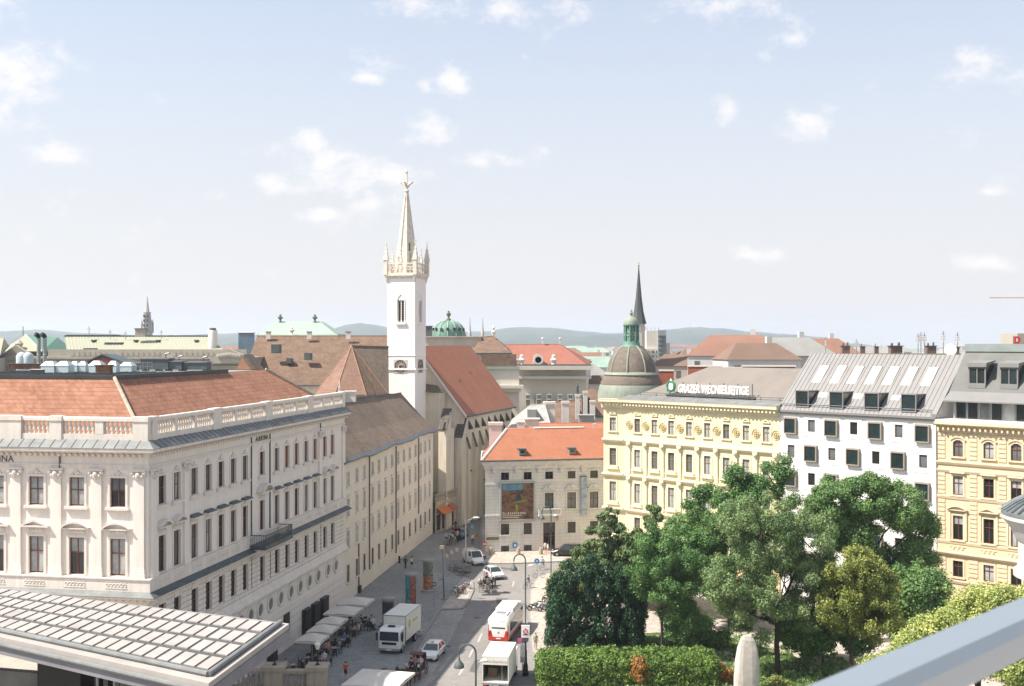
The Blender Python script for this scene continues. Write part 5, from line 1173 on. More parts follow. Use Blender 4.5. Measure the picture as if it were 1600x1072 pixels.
for px in (817, 895):
    u = upm(px); z_ = zm(719) + 1.0; d_ = MB().box(-.5, .5, 0, 1.4, -.5, .35).mi(1).box(-.62, .62, -.1, 1.4, .35, .5).build('dormer', [zinc, zinc_d], MUS, tuple(mp_(u, .2, z_ + .2)), R(11)); MB().box(-.3, .3, -.02, 0, -.2, .25).build('pane', gl_dark, d_)
chimney('chimney', 'big pinkish white chimney at the left end of the orange roof', 764, 784, 660, 705, 181, mat('pinkish_chimney_render', (.68, .57, .53), .9, .06, .5), dep=.5)
chimney('roof_vent', 'left white ventilation box above the orange roof', 808, 819, 659, 671, 186, white_st, cat='vent'); chimney('roof_vent', 'right wider white ventilation box above the orange roof', 820, 842, 654, 671, 187, white_st, cat='vent')
o = hiproof('orange_rear_house', 'orange red roof strip directly behind the grey museum house', 'house', [bg_(822, 676, 192), bg_(958, 677, 192), bg_(958, 668, 206), bg_(822, 668, 206)], [bg_(824, 662, 199), bg_(956, 661, 199)], 0, m_orange, m_must)
chimney('stone_finial', 'slim white stone figure on the orange rear roof by the yellow building', 927, 931, 662, 682, 189, white_st, cat='statue')
# roofscape behind
m_gzn = mat('light_grey_sheet', (.36, .36, .34), .6, .12, .5)
o = hiproof('grey_mansard_house', 'grey sheet metal mansard roof behind the ventilation boxes', 'house', [bg_(790, 672, 205), bg_(862, 668, 205), bg_(862, 655, 222), bg_(800, 655, 222)], [bg_(828, 633, 213), bg_(852, 632, 213)], 0, m_gzn, m_oldst)
part_box(o, 'dormer_front', m_gzn, 824, 838, 640, 668, 207, 6)
o = hiproof('brown_back_house', 'brown tiled back house among white chimneys left of the yellow building', 'house', [bg_(838, 665, 220), bg_(905, 660, 222), bg_(905, 645, 238), bg_(840, 645, 238)], [bg_(845, 630, 230), bg_(898, 626, 230)], 0, m_tile_br, m_oldst)
o = hiproof('brown_gable_house', 'steep brown roofed house half hidden by the yellow building dome', 'house', [bg_(898, 650, 232), bg_(960, 652, 232), bg_(960, 640, 250), bg_(900, 640, 250)], [bg_(918, 607, 240), bg_(930, 607, 240)], 0, m_tile_br, m_oldst)
part_box(o, 'dark_dormer', black, 911, 922, 622, 648, 231, 4)
for px0, px1, y0, y1, Y, lab in ((850, 867, 628, 665, 214, 'broad white chimney block left among the back roofs'), (878, 889, 627, 668, 212, 'white chimney with smaller pot in the middle of the back roofs'), (899, 906, 616, 655, 218, 'narrow white chimney carrying a dark statue'), (911.5, 918, 611, 650, 226, 'tall thin white pointed chimney right of the statue chimney'), (922, 930, 626, 656, 214, 'short white chimney nearest the yellow building'), (905, 928, 648, 668, 210, 'low grey block below the thin chimneys')):
    chimney('chimney', lab, px0, px1, y0, y1, Y, white_st if 'grey' not in lab else m_gzn, group='chimneys of the back roofs')
tag(MB().lathe([(.3, 0), (.35, .5), (.25, 1.0), (.32, 1.5), (.12, 1.9), (.2, 2.1), (0, 2.4)], 8).build('roof_statue', iron, None, tuple(at(902, 616, 218.6)), smooth='auto'), 'dark bronze figure standing on a narrow white chimney', 'statue')
# ================================================================ yellow corner building with dome and roof sign
m_yel = mat('yellow_render', (.74, .655, .42), .85, .06, .3, streak=.5); m_yelt = mat('pale_yellow_trim', (.74, .675, .47), .85, .07, .8); m_ybase = coursed('yellow_base', (.60, .49, .26), .5, .3, .06, .06, line=.7)
m_groof = mat('grey_brown_sheet_roof', (.19, .17, .15), .75, .08, .3)
YX, YY = 16.3, 162.0
YEL = thing('yellow_office', 'yellow ornate corner office building with green dome and roof sign', 'building', (YX, YY, 0))
FY = Fac(YEL, YX, YY, -46.4); YL = 25.6; zc_ = 24.0
bar_ = [FY.upx(x) for x in (996, 1023, 1049, 1077, 1105.5, 1135, 1166, 1197.6)]
rowsY = [(19.35, 1.95, 1.05), (14.4, 2.5, 1.1), (9.3, 2.8, 1.1), (4.6, 2.7, 1.1)]
wall(FY, 'front_wall', m_yel, 0, YL, 0, zc_ - .6, [hole(u, v, w, h) for u in bar_ for v, h, w in rowsY], .3)
FY2 = Fac(YEL, YX - 3.05, YY + 2.1, -34); # corner bay
wall(FY2, 'bay_wall', m_yel, 0, 3.3, 0, zc_ - .6, [hole(1.55, v, w, h) for v, h, w in rowsY], .3)
mb = MB(); q0 = Vector(FY2.loc(0)); q1 = q0 + Vector((4, 10, 0)); mb.face([q0, q1, q1 + Vector((0, 0, zc_ - .6)), q0 + Vector((0, 0, zc_ - .6))]); mb.face([Vector(FY2.loc(3.3)), Vector(FY.loc(0)), Vector(FY.loc(0, zc_ - .6)), Vector(FY2.loc(3.3, zc_ - .6))]); mb.build('side_wall', m_yel, YEL)
cc_ = [(0, 22.7), (.15, 22.7), (.2, 23.0), (.25, 23.35), (.8, 23.5), (.95, 23.6), (.95, 23.85), (1.0, 24.0), (0, 24.0)]
mould(FY, 'cornice', m_yelt, -.2, YL, cc_); mould(FY2, 'cornice', m_yelt, -.3, 3.55, [(w + .06, v + .004) for w, v in cc_])
dn = MB().box(-.14, .14, -.75, -.2, 23.1, 23.42).mesh('modillion', m_yelt)
k = .2
while k < YL: FY.put(dn, 'modillion', k); k += .58
for k in range(6): FY2.put(dn, 'modillion', .2 + .6 * k)
flower = MB()
for k in range(8): flower.ball((.32 * math.cos(k * .785), -.06, .32 * math.sin(k * .785)), .14, 6, (1, .6, 1))
flower.ball((0, -.08, 0), .16, 6); flower.torus((0, -.03, 0), (0, 1, 0), .6, .06, 16, 4)
fl_me = flower.mesh('rosette_panel', mat('yellow_relief', (.50, .41, .22), .85, .1, 2))
gy = lambda: rnd.choice([gl_curt, gl_curt, gl_mid])
pilm = MB().box(-.24, .24, -.22, 0, 0, 4.2).box(-.34, .34, -.4, 0, 4.2, 4.55).ball((0, -.35, 4.1), .26, 8)
pl_me = pilm.mesh('pilaster_strip', m_yelt)
orn2 = MB().box(-.6, .6, -.22, 0, .0, .1)
for k in range(5): orn2.ball((-.4 + .2 * k, -.1, .2 + .1 * (2 - abs(k - 2))), .13, 6)
orn2_me = orn2.mesh('window_crest', m_yelt)
for F, us in ((FY, bar_), (FY2, [1.55])):
    for u in us:
        for j, (v, h, w) in enumerate(rowsY):
            o = window(F, u, v, w, h, mat('ochre_window_paint', (.30, .20, .11), .6, .1), gy(), trans=(.62,), sur=m_yelt, surw=.22, rec=.16, bar=.07)
            if j: F.put(MB().box(-1.0, 1.0, -.32, 0, -.5, -.36).box(-.8, .8, -.22, 0, -.36, -.17).mesh('sill_bracket', m_yelt), 'sill_bracket', u, v)
        F.put(orn2_me, 'window_crest', u, 21.75)
mids = [(a + b) / 2 for a, b in zip(bar_[:-1], bar_[1:])] + [bar_[0] - 1.45, bar_[-1] + 1.45]
for u in mids:
    FY.put(fl_me, 'rosette_panel', u, 20.3); FY.put(pl_me, 'pilaster_strip', u, 13.45); FY.put(pl_me, 'pilaster_strip', u, 8.5)
for v in (18.05, 13.1, 8.2):
    mould(FY, 'string_course', m_yelt, 0, YL, [(0, v - .3), (.12, v - .3), (.4, v), (.42, v + .18), (0, v + .25)]); mould(FY2, 'string_course', m_yelt, -.1, 3.35, [(0, v - .3), (.14, v - .3), (.44, v + .004), (.46, v + .184), (0, v + .26)])
mould(FY, 'plinth', m_ybase, 0, YL, [(0, 0), (.2, 0), (.2, 3.9), (0, 4.1)])
# roof: low sheet verge, then the sloping roof
yp = lambda u, w, z: Vector(FY.loc(u, z, -w))
MB().face([yp(-.8, -1.0, 24.02), yp(YL, -1.0, 24.02), yp(YL, 1.6, 24.5), yp(-.8, 1.6, 24.5)]).build('eaves_sheet', zinc, YEL)
yr = MB().face([yp(.4, 1.6, 24.45), yp(YL + .0, 1.6, 24.45), yp(YL + .0, 8.5, 28.6), yp(8.2, 8.5, 28.6)]).face([yp(.4, 8.5, 24.45), yp(.4, 1.6, 24.45), yp(8.2, 8.5, 28.6)]).build('sheet_roof', m_groof, YEL)
MB().tube([yp(1.2, 1.7, 24.6 + .35), yp(YL, 1.7, 24.95)], .05, 5).build('snow_rail', zinc_d, YEL)
for k in range(9): MB().tube([yp(1.2 + 2.9 * k, 1.7, 24.45), yp(1.2 + 2.9 * k, 1.7, 24.98)], .04, 4).build('rail_post', zinc_d, YEL)
MB().face([yp(.5, 8.5, 24.4), yp(YL, 8.5, 24.4), yp(YL, 16, 24.4), yp(.5, 16, 24.4)]).build('rear_deck', m_groof, YEL)
m_firewall = mat('red_brick_firewall', (.33, .11, .07), .9, .12, .6)
for k, (x0, x1, y0, y1) in enumerate(((1030, 1052, 580, 593), (1075, 1128, 573, 586), (1128, 1160, 576, 586), (1160, 1240, 573, 584))):
    a, b = at(x0, y1, 176 - 5 * k), at(x1, y0, 176 - 5 * k); o = thing('brick_firewall', ['short', 'left long', 'middle lower', 'right long'][k] + ' red brick firewall with pale coping above the yellow building roof', 'firewall', (a.x, a.y, a.z - 3), R(-12)); w_ = b.x - a.x
    MB().box(0, w_, 0, .8, 0, b.z - a.z + 3).build('brickwork', m_firewall, o); MB().box(-.1, w_ + .1, -.1, .9, b.z - a.z + 3, b.z - a.z + 3.22).build('coping', white_st, o)
# sign on the roof
SGN = thing('roof_sign', 'white letters GRAZER WECHSELSEITIGE with green leaf emblem on the yellow building roof', 'sign', (YX, YY, 0))
FG = Fac(SGN, YX, YY, -46.4)
u0, u1 = FG.upx(1047.5), FG.upx(1158)
m_wl = mat('white_sign_letters', (.85, .84, .80), .5, 0); m_em = mat('green_emblem', (.04, .20, .10), .5, .05)
Fl = Vector(FG.loc(u0, 24.95 + .25, -1.7))
tx = text('lettering', 'GRAZER WECHSELSEITIGE', 1.55, m_wl, SGN, Fl, (R(90), 0, FG.a), .08, .035, 1.0, 1.0, width=u1 - u0)
tx.rotation_euler = (R(86), 0, FG.a)
FG.build(MB().box(u0 - .2, u1 + .8, 1.7, 1.8, 24.86, 24.93), 'red_base', mat('sign_red_base', (.35, .09, .06), .6, .1))
FG.build(MB().box(u0 - 2.2, u1 + 1, 1.6, 1.9, 24.7, 24.85), 'support_beam', zinc_d)
for k in range(7): FG.build(MB().box(u0 - 1.6 + (u1 - u0 + 2) * k / 6, u0 - 1.5 + (u1 - u0 + 2) * k / 6, 1.75, 1.95, 24.25, 26.6), 'support_post', galv)
eu = u0 - 1.15
em = MB().torus((eu, 1.6, 26.0), (0, 1, 0), .62, .2, 18, 6); 
for s in (-1, 1): em.ball((eu + s * .55, 1.55, 25.6), .3, 8, (.6, .4, 1.4)).ball((eu + s * .7, 1.55, 26.2), .25, 8, (.6, .4, 1.4))
FG.build(em, 'leaf_wreath', m_em); FG.build(MB().extr([(eu - .32, 1.5, 25.4), (eu + .32, 1.5, 25.4), (eu + .36, 1.5, 26.4), (eu, 1.5, 27.1), (eu - .36, 1.5, 26.4)], (0, .12, 0)), 'emblem_shape', m_wl)
# dome
m_dt = tiles('dome_scales', [(.08, .068, .055), (.15, .12, .095), (.20, .165, .135), (.24, .20, .165)], .28, .3, patch=.4, bump=.5)
m_gcop = mat('weathered_grey_copper', (.25, .285, .235), .65, .15, .5, streak=.5); DY = 168.5; dx = at(986.5, 536, DY); s_ = DY / FP
DOM = thing('corner_dome', 'scaled brown dome with green copper lantern on the yellow building corner', 'dome', (dx.x, DY, 24.0))
zd = lambda y: CH - (y - CY) * s_ - 24.0
MB().lathe([(53 * s_, -.4), (52 * s_, zd(612)), (50 * s_, zd(603)), (49 * s_, zd(601))], 32).build('base_drum', m_gcop, DOM, smooth='auto')
MB().lathe([(48 * s_, zd(601)), (48 * s_, zd(597)), (43 * s_, zd(588)), (42 * s_, zd(586))], 32).build('skirt', m_dt, DOM, smooth='auto')
MB().lathe([(42 * s_, zd(586.5)), (43.5 * s_, zd(585)), (42 * s_, zd(582.5)), (38 * s_, zd(581))], 32).build('ring', m_gcop, DOM, smooth='auto')
dp_ = [(38 * s_, zd(581.5)), (37 * s_, zd(576)), (34.5 * s_, zd(566)), (30 * s_, zd(556)), (24 * s_, zd(548)), (17 * s_, zd(543)), (13 * s_, zd(541))]
MB().lathe(dp_, 32).build('dome_shell', m_dt, DOM, smooth='auto')
for k in range(8): 
    a = k * math.pi / 4 - .28; MB().tube([(r * 1.008 * math.cos(a), r * 1.008 * math.sin(a), z + .02) for r, z in dp_], .13, 6).build('rib', m_gcop, DOM)
MB().lathe([(16 * s_, zd(542)), (14 * s_, zd(540)), (13 * s_, zd(536)), (12.5 * s_, zd(534)), (10 * s_, zd(533)), (9.5 * s_, zd(510)), (13 * s_, zd(508.5)), (13 * s_, zd(507))], 16).build('lantern', m_cop2, DOM, smooth='auto')
for k in range(8):
    a = k * math.pi / 4 - .28; r = 11 * s_; MB().tube([(r * math.cos(a), r * math.sin(a), zd(533)), (r * math.cos(a), r * math.sin(a), zd(509))], .14, 6).build('lantern_column', m_cop2, DOM)
    a += math.pi / 8; o = MB().torus((9.9 * s_ * math.cos(a), 9.9 * s_ * math.sin(a), zd(522)), (math.cos(a), math.sin(a), 0), .28, .07, 12, 4).build('lantern_opening', m_cop, DOM)
MB().lathe([(12.4 * s_, zd(508)), (12 * s_, zd(503)), (9.5 * s_, zd(498)), (5 * s_, zd(495.5)), (2 * s_, zd(494)), (2 * s_, zd(491)), (3 * s_, zd(489)), (1.2 * s_, zd(487)), (1.8 * s_, zd(485.5)), (.4 * s_, zd(483))], 16).build('lantern_cap', m_gcop, DOM, smooth='auto')
# spire of a far church and a tall far block
m_spire = mat('dark_slate_spire', (.075, .085, .085), .7, .15, .3, streak=.4)
SPI = tower_lathe('spire_church', 'dark needle spire on a white octagonal tower behind the corner dome', 'church tower', 998, 300, [('white_shaft', [(10, 620), (10, 506), (11, 505)], m_cfar), ('spire', [(12.6, 506), (11, 500), (8, 488), (5, 466), (2.6, 440), (.6, 416)], m_spire)], m_spire, 8)
MB().lathe([(.05, zt(417, 300)), (.05, zt(409, 300))], 5).ball((0, 0, zt(415, 300)), .3, 6).box(-.4, .4, -.05, .05, zt(411.5, 300), zt(411, 300)).build('cross', mat('gilt', (.4, .28, .1), .4, 0), SPI)
for k in range(8): MB().wheel((10 * 300 / FP * .93 * math.cos(k * math.pi / 4), 10 * 300 / FP * .93 * math.sin(k * math.pi / 4), zt(513, 300)), (math.cos(k * math.pi / 4), math.sin(k * math.pi / 4), 0), .5, .3, 12).build('clock', m_oldst, SPI)
o = thing('tower_block', 'pale stepped high rise block with metal scaffolding right of the corner dome', 'tower block', (at(1025, 536, 345).x, 345, 0))
part_box(o, 'core', m_cfar, 1006, 1034, 545, 640, 345, 8); part_box(o, 'upper_core', m_cfar, 1010, 1032, 517, 545, 346, 6); part_box(o, 'side_block', mat('far_grey_panel', (.30, .33, .34), .7, .15, .3), 1028, 1041, 516, 640, 344, 9); part_box(o, 'right_block', m_cfar, 1040, 1047, 536, 640, 345, 8)
for k in range(9):
    for j in range(3): part_box(o, 'window', gl_mid, 1011 + j * 7, 1015 + j * 7, 548 + k * 7, 551.5 + k * 7, 344.8, .3)
    part_box(o, 'balcony', zinc, 1029, 1040, 524 + k * 7, 525.2 + k * 7, 343, 1.2)
for k in range(4): part_box(o, 'mast', galv, 1011 + k * 6, 1011.6 + k * 6, 511.5, 517, 347, .3)
o = tower_lathe('small_onion_tower', 'small green onion domed turret among the roofs right of the tower block', 'church tower', 1091, 380, [('shaft', [(9, 620), (9, 566), (8, 562)], m_cfar), ('onion', [(8, 562), (9, 558), (7, 553), (3, 549), (5, 546), (4, 543), (1, 540), (.5, 537)], mat('blue_green_copper', (.12, .26, .26), .6, .1))], m_cop2, 10, 'auto')

# ================================================================ white building with box windows
m_wh = mat('white_facade', (.80, .79, .76), .8, .03, .3); m_seam = mat('grey_standing_seam', (.215, .21, .207), .55, .05, .5, metal=.1)
m_bx = mat('bronze_window_box', (.30, .26, .21), .5, .1); m_blind = mat('cream_blind', (.62, .57, .45), .7, .05)
WX, WY = FY.ox + YL * FY.c, FY.oy + YL * FY.s
WHI = thing('white_apartment_house', 'modern white facade with projecting box windows and grey metal roof with dormers', 'apartment house', (WX, WY, 0))
FW = Fac(WHI, WX, WY, -46.4); WLn = 20.6
cols_ = [FW.upx(x) for x in (1236.4, 1268, 1300, 1334, 1368.5, 1404.4, 1442.5)]
vr = [20.75, 17.45, 14.15, 10.85, 7.55, 4.25]
hs = [hole(u, v + .25 if (i + j) % 2 else v, .95 if (i + j) % 2 else 1.5, 1.5 if (i + j) % 2 else 1.75) for i, u in enumerate(cols_) for j, v in enumerate(vr)]
wall(FW, 'front_wall', m_wh, 0, WLn, 0, 23.4, hs, .25)
bxm = MB().box(-.88, -.75, -.42, .1, -.13, 1.88).box(.75, .88, -.42, .1, -.13, 1.88).box(-.75, .75, -.42, .1, 1.75, 1.88).box(-.75, .75, -.42, .1, -.13, 0).mesh('box_window', m_bx)
gp_ = MB().face([(-.75, -.3, 0), (.75, -.3, 0), (.75, -.3, 1.75), (-.75, -.3, 1.75)]).mesh('pane', gl_teal); rail_ = MB().box(-.06, .0, -.33, -.28, 0, 1.75).mesh('mullion', m_bx)
panel = MB().box(-1.12, 1.12, -.06, 0, -.55, 2.35).mesh('raised_panel', m_wh)
pan2 = MB().box(-1.12, -.52, -.06, 0, -.55, 2.0).box(.52, 1.12, -.06, 0, -.55, 2.0).box(-.52, .52, -.06, 0, -.55, -.02).box(-.52, .52, -.06, 0, 1.52, 2.0).mesh('raised_panel', m_wh)
pan1 = MB().box(-1.2, -.97, -.06, 0, -.5, 2.25).box(.97, 1.2, -.06, 0, -.5, 2.25).box(-.97, .97, -.06, 0, -.5, -.21).box(-.97, .97, -.06, 0, 1.96, 2.25).mesh('raised_panel', m_wh)
for i, u in enumerate(cols_):
    for j, v in enumerate(vr):
        if (i + j) % 2:
            window(FW, u, v + .25, .95, 1.5, brownframe, rnd.choice([gl_dark, gl_mid]), cols=1, trans=(), rec=.12, bar=.08); FW.put(pan2, 'raised_panel', u, v + .25)
        else:
            o = FW.put(bxm, 'box_window', u, v); put(gp_, 'pane', o); FW.put(pan1, 'raised_panel', u, v)
mould(FW, 'eaves', m_seam, 0, WLn, [(0, 23.2), (.35, 23.2), (.45, 23.35), (.45, 23.6), (0, 23.6)])
wp = lambda u, w, z: Vector(FW.loc(u, z, -w))
zs = lambda w: 23.62 + w * (30.6 - 23.62) / 7.4
wr = MB().face([wp(-.2, -.3, 23.6), wp(WLn, -.3, 23.6), wp(WLn, 7.4, 30.6), wp(-.2, 7.4, 30.6)]).build('metal_roof', m_seam, WHI)
for k in range(36):
    u = .1 + k * (WLn - .2) / 35; d = Vector((.015, .015, 0)); a, b = wp(u, -.28, 23.60), wp(u, 7.4, 30.60); MB().loft([a - d, a + d, a + d + Vector((0, 0, .06)), a - d + Vector((0, 0, .06))], [b - d, b + d, b + d + Vector((0, 0, .06)), b - d + Vector((0, 0, .06))]).build('roof_seam', m_seam, wr)
MB().face([wp(WLn, -.3, 23.6), wp(WLn, 7.4, 30.6), wp(WLn, 14, 30.6), wp(WLn, 14, 0), wp(WLn, 0, 0)]).build('party_wall', mat('grey_party_wall', (.50, .48, .46), .85, .08), WHI); MB().face([wp(-.2, 7.4, 30.58), wp(WLn, 7.4, 30.58), wp(WLn, 15, 30.4), wp(-.2, 15, 30.4)]).build('roof_deck', m_seam, WHI)
MB().loft([wp(WLn - .5, -.3, 23.65), wp(WLn + .1, -.3, 23.65), wp(WLn + .1, -.3, 23.95), wp(WLn - .5, -.3, 23.95)], [wp(WLn - .5, 7.4, 30.65), wp(WLn + .1, 7.4, 30.65), wp(WLn + .1, 7.4, 30.95), wp(WLn - .5, 7.4, 30.95)]).build('verge', m_seam, WHI)
MB().tube([wp(.2, .1, 24.35), wp(WLn - .6, .1, 24.35)], .06, 5).build('snow_rail', zinc_d, WHI)
def skylight(u, w0, w1, wid):
    a, b = zs(w0) + .12, zs(w1) + .12; o = MB()
    o.loft([wp(u - wid / 2, w0, a - .12), wp(u + wid / 2, w0, a - .12), wp(u + wid / 2, w1, b - .12), wp(u - wid / 2, w1, b - .12)], [wp(u - wid / 2, w0, a), wp(u + wid / 2, w0, a), wp(u + wid / 2, w1, b), wp(u - wid / 2, w1, b)])
    r_ = o.build('roof_window', zinc_d, WHI); q = .08
    MB().loft([wp(u - wid / 2 + q, w0 + .2, zs(w0 + .2) + .121), wp(u + wid / 2 - q, w0 + .2, zs(w0 + .2) + .121), wp(u + wid / 2 - q, w1 - .08, zs(w1 - .08) + .121), wp(u - wid / 2 + q, w1 - .08, zs(w1 - .08) + .121)], [wp(u - wid / 2 + q, w0 + .2, zs(w0 + .2) + .2), wp(u + wid / 2 - q, w0 + .2, zs(w0 + .2) + .2), wp(u + wid / 2 - q, w1 - .08, zs(w1 - .08) + .2), wp(u - wid / 2 + q, w1 - .08, zs(w1 - .08) + .2)]).build('sun_blind', m_blind, r_)
def u_at(px, w, z):       # u where a point at depth w behind the face shows at px
    lo, hi = -10, 40
    for _ in range(40):
        m_ = (lo + hi) / 2; p = wp(m_, w, z) + WHI.location
        if CX + p.x / p.y * FP < px: lo = m_
        else: hi = m_
    return lo
for px in (1278.5, 1306, 1333, 1361, 1388.5, 1418, 1449): skylight(u_at(px, 4.0, 27.5), 3.2, 5.7, 1.35)
for px in (1282, 1337, 1396): skylight(u_at(px, 1.3, 25), .5, 2.2, 1.3)
for px in (1253.5, 1307, 1362, 1420):
    u = u_at(px, .1, 25); h_d = 2.0; w0 = .15
    d_ = MB()
    d_.box(u - .95, u + .95, w0 - .15, w0, 24.0, 24.15).box(u - .95, u - .83, w0 - .15, w0, 24.15, 26.0).box(u + .83, u + .95, w0 - .15, w0, 24.15, 26.0).box(u - .95, u + .95, w0 - .15, w0, 26.0, 26.12)
    d_.box(u - .95, u + .95, w0, 3.0, 26.0, 26.1)
    o = FW.build(d_, 'dormer', m_seam)
    MB().face([(u - .83, w0 - .05, 24.15), (u + .83, w0 - .05, 24.15), (u + .83, w0 - .05, 26), (u - .83, w0 - .05, 26)]).build('pane', gl_teal, o)
    for s in (-.95, .95): MB().face([(u + s * .97, w0, 23.95), (u + s * .97, 2.7, 26.0), (u + s * .97, w0, 26.0)]).build('glass_cheek', gl_teal, o)
for i, (x0, x1, y0, y1, lab) in enumerate(((1316, 1328, 540, 552, 'dark brick chimney at the left end of the white house ridge'), (1345, 1352, 541, 550, 'thin brown chimney second from left on the white house ridge'), (1367, 1373, 541, 550, 'thin chimney with pot left of the wide one on the white house ridge'), (1392, 1410, 540, 551, 'wide brown chimney in the middle of the white house ridge'), (1449, 1463, 540, 551, 'broad dark chimney right of the antennas on the white house ridge'), (1490, 1499, 542, 553, 'brown chimney beside the satellite dish on the white house ridge'))):
    chimney('chimney', lab, x0, x1, y0, y1 + 3, 152, mat('sooty_chimney_brick', (.20, .145, .115), .9, .25, 2), zinc_d, 2 if i in (0, 3, 4) else 1, group='chimneys on the white house ridge')
m_rr = mat('brown_ridge_wall', (.36, .27, .20), .9, .15, .5)
a = at(1310, 556, 150); tag(MB().box(0, 15.5, 0, .6, 0, .62).build('ridge_wall', m_rr, None, (a.x, a.y, a.z - .3), R(-3)), 'low brown wall along the ridge of the white house', 'wall')
def antenna(px, y0, y1, Y, lab, bars=3):
    p = at(px, y1, Y); h = (y1 - y0) / FP * Y; o = thing('roof_antenna', lab, 'antenna', tuple(p), 0, 'roof antennas')
    MB().tube([(0, 0, -.5), (0, 0, h)], .06, 5).build('mast', galv, o)
    for k in range(bars): MB().box(-.35 + .05 * k, .35 - .05 * k, -.03, .03, h * (.6 + .12 * k), h * (.6 + .12 * k) + .06).build('crossbar', galv, o)
    MB().box(-.1, .1, -.1, .1, h * .45, h * .8).build('aerial_box', white_st, o)
for px, y0, lab in ((1434.5, 521, 'leftmost of the three mobile aerials on the white house ridge'), (1439, 519, 'middle one of the close aerials on the white house ridge'), (1444.5, 519.5, 'third aerial of the close group on the white house ridge'), (1474, 517, 'tall aerial between the broad chimney and the satellite dish'), (1496, 519, 'aerial standing behind the satellite dish')): antenna(px, y0, 550, 153, lab)
o = thing('satellite_dish', 'round white satellite dish on the right end of the white house ridge', 'satellite dish', tuple(at(1485, 556, 146))); MB().lathe([(0, 0), (.5, .08), (.78, .25)], 16).build('dish', white_st, o, (0, 0, .75)).rotation_euler = (R(80), 0, R(-20)); MB().tube([(0, 0, -.3), (0, .1, .75)], .06, 5).build('arm', galv, o)

# ================================================================ tan historicist building at the right
m_tan = mat('tan_render', (.62, .50, .335), .85, .06, .3, streak=.5); m_tant = mat('tan_trim', (.64, .53, .37), .85, .08, .8); m_tanr = coursed('tan_rusticated', (.58, .43, .25), .45, .4, .07, .06, line=.6)
TAX, TAY = FW.ox + WLn * FW.c, FW.oy + WLn * FW.s
TAN = thing('tan_apartment_house', 'tan historicist apartment house with dark mansard roof at the right edge', 'apartment house', (TAX, TAY, 0))
FTn = Fac(TAN, TAX, TAY, -46.4); TL = 15
tcol = [FTn.upx(x) for x in (1497, 1545, 1588)] ; tcol += [tcol[-1] + 3.1]
trow = [(19.3, 1.85), (15.0, 2.1), (10.0, 2.7), (5.85, 1.8), (1.0, 2.6)]
wall(FTn, 'front_wall', m_tan, .05, TL, 0, 23, [hole(u, v, 1.15, h) for u in tcol for v, h in trow], .3)
tg = {0: [gl_mid] * 5, 1: [gl_dark, gl_curt]}
for i, u in enumerate(tcol):
    for j, (v, h) in enumerate(trow):
        gm = gl_curt if (i + j) % 3 == 1 else (gl_mid if j == 0 else gl_dark)
        o = window(FTn, u, v, 1.15, h, redframe, [gm, gm, gl_curt if j in (1, 2) and i != 1 else gm, gl_curt if j in (1, 2) and i != 1 else gm], trans=(.64,), sur=m_tant, surw=.2, rec=.16, panes=True)
        if j == 0:
            arc = seg_arc(1.15, .3, 6); ap_ = MB()
            for a, b in zip(arc[:-1], arc[1:]): ap_.extr([(a[0], .05, h + .02), (b[0], .05, h + .02), (b[0], .05, h - .3 + b[1]), (a[0], .05, h - .3 + a[1])], (0, -.1, 0)); ap_.extr([(a[0] * 1.45, 0, h - .1 + a[1] * 1.3), (b[0] * 1.45, 0, h - .1 + b[1] * 1.3), (b[0] * 1.6, 0, h + .05 + b[1] * 1.3), (a[0] * 1.6, 0, h + .05 + a[1] * 1.3)], (0, -.16, 0))
            ap_.build('arched_head', m_tant, o)
        if j == 1: MB().box(-.85, .85, -.3, 0, h + .35, h + .5).box(-.6, .6, -.08, 0, h + .2, h + .35).build('hood', m_tant, o)
    pediment(FTn, u, 13.35, 2.3, 'seg' if i % 2 == 0 else 'tri', .4, [m_tant]); 
    FTn.put(MB().box(-1.05, -.8, -.16, 0, 10, 13.2).box(.8, 1.05, -.16, 0, 10, 13.2).mesh('jamb', m_tant), 'jamb', u)
    FTn.put(MB().box(-.9, .9, -.06, 0, 9.2, 9.32).box(-.6, -.4, -.08, 0, 8.95, 9.2).box(-.1, .1, -.08, 0, 8.95, 9.2).box(.4, .6, -.08, 0, 8.95, 9.2).mesh('apron_relief', m_tant), 'apron_relief', u)
for v, pr in ((18.6, .25), (17.7, .2), (14.75, .15), (8.45, .4), (9.75, .12), (5.35, .2)): mould(FTn, 'string_course', m_tant, .05, TL, [(0, v - .25), (pr * .5, v - .25), (pr, v), (pr, v + .12), (0, v + .15)])
mould(FTn, 'cornice', m_tant, .05, TL, [(0, 22.0), (.15, 22.0), (.2, 22.6), (.7, 22.8), (.85, 22.9), (.85, 23.2), (0, 23.2)])
for k in range(24): FTn.put(MB().box(-.1, .1, -.6, -.18, 22.25, 22.65).mesh('modillion', m_tant), 'modillion', .4 + .6 * k)
qb = MB().box(-.42, .42, -.08, 0, .04, .42).mesh('quoin_block', m_tant)
for u in [.55] + [(a + b) / 2 for a, b in zip(tcol[:-1], tcol[1:])]:
    for j in range(32):
        v = 6.0 + .5 * j
        if v > 21.5 or 8.0 < v < 9.9 or 14.2 < v < 15.0 or 17.0 < v < 18.9: continue
        FTn.put(qb, 'quoin_block', u, v, 0, (1.25 if v < 8 else 1, 1, 1))
tp = lambda u, w, z: Vector(FTn.loc(u, z, -w))
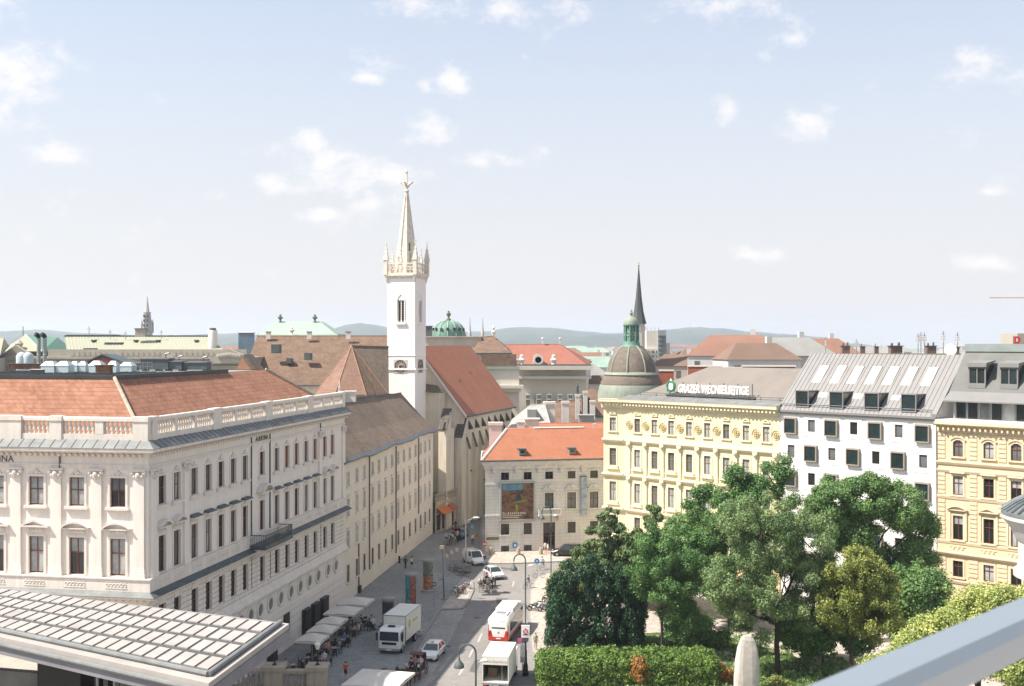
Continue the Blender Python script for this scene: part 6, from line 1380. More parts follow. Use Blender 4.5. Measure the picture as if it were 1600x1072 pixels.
# attic storey with glazing, terrace plant, mansard with dormers
FTn.build(MB().box(.05, TL, -.5, 2.2, 23.2, 23.4), 'terrace_edge', white_st)
FTn.build(MB().box(.9, TL, 2.2, 2.4, 23.4, 25.6), 'attic_wall', mat('attic_grey', (.42, .42, .40), .7, .1))
for k in range(9):
    o = FTn.build(MB().box(1.2 + 1.35 * k, 1.28 + 1.35 * k, 2.1, 2.2, 23.4, 25.5).box(2.4 + 1.35 * k, 2.48 + 1.35 * k, 2.1, 2.2, 23.4, 25.5), 'attic_window', galv); MB().face([(1.28 + 1.35 * k, 2.15, 23.45), (2.4 + 1.35 * k, 2.15, 23.45), (2.4 + 1.35 * k, 2.15, 25.5), (1.28 + 1.35 * k, 2.15, 25.5)]).build('pane', [gl_teal, gl_dark, gl_mid, gl_teal, gl_curt][k % 5], o)
FTn.build(MB().extr([(.3, .9, 25.5), (.3, 2.9, 26.6), (.3, 2.9, 26.4), (.3, .9, 25.35)], (TL - .3, 0, 0)), 'metal_awning_roof', m_seam)
m_mans = mat('dark_slate_mansard', (.13, .135, .125), .7, .1, .5)
tmr = MB().face([tp(.2, 2.6, 26.4), tp(TL, 2.6, 26.4), tp(TL, 6.8, 31.0), tp(.2, 6.8, 31.0)]).build('mansard_roof', m_mans, TAN)
MB().face([tp(.2, 6.8, 31.0), tp(TL, 6.8, 31.0), tp(TL, 14, 31.1), tp(.2, 14, 31.1)]).build('roof_deck', m_mans, TAN); FTn.build(MB().box(.2, TL, 6.6, 7.4, 31.0, 31.9), 'ridge_band', mat('grey_green_sheet', (.24, .28, .27), .6, .1))
for px in (1527, 1577):
    lo, hi = -5, 30
    for _ in range(40):
        m_ = (lo + hi) / 2; p = tp(m_, 3.2, 28) + TAN.location
        if CX + p.x / p.y * FP < px: lo = m_
        else: hi = m_
    u = lo
    o = FTn.build(MB().box(u - 1.0, u - .86, 3.1, 3.25, 27.3, 29.3).box(u + .86, u + 1.0, 3.1, 3.25, 27.3, 29.3).box(u - .86, u + .86, 3.1, 3.25, 29.15, 29.3).box(u - .86, u + .86, 3.1, 3.25, 27.3, 27.45).box(u - .05, u + .05, 3.1, 3.2, 27.45, 29.15).extr([(u - 1.15, 2.9, 29.3), (u - 1.15, 5.4, 29.9), (u - 1.15, 5.4, 30.05), (u - 1.15, 2.9, 29.75)], (2.3, 0, 0)).box(u - 1.0, u + 1.0, 3.0, 3.3, 26.9, 27.3), 'dormer', m_seam)
    MB().face([(u - .86, 3.2, 27.45), (u + .86, 3.2, 27.45), (u + .86, 3.2, 29.15), (u - .86, 3.2, 29.15)]).build('pane', gl_teal, o)
    for s in (-1, 1): MB().face([(u + s * .97, 3.25, 27.2), (u + s * .97, 5.3, 29.4), (u + s * .97, 3.25, 29.4)]).build('glass_cheek', gl_teal, o)
p = at(1593, 585, 118); tag(MB().lathe([(.9, 0), (1.1, .6), (.8, 1.6), (1.0, 2.6), (.6, 3.6), (.7, 4.3), (0, 5.0)], 10).build('roof_sculpture', mat('verdigris_bronze', (.16, .30, .28), .6, .2), None, (p.x + .7, p.y - 3.2, 23.4), smooth='auto'), 'verdigris green sculpture on the roof edge at the right border', 'sculpture')
RS = thing('rooftop_sign', 'red capital letters on a rooftop frame at the right edge', 'sign', tuple(at(1582, 546, 165))); text('lettering', 'RA', 2.6, mat('sign_red', (.42, .04, .05), .5, 0), RS, (.1, 0, .1), (R(90), 0, R(-10)), .1, .03, .9, .8); MB().box(0, 4, .2, .3, -.2, 0).box(.2, .3, .2, .3, -2, 2).box(2.5, 2.6, .2, .3, -2, 2).build('frame', galv, RS)
o = hiproof('far_right_house', 'pale rooftop block under the red rooftop letters', 'building', [bg_(1570, 552, 166), bg_(1680, 552, 166), bg_(1680, 548, 180), bg_(1570, 548, 180)], [bg_(1590, 546, 172), bg_(1660, 546, 172)], 0, m_mans, white_st); part_box(o, 'roof_pavilion', m_hof, 1590, 1640, 521, 549, 170, 6)

# ================================================================ far city: individual houses between the near roofs and the hills
far_wall = [mat('far_wall_%s' % n, c, .9, .08, .05) for n, c in (('cream', (.55, .50, .42)), ('white', (.62, .60, .56)), ('grey', (.42, .41, .39)), ('pink', (.50, .40, .34)))]
far_roof = [mat('far_roof_%s' % n, c, .9, .12, .1) for n, c in (('red', (.23, .125, .09)), ('brown', (.18, .12, .09)), ('grey', (.25, .25, .24)), ('green', (.26, .36, .30)))]
fr = random.Random(21)
def far_house(px, Y, w, h, d, lab, wm, rm, rz=0.0, rh=None):
    x = (px - CX) / FP * Y; o = thing('city_house', lab, 'house', (x, Y, Z0), rz, 'houses of the distant city')
    rh = rh or w * .22
    MB().box(-w / 2, w / 2, 0, d, 0, h).build('wall', wm, o)
    MB().face([(-w / 2 - .3, -.3, h), (w / 2 + .3, -.3, h), (w / 2 - rh, d / 2, h + rh), (-w / 2 + rh, d / 2, h + rh)]).face([(w / 2 + .3, -.3, h), (w / 2 + .3, d + .3, h), (w / 2 - rh, d / 2, h + rh)]).face([(w / 2 + .3, d + .3, h), (-w / 2 - .3, d + .3, h), (-w / 2 + rh, d / 2, h + rh), (w / 2 - rh, d / 2, h + rh)]).face([(-w / 2 - .3, d + .3, h), (-w / 2 - .3, -.3, h), (-w / 2 + rh, d / 2, h + rh)]).build('roof', rm, o)
    mb = MB(); nw = max(2, int(w / 4)); nr = max(1, int(h / 4))
    for i in range(nw):
        for j in range(max(0, nr - 4), nr): mb.box(-w / 2 + w * (i + .5) / nw - .6, -w / 2 + w * (i + .5) / nw + .6, -.06, 0, h - 3.2 - (nr - 1 - j) * 3.6, h - 1.2 - (nr - 1 - j) * 3.6)
    mb.build('window_row', gl_mid, o)
    MB().box(w * .15, w * .15 + 1.2, d * .5, d * .5 + 1.2, h + rh * .6, h + rh + 1.4).build('chimney', far_wall[1], o)
    return o
cname = {0: 'cream', 1: 'white', 2: 'grey', 3: 'pinkish'}; rname = {0: 'red', 1: 'brown', 2: 'grey', 3: 'green copper'}
# the larger ones the photo shows, by hand
for px, Y, w, y_e, wi, ri, where in ((1150, 260, 22, 556, 1, 0, 'white house with red roof above the yellow building firewalls'), (1195, 240, 16, 562, 1, 1, 'white house with brown roof left of the striped smokestack'), (1245, 270, 20, 556, 0, 2, 'cream house with grey roof behind the white house ridge'), (1290, 300, 18, 552, 1, 0, 'white house with red roof beneath the end of the hills'), (1060, 300, 14, 572, 3, 1, 'pinkish house with brown roof right of the tower block'), (1105, 340, 18, 566, 1, 1, 'white house with brown roof beside the onion turret'),
        (912, 330, 16, 588, 1, 2, 'white house with grey roof between red palace and corner dome'), (932, 420, 18, 574, 1, 3, 'white house with green roof left of the corner dome'), (925, 560, 22, 566, 0, 0, 'cream house with red roof left of the dome below the hills'), (940, 300, 10, 600, 1, 1, 'white house squeezed left of the dome drum')):
    far_house(px, Y, w, zt(y_e, Y) - Z0, w * .7, where, far_wall[wi], far_roof[ri], fr.uniform(-.3, .3))
FARS = []
for Y in (480, 640, 850, 1150, 1600, 2200):
    px = -20 + fr.uniform(0, 60)
    while px < 1640:
        w = fr.uniform(18, 34) * (1 + Y / 2600); wi, ri = fr.randrange(4), fr.choice([0, 0, 1, 1, 2, 2, 3]); h = fr.uniform(19, 25) if Y < 900 else fr.uniform(17, 27)
        FARS.append((far_house(px, Y + fr.uniform(-40, 40), w, h, w * .6, '', far_wall[wi], far_roof[ri], fr.uniform(-.5, .5), fr.uniform(3, 6)), px, wi, ri))
        px += (w / Y * FP) * fr.uniform(1.0, 1.7)
o = thing('smokestack', 'thin red and white striped smokestack on the skyline', 'smokestack', (at(1252, 536, 700).x, 700, 0))
for k in range(5): MB().lathe([(1.1, zt(552 - k * 5, 700)), (1.1, zt(547 - k * 5, 700))], 10).build('band', [white_st, mat('faded_red', (.35, .12, .1), .8, .1)][k % 2], o)
MB().lathe([(1.5, 0), (1.15, zt(552, 700))], 10).build('shaft', white_st, o)
for px, y0, y1, Y, lab in ((139, 510, 524, 228, 'thin mast with crossbars on the copper roof left of the town hall tower'), (172, 515, 526, 228, 'small mast on the copper roof between the two others'), (196, 518, 527, 228, 'smallest mast on the copper roof near the green chimney'), (252, 516, 526, 228, 'mast on the copper roof just right of the town hall tower'), (1290, 527, 553, 190, 'thin pale mast left of the white house ridge'), (1338, 530, 548, 155, 'thin wire mast above the left chimneys of the white house'), (1078, 505, 520, 600, 'thin hilltop mast right of the tower block')): antenna(px, y0, y1, Y, lab, 2)
o = thing('tower_crane', 'faint orange tower crane jib on the skyline at the right border', 'crane', (at(1640, 466, 1500).x, 1500, 0)); mb = MB(); zz = zt(466, 1500)
MB().box(-80, 20, -.6, .6, zz, zz + 1.2).build('jib', mat('crane_orange', (.55, .28, .16), .7, .1), o); MB().box(-1, 1, -1, 1, 0, zz + 6).build('mast', MATS['crane_orange'], o)

# ================================================================ our own roof terrace: rail in front of the camera, slate turret at the right
OWN = thing('terrace_railing', 'blurred blue grey metal handrail crossing the lower right corner close to the camera', 'railing', (0, 0, 30.4))
m_rail = mat('blue_grey_rail_paint', (.17, .205, .235), .35, .04, 2, metal=.0, spec=.5)
d_ = Vector((.958, 1, 0)).normalized(); n_ = Vector((-d_.y, d_.x, 0))
p0 = at(1298, 1079, FP * .5 / 543); p1 = at(1600, 949, FP * .5 / 413); ax_ = (p1 - p0).normalized()
st, en = p0 - ax_ * 2.4, p0 + ax_ * 6
def sect(p): return [p + n_ * a + Vector((0, 0, b)) - Vector((0, 0, 30.4)) for a, b in ((.035, -.0), (.05, -.018), (.052, -.056), (.04, -.067), (-.04, -.067), (-.052, -.056), (-.05, -.018), (-.035, 0))]
MB().loft(sect(st), sect(en)).build('handrail', m_rail, OWN)
for t in (-2.2, 4.0, 5.8): p = p0 + ax_ * t - Vector((0, 0, 30.4)); MB().box(p.x - .03, p.x + .03, p.y - .03, p.y + .03, 0, p.z - .09).build('post', m_rail, OWN)
own = MB().prism([(-14, -16), (-6, -3.5), (-2.2, -1.4), (en.x + .3, en.y - .05), (22, -6), (20, -30), (-14, -30)], 0, 30.4)
tag(own.build('viewpoint_building', cream), 'building whose roof terrace carries the camera, outside the view', 'building')
TUR = thing('slate_turret', 'white round turret with ribbed slate cap at the right border above the handrail', 'turret', (at(1670, 800, 40).x, 40, 0))
zq = lambda y: CH - (y - CY) / FP * 40; sx_ = 40 / FP
MB().lathe([(62 * sx_, 0), (62 * sx_, zq(905)), (80 * sx_, zq(903)), (80 * sx_, zq(895)), (74 * sx_, zq(890)), (72 * sx_, zq(850)), (80 * sx_, zq(838)), (84 * sx_, zq(828)), (97 * sx_, zq(812)), (97 * sx_, zq(805))], 40).build('drum', mat('white_turret_paint', (.5, .49, .47), .6, .06, 1), TUR, smooth='auto')
MB().lathe([(98 * sx_, zq(805)), (97 * sx_, zq(800)), (80 * sx_, zq(788)), (50 * sx_, zq(772)), (20 * sx_, zq(764)), (0, zq(762))], 40).build('cap', mat('slate_cap', (.13, .15, .15), .6, .15, 2), TUR, smooth='auto')
for k in range(40): a = k * math.pi / 20; MB().tube([(r * sx_ * math.cos(a), r * sx_ * math.sin(a), zq(y) + .03) for r, y in ((97, 800), (80, 788), (50, 772), (20, 764))], .05, 5).build('cap_rib', zinc_d, TUR)
# ================================================================ trees, shrubs, hedge
import numpy as np
rng = np.random.default_rng(11)
def leaves(name, m, parent, clumps, n_per, size, loc=(0, 0, 0), aspect=1.9, up=0.0, flat=0.0, tone_bias=0.0, shell=0.55):
    """many small leaf faces gathered in clumps: clumps = (x, y, z, rx, ry, rz)"""
    V = []; T = []
    for (x, y, z, rx, ry, rz_) in clumps:
        n = max(12, int(n_per * (rx * ry * rz_) ** .67)); d = rng.normal(size=(n, 3)); d /= np.linalg.norm(d, axis=1)[:, None]
        rad = shell + (1 - shell) * rng.random(n) ** .5
        c = np.array([x, y, z]) + d * rad[:, None] * np.array([rx, ry, rz_]) * (1 + .25 * rng.normal(size=n))[:, None]
        nn = d + rng.normal(size=(n, 3)) * .55; nn[:, 2] += .25 + flat; nn /= np.linalg.norm(nn, axis=1)[:, None]
        a = rng.normal(size=(n, 3)); a[:, 2] += up * 3; a -= nn * np.sum(a * nn, axis=1)[:, None]; a /= np.linalg.norm(a, axis=1)[:, None] + 1e-9
        b = np.cross(nn, a); s = size * (0.6 + .8 * rng.random(n)); l = s[:, None] * a * .5 * aspect; w = s[:, None] * b * .5
        V.append(np.stack([c - l, c + w * .9 + l * .1, c + l, c - w * .9 + l * .1], axis=1).reshape(-1, 3))
        T.append(np.clip(.45 + tone_bias + .22 * rng.normal(size=n) + .12 * rng.normal(), 0, 1))
    V = np.concatenate(V); T = np.concatenate(T); nf = len(T)
    me = bpy.data.meshes.new(name); me.vertices.add(len(V)); me.vertices.foreach_set('co', V.astype(np.float32).ravel())
    me.loops.add(nf * 4); me.loops.foreach_set('vertex_index', np.arange(nf * 4, dtype=np.int32)); me.polygons.add(nf); me.polygons.foreach_set('loop_start', np.arange(0, nf * 4, 4, dtype=np.int32))
    me.update(calc_edges=True); me.materials.append(m)
    at_ = me.attributes.new('tone', 'FLOAT', 'FACE'); at_.data.foreach_set('value', T.astype(np.float32))
    return put(me, name, parent, loc)
def lobes_to_clumps(lobes, n, r0, r1, flat=1.0):
    out = []; tot = sum(l[3] * l[4] + l[3] * l[5] for l in lobes)
    for (x, y, z, rx, ry, rz_) in lobes:
        k = max(6, int(n * (rx * ry + rx * rz_) / tot))
        for _ in range(k):
            d = rng.normal(size=3); d /= np.linalg.norm(d); q = rng.uniform(.35, 1.0) ** .5; r = rng.uniform(r0, r1)
            out.append((x + d[0] * rx * q, y + d[1] * ry * q, z + d[2] * rz_ * q, r, r, r * flat))
    return out
m_bark = mat('dark_bark', (.055, .042, .032), .9, .3, 3, bump=.5)
LF = dict(
    pine=leafmat('pine_needles', (0.042, 0.085, 0.030), (0.189, 0.255, 0.094), (0.302, 0.302, 0.133), .1), yew=leafmat('yew_foliage', (0.009, 0.035, 0.016), (0.040, 0.102, 0.043), None, .08),
    soph=leafmat('pagoda_tree_leaves', (0.066, 0.138, 0.053), (0.271, 0.367, 0.146), (0.448, 0.378, 0.141)), dark=leafmat('dark_broad_leaves', (0.043, 0.111, 0.036), (0.177, 0.322, 0.094), (0.307, 0.378, 0.141)),
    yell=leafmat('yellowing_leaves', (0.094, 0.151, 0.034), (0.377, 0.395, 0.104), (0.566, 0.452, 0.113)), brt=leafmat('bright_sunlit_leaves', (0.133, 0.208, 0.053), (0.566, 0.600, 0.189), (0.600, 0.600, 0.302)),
    hedge=leafmat('hedge_leaves', (0.033, 0.087, 0.017), (0.219, 0.334, 0.066), (0.328, 0.401, 0.102)), rust=leafmat('rusty_leaves', (0.189, 0.094, 0.029), (0.528, 0.282, 0.075)), mid=leafmat('mid_green_leaves', (0.059, 0.133, 0.048), (0.236, 0.378, 0.117), (0.378, 0.422, 0.166)))
def limb(mb, a, b, r0, r1, wob=.25, n=4):
    a, b = Vector(a), Vector(b); pts = []
    for k in range(n + 1):
        t = k / n; p = a.lerp(b, t)
        if 0 < k < n: p += Vector((random.uniform(-wob, wob), random.uniform(-wob, wob), random.uniform(-wob, wob) * .5))
        pts.append(p)
    mb.tube(pts, [r0 + (r1 - r0) * k / n for k in range(n + 1)], 7)
def tree(name, lab, px, Y, lobes_px, m, nclump=70, r=(.7, 1.3), n_per=420, size=.24, trunk_r=.22, trunk_h=None, up=0.0, flat=1.0, fork=3, aspect=1.9, group='trees of the little park', cat='tree', tb=0.0, lean=0.0):
    """lobes_px = (px, py, half width px, half height px, depth factor, dY)"""
    X = (px - CX) / FP * Y; o = thing(name, lab, cat, (X, Y, 0.0), 0, group)
    L = []
    for (x, y, hw, hh, *rest) in lobes_px:
        df = rest[0] if rest else 1.0; dY = rest[1] if len(rest) > 1 else 0
        YY_ = Y + dY; p = at(x, y, YY_); L.append((p.x - X, dY, p.z, hw / FP * YY_, hw / FP * YY_ * df, hh / FP * YY_))
    cl = lobes_to_clumps(L, nclump * 1.25, r[0], r[1], flat)
    leaves('crown', m, o, cl, n_per * 1.7, size * .78, up=up, aspect=aspect, tone_bias=tb)
    mb = MB(); zlow = min(l[2] - l[5] * .4 for l in L); th = trunk_h or max(1.5, zlow + .6)
    limb(mb, (0, 0, -.1), (lean, 0, th), trunk_r, trunk_r * .75, .06, 5)
    for l in L:
        limb(mb, (lean, 0, th - .2), (l[0], l[1], l[2]), trunk_r * .55, trunk_r * .22, .35, 5)
    for c in cl[::max(1, len(cl) // 34)]:
        l = min(L, key=lambda q: (q[0] - c[0]) ** 2 + (q[1] - c[1]) ** 2 + (q[2] - c[2]) ** 2); limb(mb, l[:3], c[:3], trunk_r * .2, .025, .2, 3)
    mb.build('trunk', m_bark, o, smooth=True)
    return o
tree('pine_tree', 'olive green spreading pine tree in front of the grey museum house', 965, 139, [(952, 808, 16, 28), (1020, 816, 16, 26), (946, 838, 32, 24), (1016, 842, 28, 24), (980, 848, 44, 28), (965, 868, 56, 26), (928, 866, 44, 22), (985, 876, 56, 30), (905, 880, 26, 16), (1030, 884, 36, 32), (960, 905, 60, 26), (1005, 862, 40, 30), (950, 880, 50, 30)], LF['pine'], 300, (.35, .75), 620, .2, .25, 2.0, up=.5, flat=.7, aspect=3.4)
tree('slim_tree', 'slim dark trunked tree with narrow glossy crown between yew and pagoda tree', 1034, 115.5, [(1040, 900, 48, 58), (1080, 920, 40, 56), (1008, 880, 32, 40), (1065, 965, 34, 34), (1030, 850, 26, 26)], LF['dark'], 110, (.4, .8), 620, .15, .16, 6)
tree('broad_leaf_tree', 'dense dark leafy tree right before the yellow building', 1140, 127, [(1118, 815, 56, 54), (1190, 795, 56, 50), (1225, 735, 10, 20), (1150, 745, 10, 16), (1090, 870, 40, 50), (1160, 880, 60, 60), (1205, 750, 26, 24), (1165, 756, 18, 20)], LF['dark'], 180, (.45, .95), 560, .17, .3, 6)
tree('background_tree', 'mid green tree filling the gap between the pine and the dense dark tree', 1072, 134, [(1062, 850, 48, 44), (1040, 895, 46, 40), (1098, 885, 44, 44), (1085, 815, 26, 26)], LF['mid'], 130, (.45, .9), 520, .18, .25, 5)
o = tree('bushy_shrub', 'low leafy bush at the foot of the slim tree', 1090, 119, [(1075, 985, 38, 24), (1110, 990, 28, 22)], LF['mid'], 40, (.5, .8), 420, .2, .1, .8, cat='shrub', group='shrubs of the little park')
tree('pagoda_tree', 'largest broad crowned park tree with soft olive leaves, right of the stone monument', 1214, 109, [(1190, 830, 66, 58), (1255, 845, 50, 56), (1145, 905, 48, 52), (1225, 912, 70, 54), (1272, 935, 40, 54), (1175, 960, 44, 38)], LF['soph'], 260, (.4, .85), 640, .14, .3, 5.2)
tree('ash_tree', 'tall green tree with separate rounded crowns before the white facade', 1350, 121, [(1300, 785, 34, 40, 1), (1358, 780, 40, 38, 1), (1408, 790, 36, 40, 1), (1345, 832, 34, 30, 1), (1300, 835, 24, 24, 1), (1438, 822, 24, 34, 1), (1432, 880, 32, 34, 1), (1392, 880, 26, 28, 1)], LF['mid'], 250, (.45, .9), 580, .16, .28, 7.5)
tree('yellowing_tree', 'park tree with yellowish green leaves in front of the white facade', 1330, 106.5, [(1330, 900, 40, 40), (1375, 905, 26, 34), (1310, 945, 36, 40), (1362, 960, 40, 40), (1350, 875, 22, 20)], LF['yell'], 140, (.4, .75), 620, .145, .2, 4.2)
tree('shaded_shrub', 'dark shrub below the yellowing tree at the corner of the white facade', 1425, 112, [(1415, 925, 42, 36), (1455, 925, 28, 30), (1395, 960, 40, 34)], LF['mid'], 70, (.6, 1.0), 420, .22, .18, 2.0, cat='shrub', group='shrubs of the little park')
tree('undergrowth_tree', 'dark understorey tree behind the two park trunks', 1285, 113, [(1275, 985, 42, 34), (1330, 985, 34, 30), (1240, 975, 28, 30)], LF['dark'], 70, (.6, 1.0), 380, .24, .14, 2.5)
# dark yew: upright plumes
YW = thing('yew_thicket', 'dark blue green yew thicket behind the clipped hedge', 'shrub', (at(930, 900, 120).x, 120, 0))
cl = []
for k in range(420):
    px = rng.uniform(856, 1006); t = (px - 856) / 150; top = 905 - 22 * math.sin(math.pi * min(1, t * 1.15)) + 7 * math.sin(t * 23) + 5 * math.sin(t * 51) + 40 * max(0, t - .75) * 2.2; py = top + (1008 - top) * rng.random(); dY = rng.uniform(-2.6, 2.2); p = at(px, py, 120 + dY); r = rng.uniform(.3, .55)
    cl.append((p.x - YW.location.x, dY, max(.5, p.z), r, r, r * 1.5))
leaves('crown', LF['yew'], YW, cl, 640, .13, up=.9, aspect=2.2)
MB().tube([(0, 0, 0), (.1, 0, 3), (0, .1, 5)], [.3, .2, .1], 7).build('trunk', m_bark, YW)
tree('golden_shrub', 'yellowish shrub behind the left shoulder of the yew thicket', 884, 126, [(882, 925, 22, 32), (900, 915, 16, 22)], LF['yell'], 36, (.45, .8), 420, .18, .1, .9, cat='shrub', group='shrubs of the little park')
# clipped hedge
HX0, HX1 = at(846, 1020, 109).x, at(1112, 1020, 109).x
HG = thing('clipped_hedge', 'sunlit clipped hedge along the bottom edge beside the pavement', 'hedge', ((HX0 + HX1) / 2, 108.6, 0)); hw = (HX1 - HX0) / 2
cl = []
for k in range(760):
    x = rng.uniform(-hw, hw); f = rng.random()
    if f < .5: c = (x, -2.7 + rng.uniform(-.15, .15), rng.uniform(.1, 2.2))
    elif f < .85: c = (x, rng.uniform(-2.7, 1.5), 2.2 + rng.uniform(-.15, .18))
    else: c = (-hw + rng.uniform(-.2, .2), rng.uniform(-2.7, 1.5), rng.uniform(.1, 2.2))
    r = rng.uniform(.3, .5); cl.append((*c, r, r, r))
leaves('foliage', LF['hedge'], HG, cl, 700, .15, aspect=1.6)
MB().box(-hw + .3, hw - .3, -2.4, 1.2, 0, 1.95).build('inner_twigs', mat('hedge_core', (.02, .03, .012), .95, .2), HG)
tree('rusty_bush', 'rusty brown bush patch standing in the clipped hedge', 1003, 105.7, [(1002, 1052, 12, 22)], LF['rust'], 14, (.35, .55), 560, .15, .06, .5, cat='shrub', group='rusty bushes by the hedge')
tree('rusty_bush', 'rusty brown bush left of the stone monument at the hedge end', 1130, 107.5, [(1128, 1058, 20, 18)], LF['rust'], 18, (.35, .55), 560, .15, .06, .5, cat='shrub', group='rusty bushes by the hedge')
tree('rusty_bush', 'yellowish low bush right of the stone monument at the bottom edge', 1210, 106, [(1215, 1075, 22, 14)], LF['yell'], 16, (.35, .5), 560, .15, .06, .4, cat='shrub', group='rusty bushes by the hedge')
# bright crowns close to us at the lower right
for px, Y, lob, lab in ((1400, 78, [(1392, 1052, 34, 26), (1425, 1020, 28, 28)], 'leftmost bright yellow green tree crown under the handrail'), (1470, 76, [(1462, 1000, 36, 36), (1490, 978, 28, 28)], 'second bright tree crown left of the handrail middle'), (1530, 74, [(1525, 958, 36, 36), (1510, 1010, 30, 30), (1555, 1010, 40, 40)], 'third bright tree crown below the tan house'), (1590, 72, [(1580, 946, 34, 28), (1620, 950, 40, 32), (1600, 1030, 60, 50)], 'rightmost bright tree crown beneath the slate turret')):
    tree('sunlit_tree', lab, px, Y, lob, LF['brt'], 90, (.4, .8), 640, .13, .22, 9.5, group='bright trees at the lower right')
# lawn grass
n = 9000; pts = []
gx0, gx1 = at(900, 1040, 108).x, at(1330, 1040, 108).x
P2 = np.stack([rng.uniform(at(960, 0, 112).x, at(1330, 0, 112).x, n), rng.uniform(104, 124, n), np.full(n, .05)], axis=1)
cl = [(x, y, .06, .25, .25, .12) for x, y, _ in P2[:900]]
o = leaves('grass', LF['mid'], None, cl, 60, .2, up=1.5, aspect=3, tone_bias=.25); tag(o, 'short green lawn grass under the park trees', 'grass', kind='stuff')
# rough stone monument
ST = at(1165, 1060, 104.5); mo = MB()
prof = [(0, 1.22, .62), (1.2, 1.20, .62), (2.6, 1.12, .58), (3.9, .95, .5), (4.7, .72, .42), (5.05, .40, .3)]
rings = []
for z, rx, ry in prof:
    rings.append([((rx * (1 if math.cos(a) > 0 else .9) * math.copysign(abs(math.cos(a)) ** .6, math.cos(a))) + z * .03 + .06 * math.sin(3 * a + z), ry * math.copysign(abs(math.sin(a)) ** .6, math.sin(a)), z + .05 * math.sin(2 * a)) for a in [2 * math.pi * k / 14 for k in range(14)]])
for a, b in zip(rings[:-1], rings[1:]): mo.loft(a, b, a is rings[0], b is rings[-1])
tag(mo.build('stone_monument', mat('pale_granite', (.52, .48, .43), .85, .12, 1.5, bump=.3, bscale=10), None, (ST.x, 104.5, 0)), 'upright rough pale granite monument rising from the bottom edge among the trees', 'monument')
# ================================================================ people and animals (continuous skins grown over posed skeletons)
def skin_mesh(name, verts, edges, radii, mats, zone, sub=1):
    me = bpy.data.meshes.new('tmp'); me.from_pydata(verts, edges, []); ob = bpy.data.objects.new('tmp', me); COL.objects.link(ob)
    md = ob.modifiers.new('s', 'SKIN'); md.use_smooth_shade = True
    for i, r in enumerate(radii):
        sv = me.skin_vertices[0].data[i]; sv.radius = (r, r) if not isinstance(r, tuple) else r; sv.use_root = (i == 0)
    sb = ob.modifiers.new('u', 'SUBSURF'); sb.levels = sub; sb.render_levels = sub
    bpy.context.view_layer.update()
    out = bpy.data.meshes.new_from_object(ob.evaluated_get(bpy.context.evaluated_depsgraph_get())); out.name = name
    bpy.data.objects.remove(ob); bpy.data.meshes.remove(me)
    out.materials.clear()
    for m in mats: out.materials.append(m)
    for p in out.polygons: p.material_index = zone(p.center); p.use_smooth = True
    return out
m_skin = mat('skin', (.52, .34, .25), .6, .05); m_hair = mat('dark_hair', (.03, .02, .015), .7, .1); m_hair2 = mat('fair_hair', (.22, .15, .08), .7, .1)
CM = {}
def cloth(c):
    k = 'cloth_%02d_%02d_%02d' % tuple(int(x * 99) for x in c); return mat(k, c, .8, .08, 3)
POSES = {}
def pose(kind):
    # pelvis, chest, neck, head top ; arms ; legs   (figure faces -y, 1.75 m)
    V = [(0, 0, .95), (0, 0, 1.18), (0, 0, 1.40), (0, -.01, 1.52), (0, -.02, 1.62), (0, -.01, 1.72)]
    Rr = [(.15, .11), (.145, .10), (.155, .10), .055, .095, .07]; E = [(0, 1), (1, 2), (2, 3), (3, 4), (4, 5)]
    def chain(st, pts, rs):
        k = st
        for p, r in zip(pts, rs): V.append(p); Rr.append(r); E.append((k, len(V) - 1)); k = len(V) - 1
    sw = {'stand': 0, 'walk': .22, 'run': .34, 'sit': 0, 'ride': 0, 'drive': 0}[kind]
    for s in (-1, 1):
        f = s * sw
        if kind in ('stand', 'walk', 'run'):
            el = .12 if kind != 'run' else .0
            chain(2, [(s * .19, 0, 1.40), (s * .24, f * .5 + .02, 1.13), (s * .23, f * .8 - .08 - (.16 if kind == 'run' else 0), .90 + (.2 if kind == 'run' else 0)), (s * .22, f * .9 - .1 - (.2 if kind == 'run' else 0), .82 + (.24 if kind == 'run' else 0))], [.062, .048, .036, .04])
            chain(0, [(s * .095, 0, .90), (s * .10, -f * .75 - .02, .50), (s * .10, -f * 1.0 + (.12 if f > 0 else .02), .09 + (.12 if (kind == 'run' and f > 0) else 0)), (s * .105, -f * 1.0 - .13 + (.12 if f > 0 else 0), .045 + (.06 if (kind == 'run' and f > 0) else 0))], [.095, .065, .045, .04])
        else:
            rch = {'sit': .28, 'ride': .5, 'drive': .42}[kind]
            chain(2, [(s * .19, 0, 1.40), (s * .25, -.1, 1.15), (s * .2, -rch, 1.08), (s * .16, -rch - .08, 1.08)], [.062, .048, .036, .04])
            chain(0, [(s * .1, -.02, .92), (s * .12, -.42, .92 if kind != 'ride' else .86 - s * .12), (s * .12, -.44 if kind != 'ride' else -.2 - s * .05, .52 if kind != 'ride' else .46 - s * .15), (s * .12, -.57 if kind != 'ride' else -.32, .48 if kind != 'ride' else .42 - s * .15)], [.095, .07, .048, .042])
    return V, E, Rr
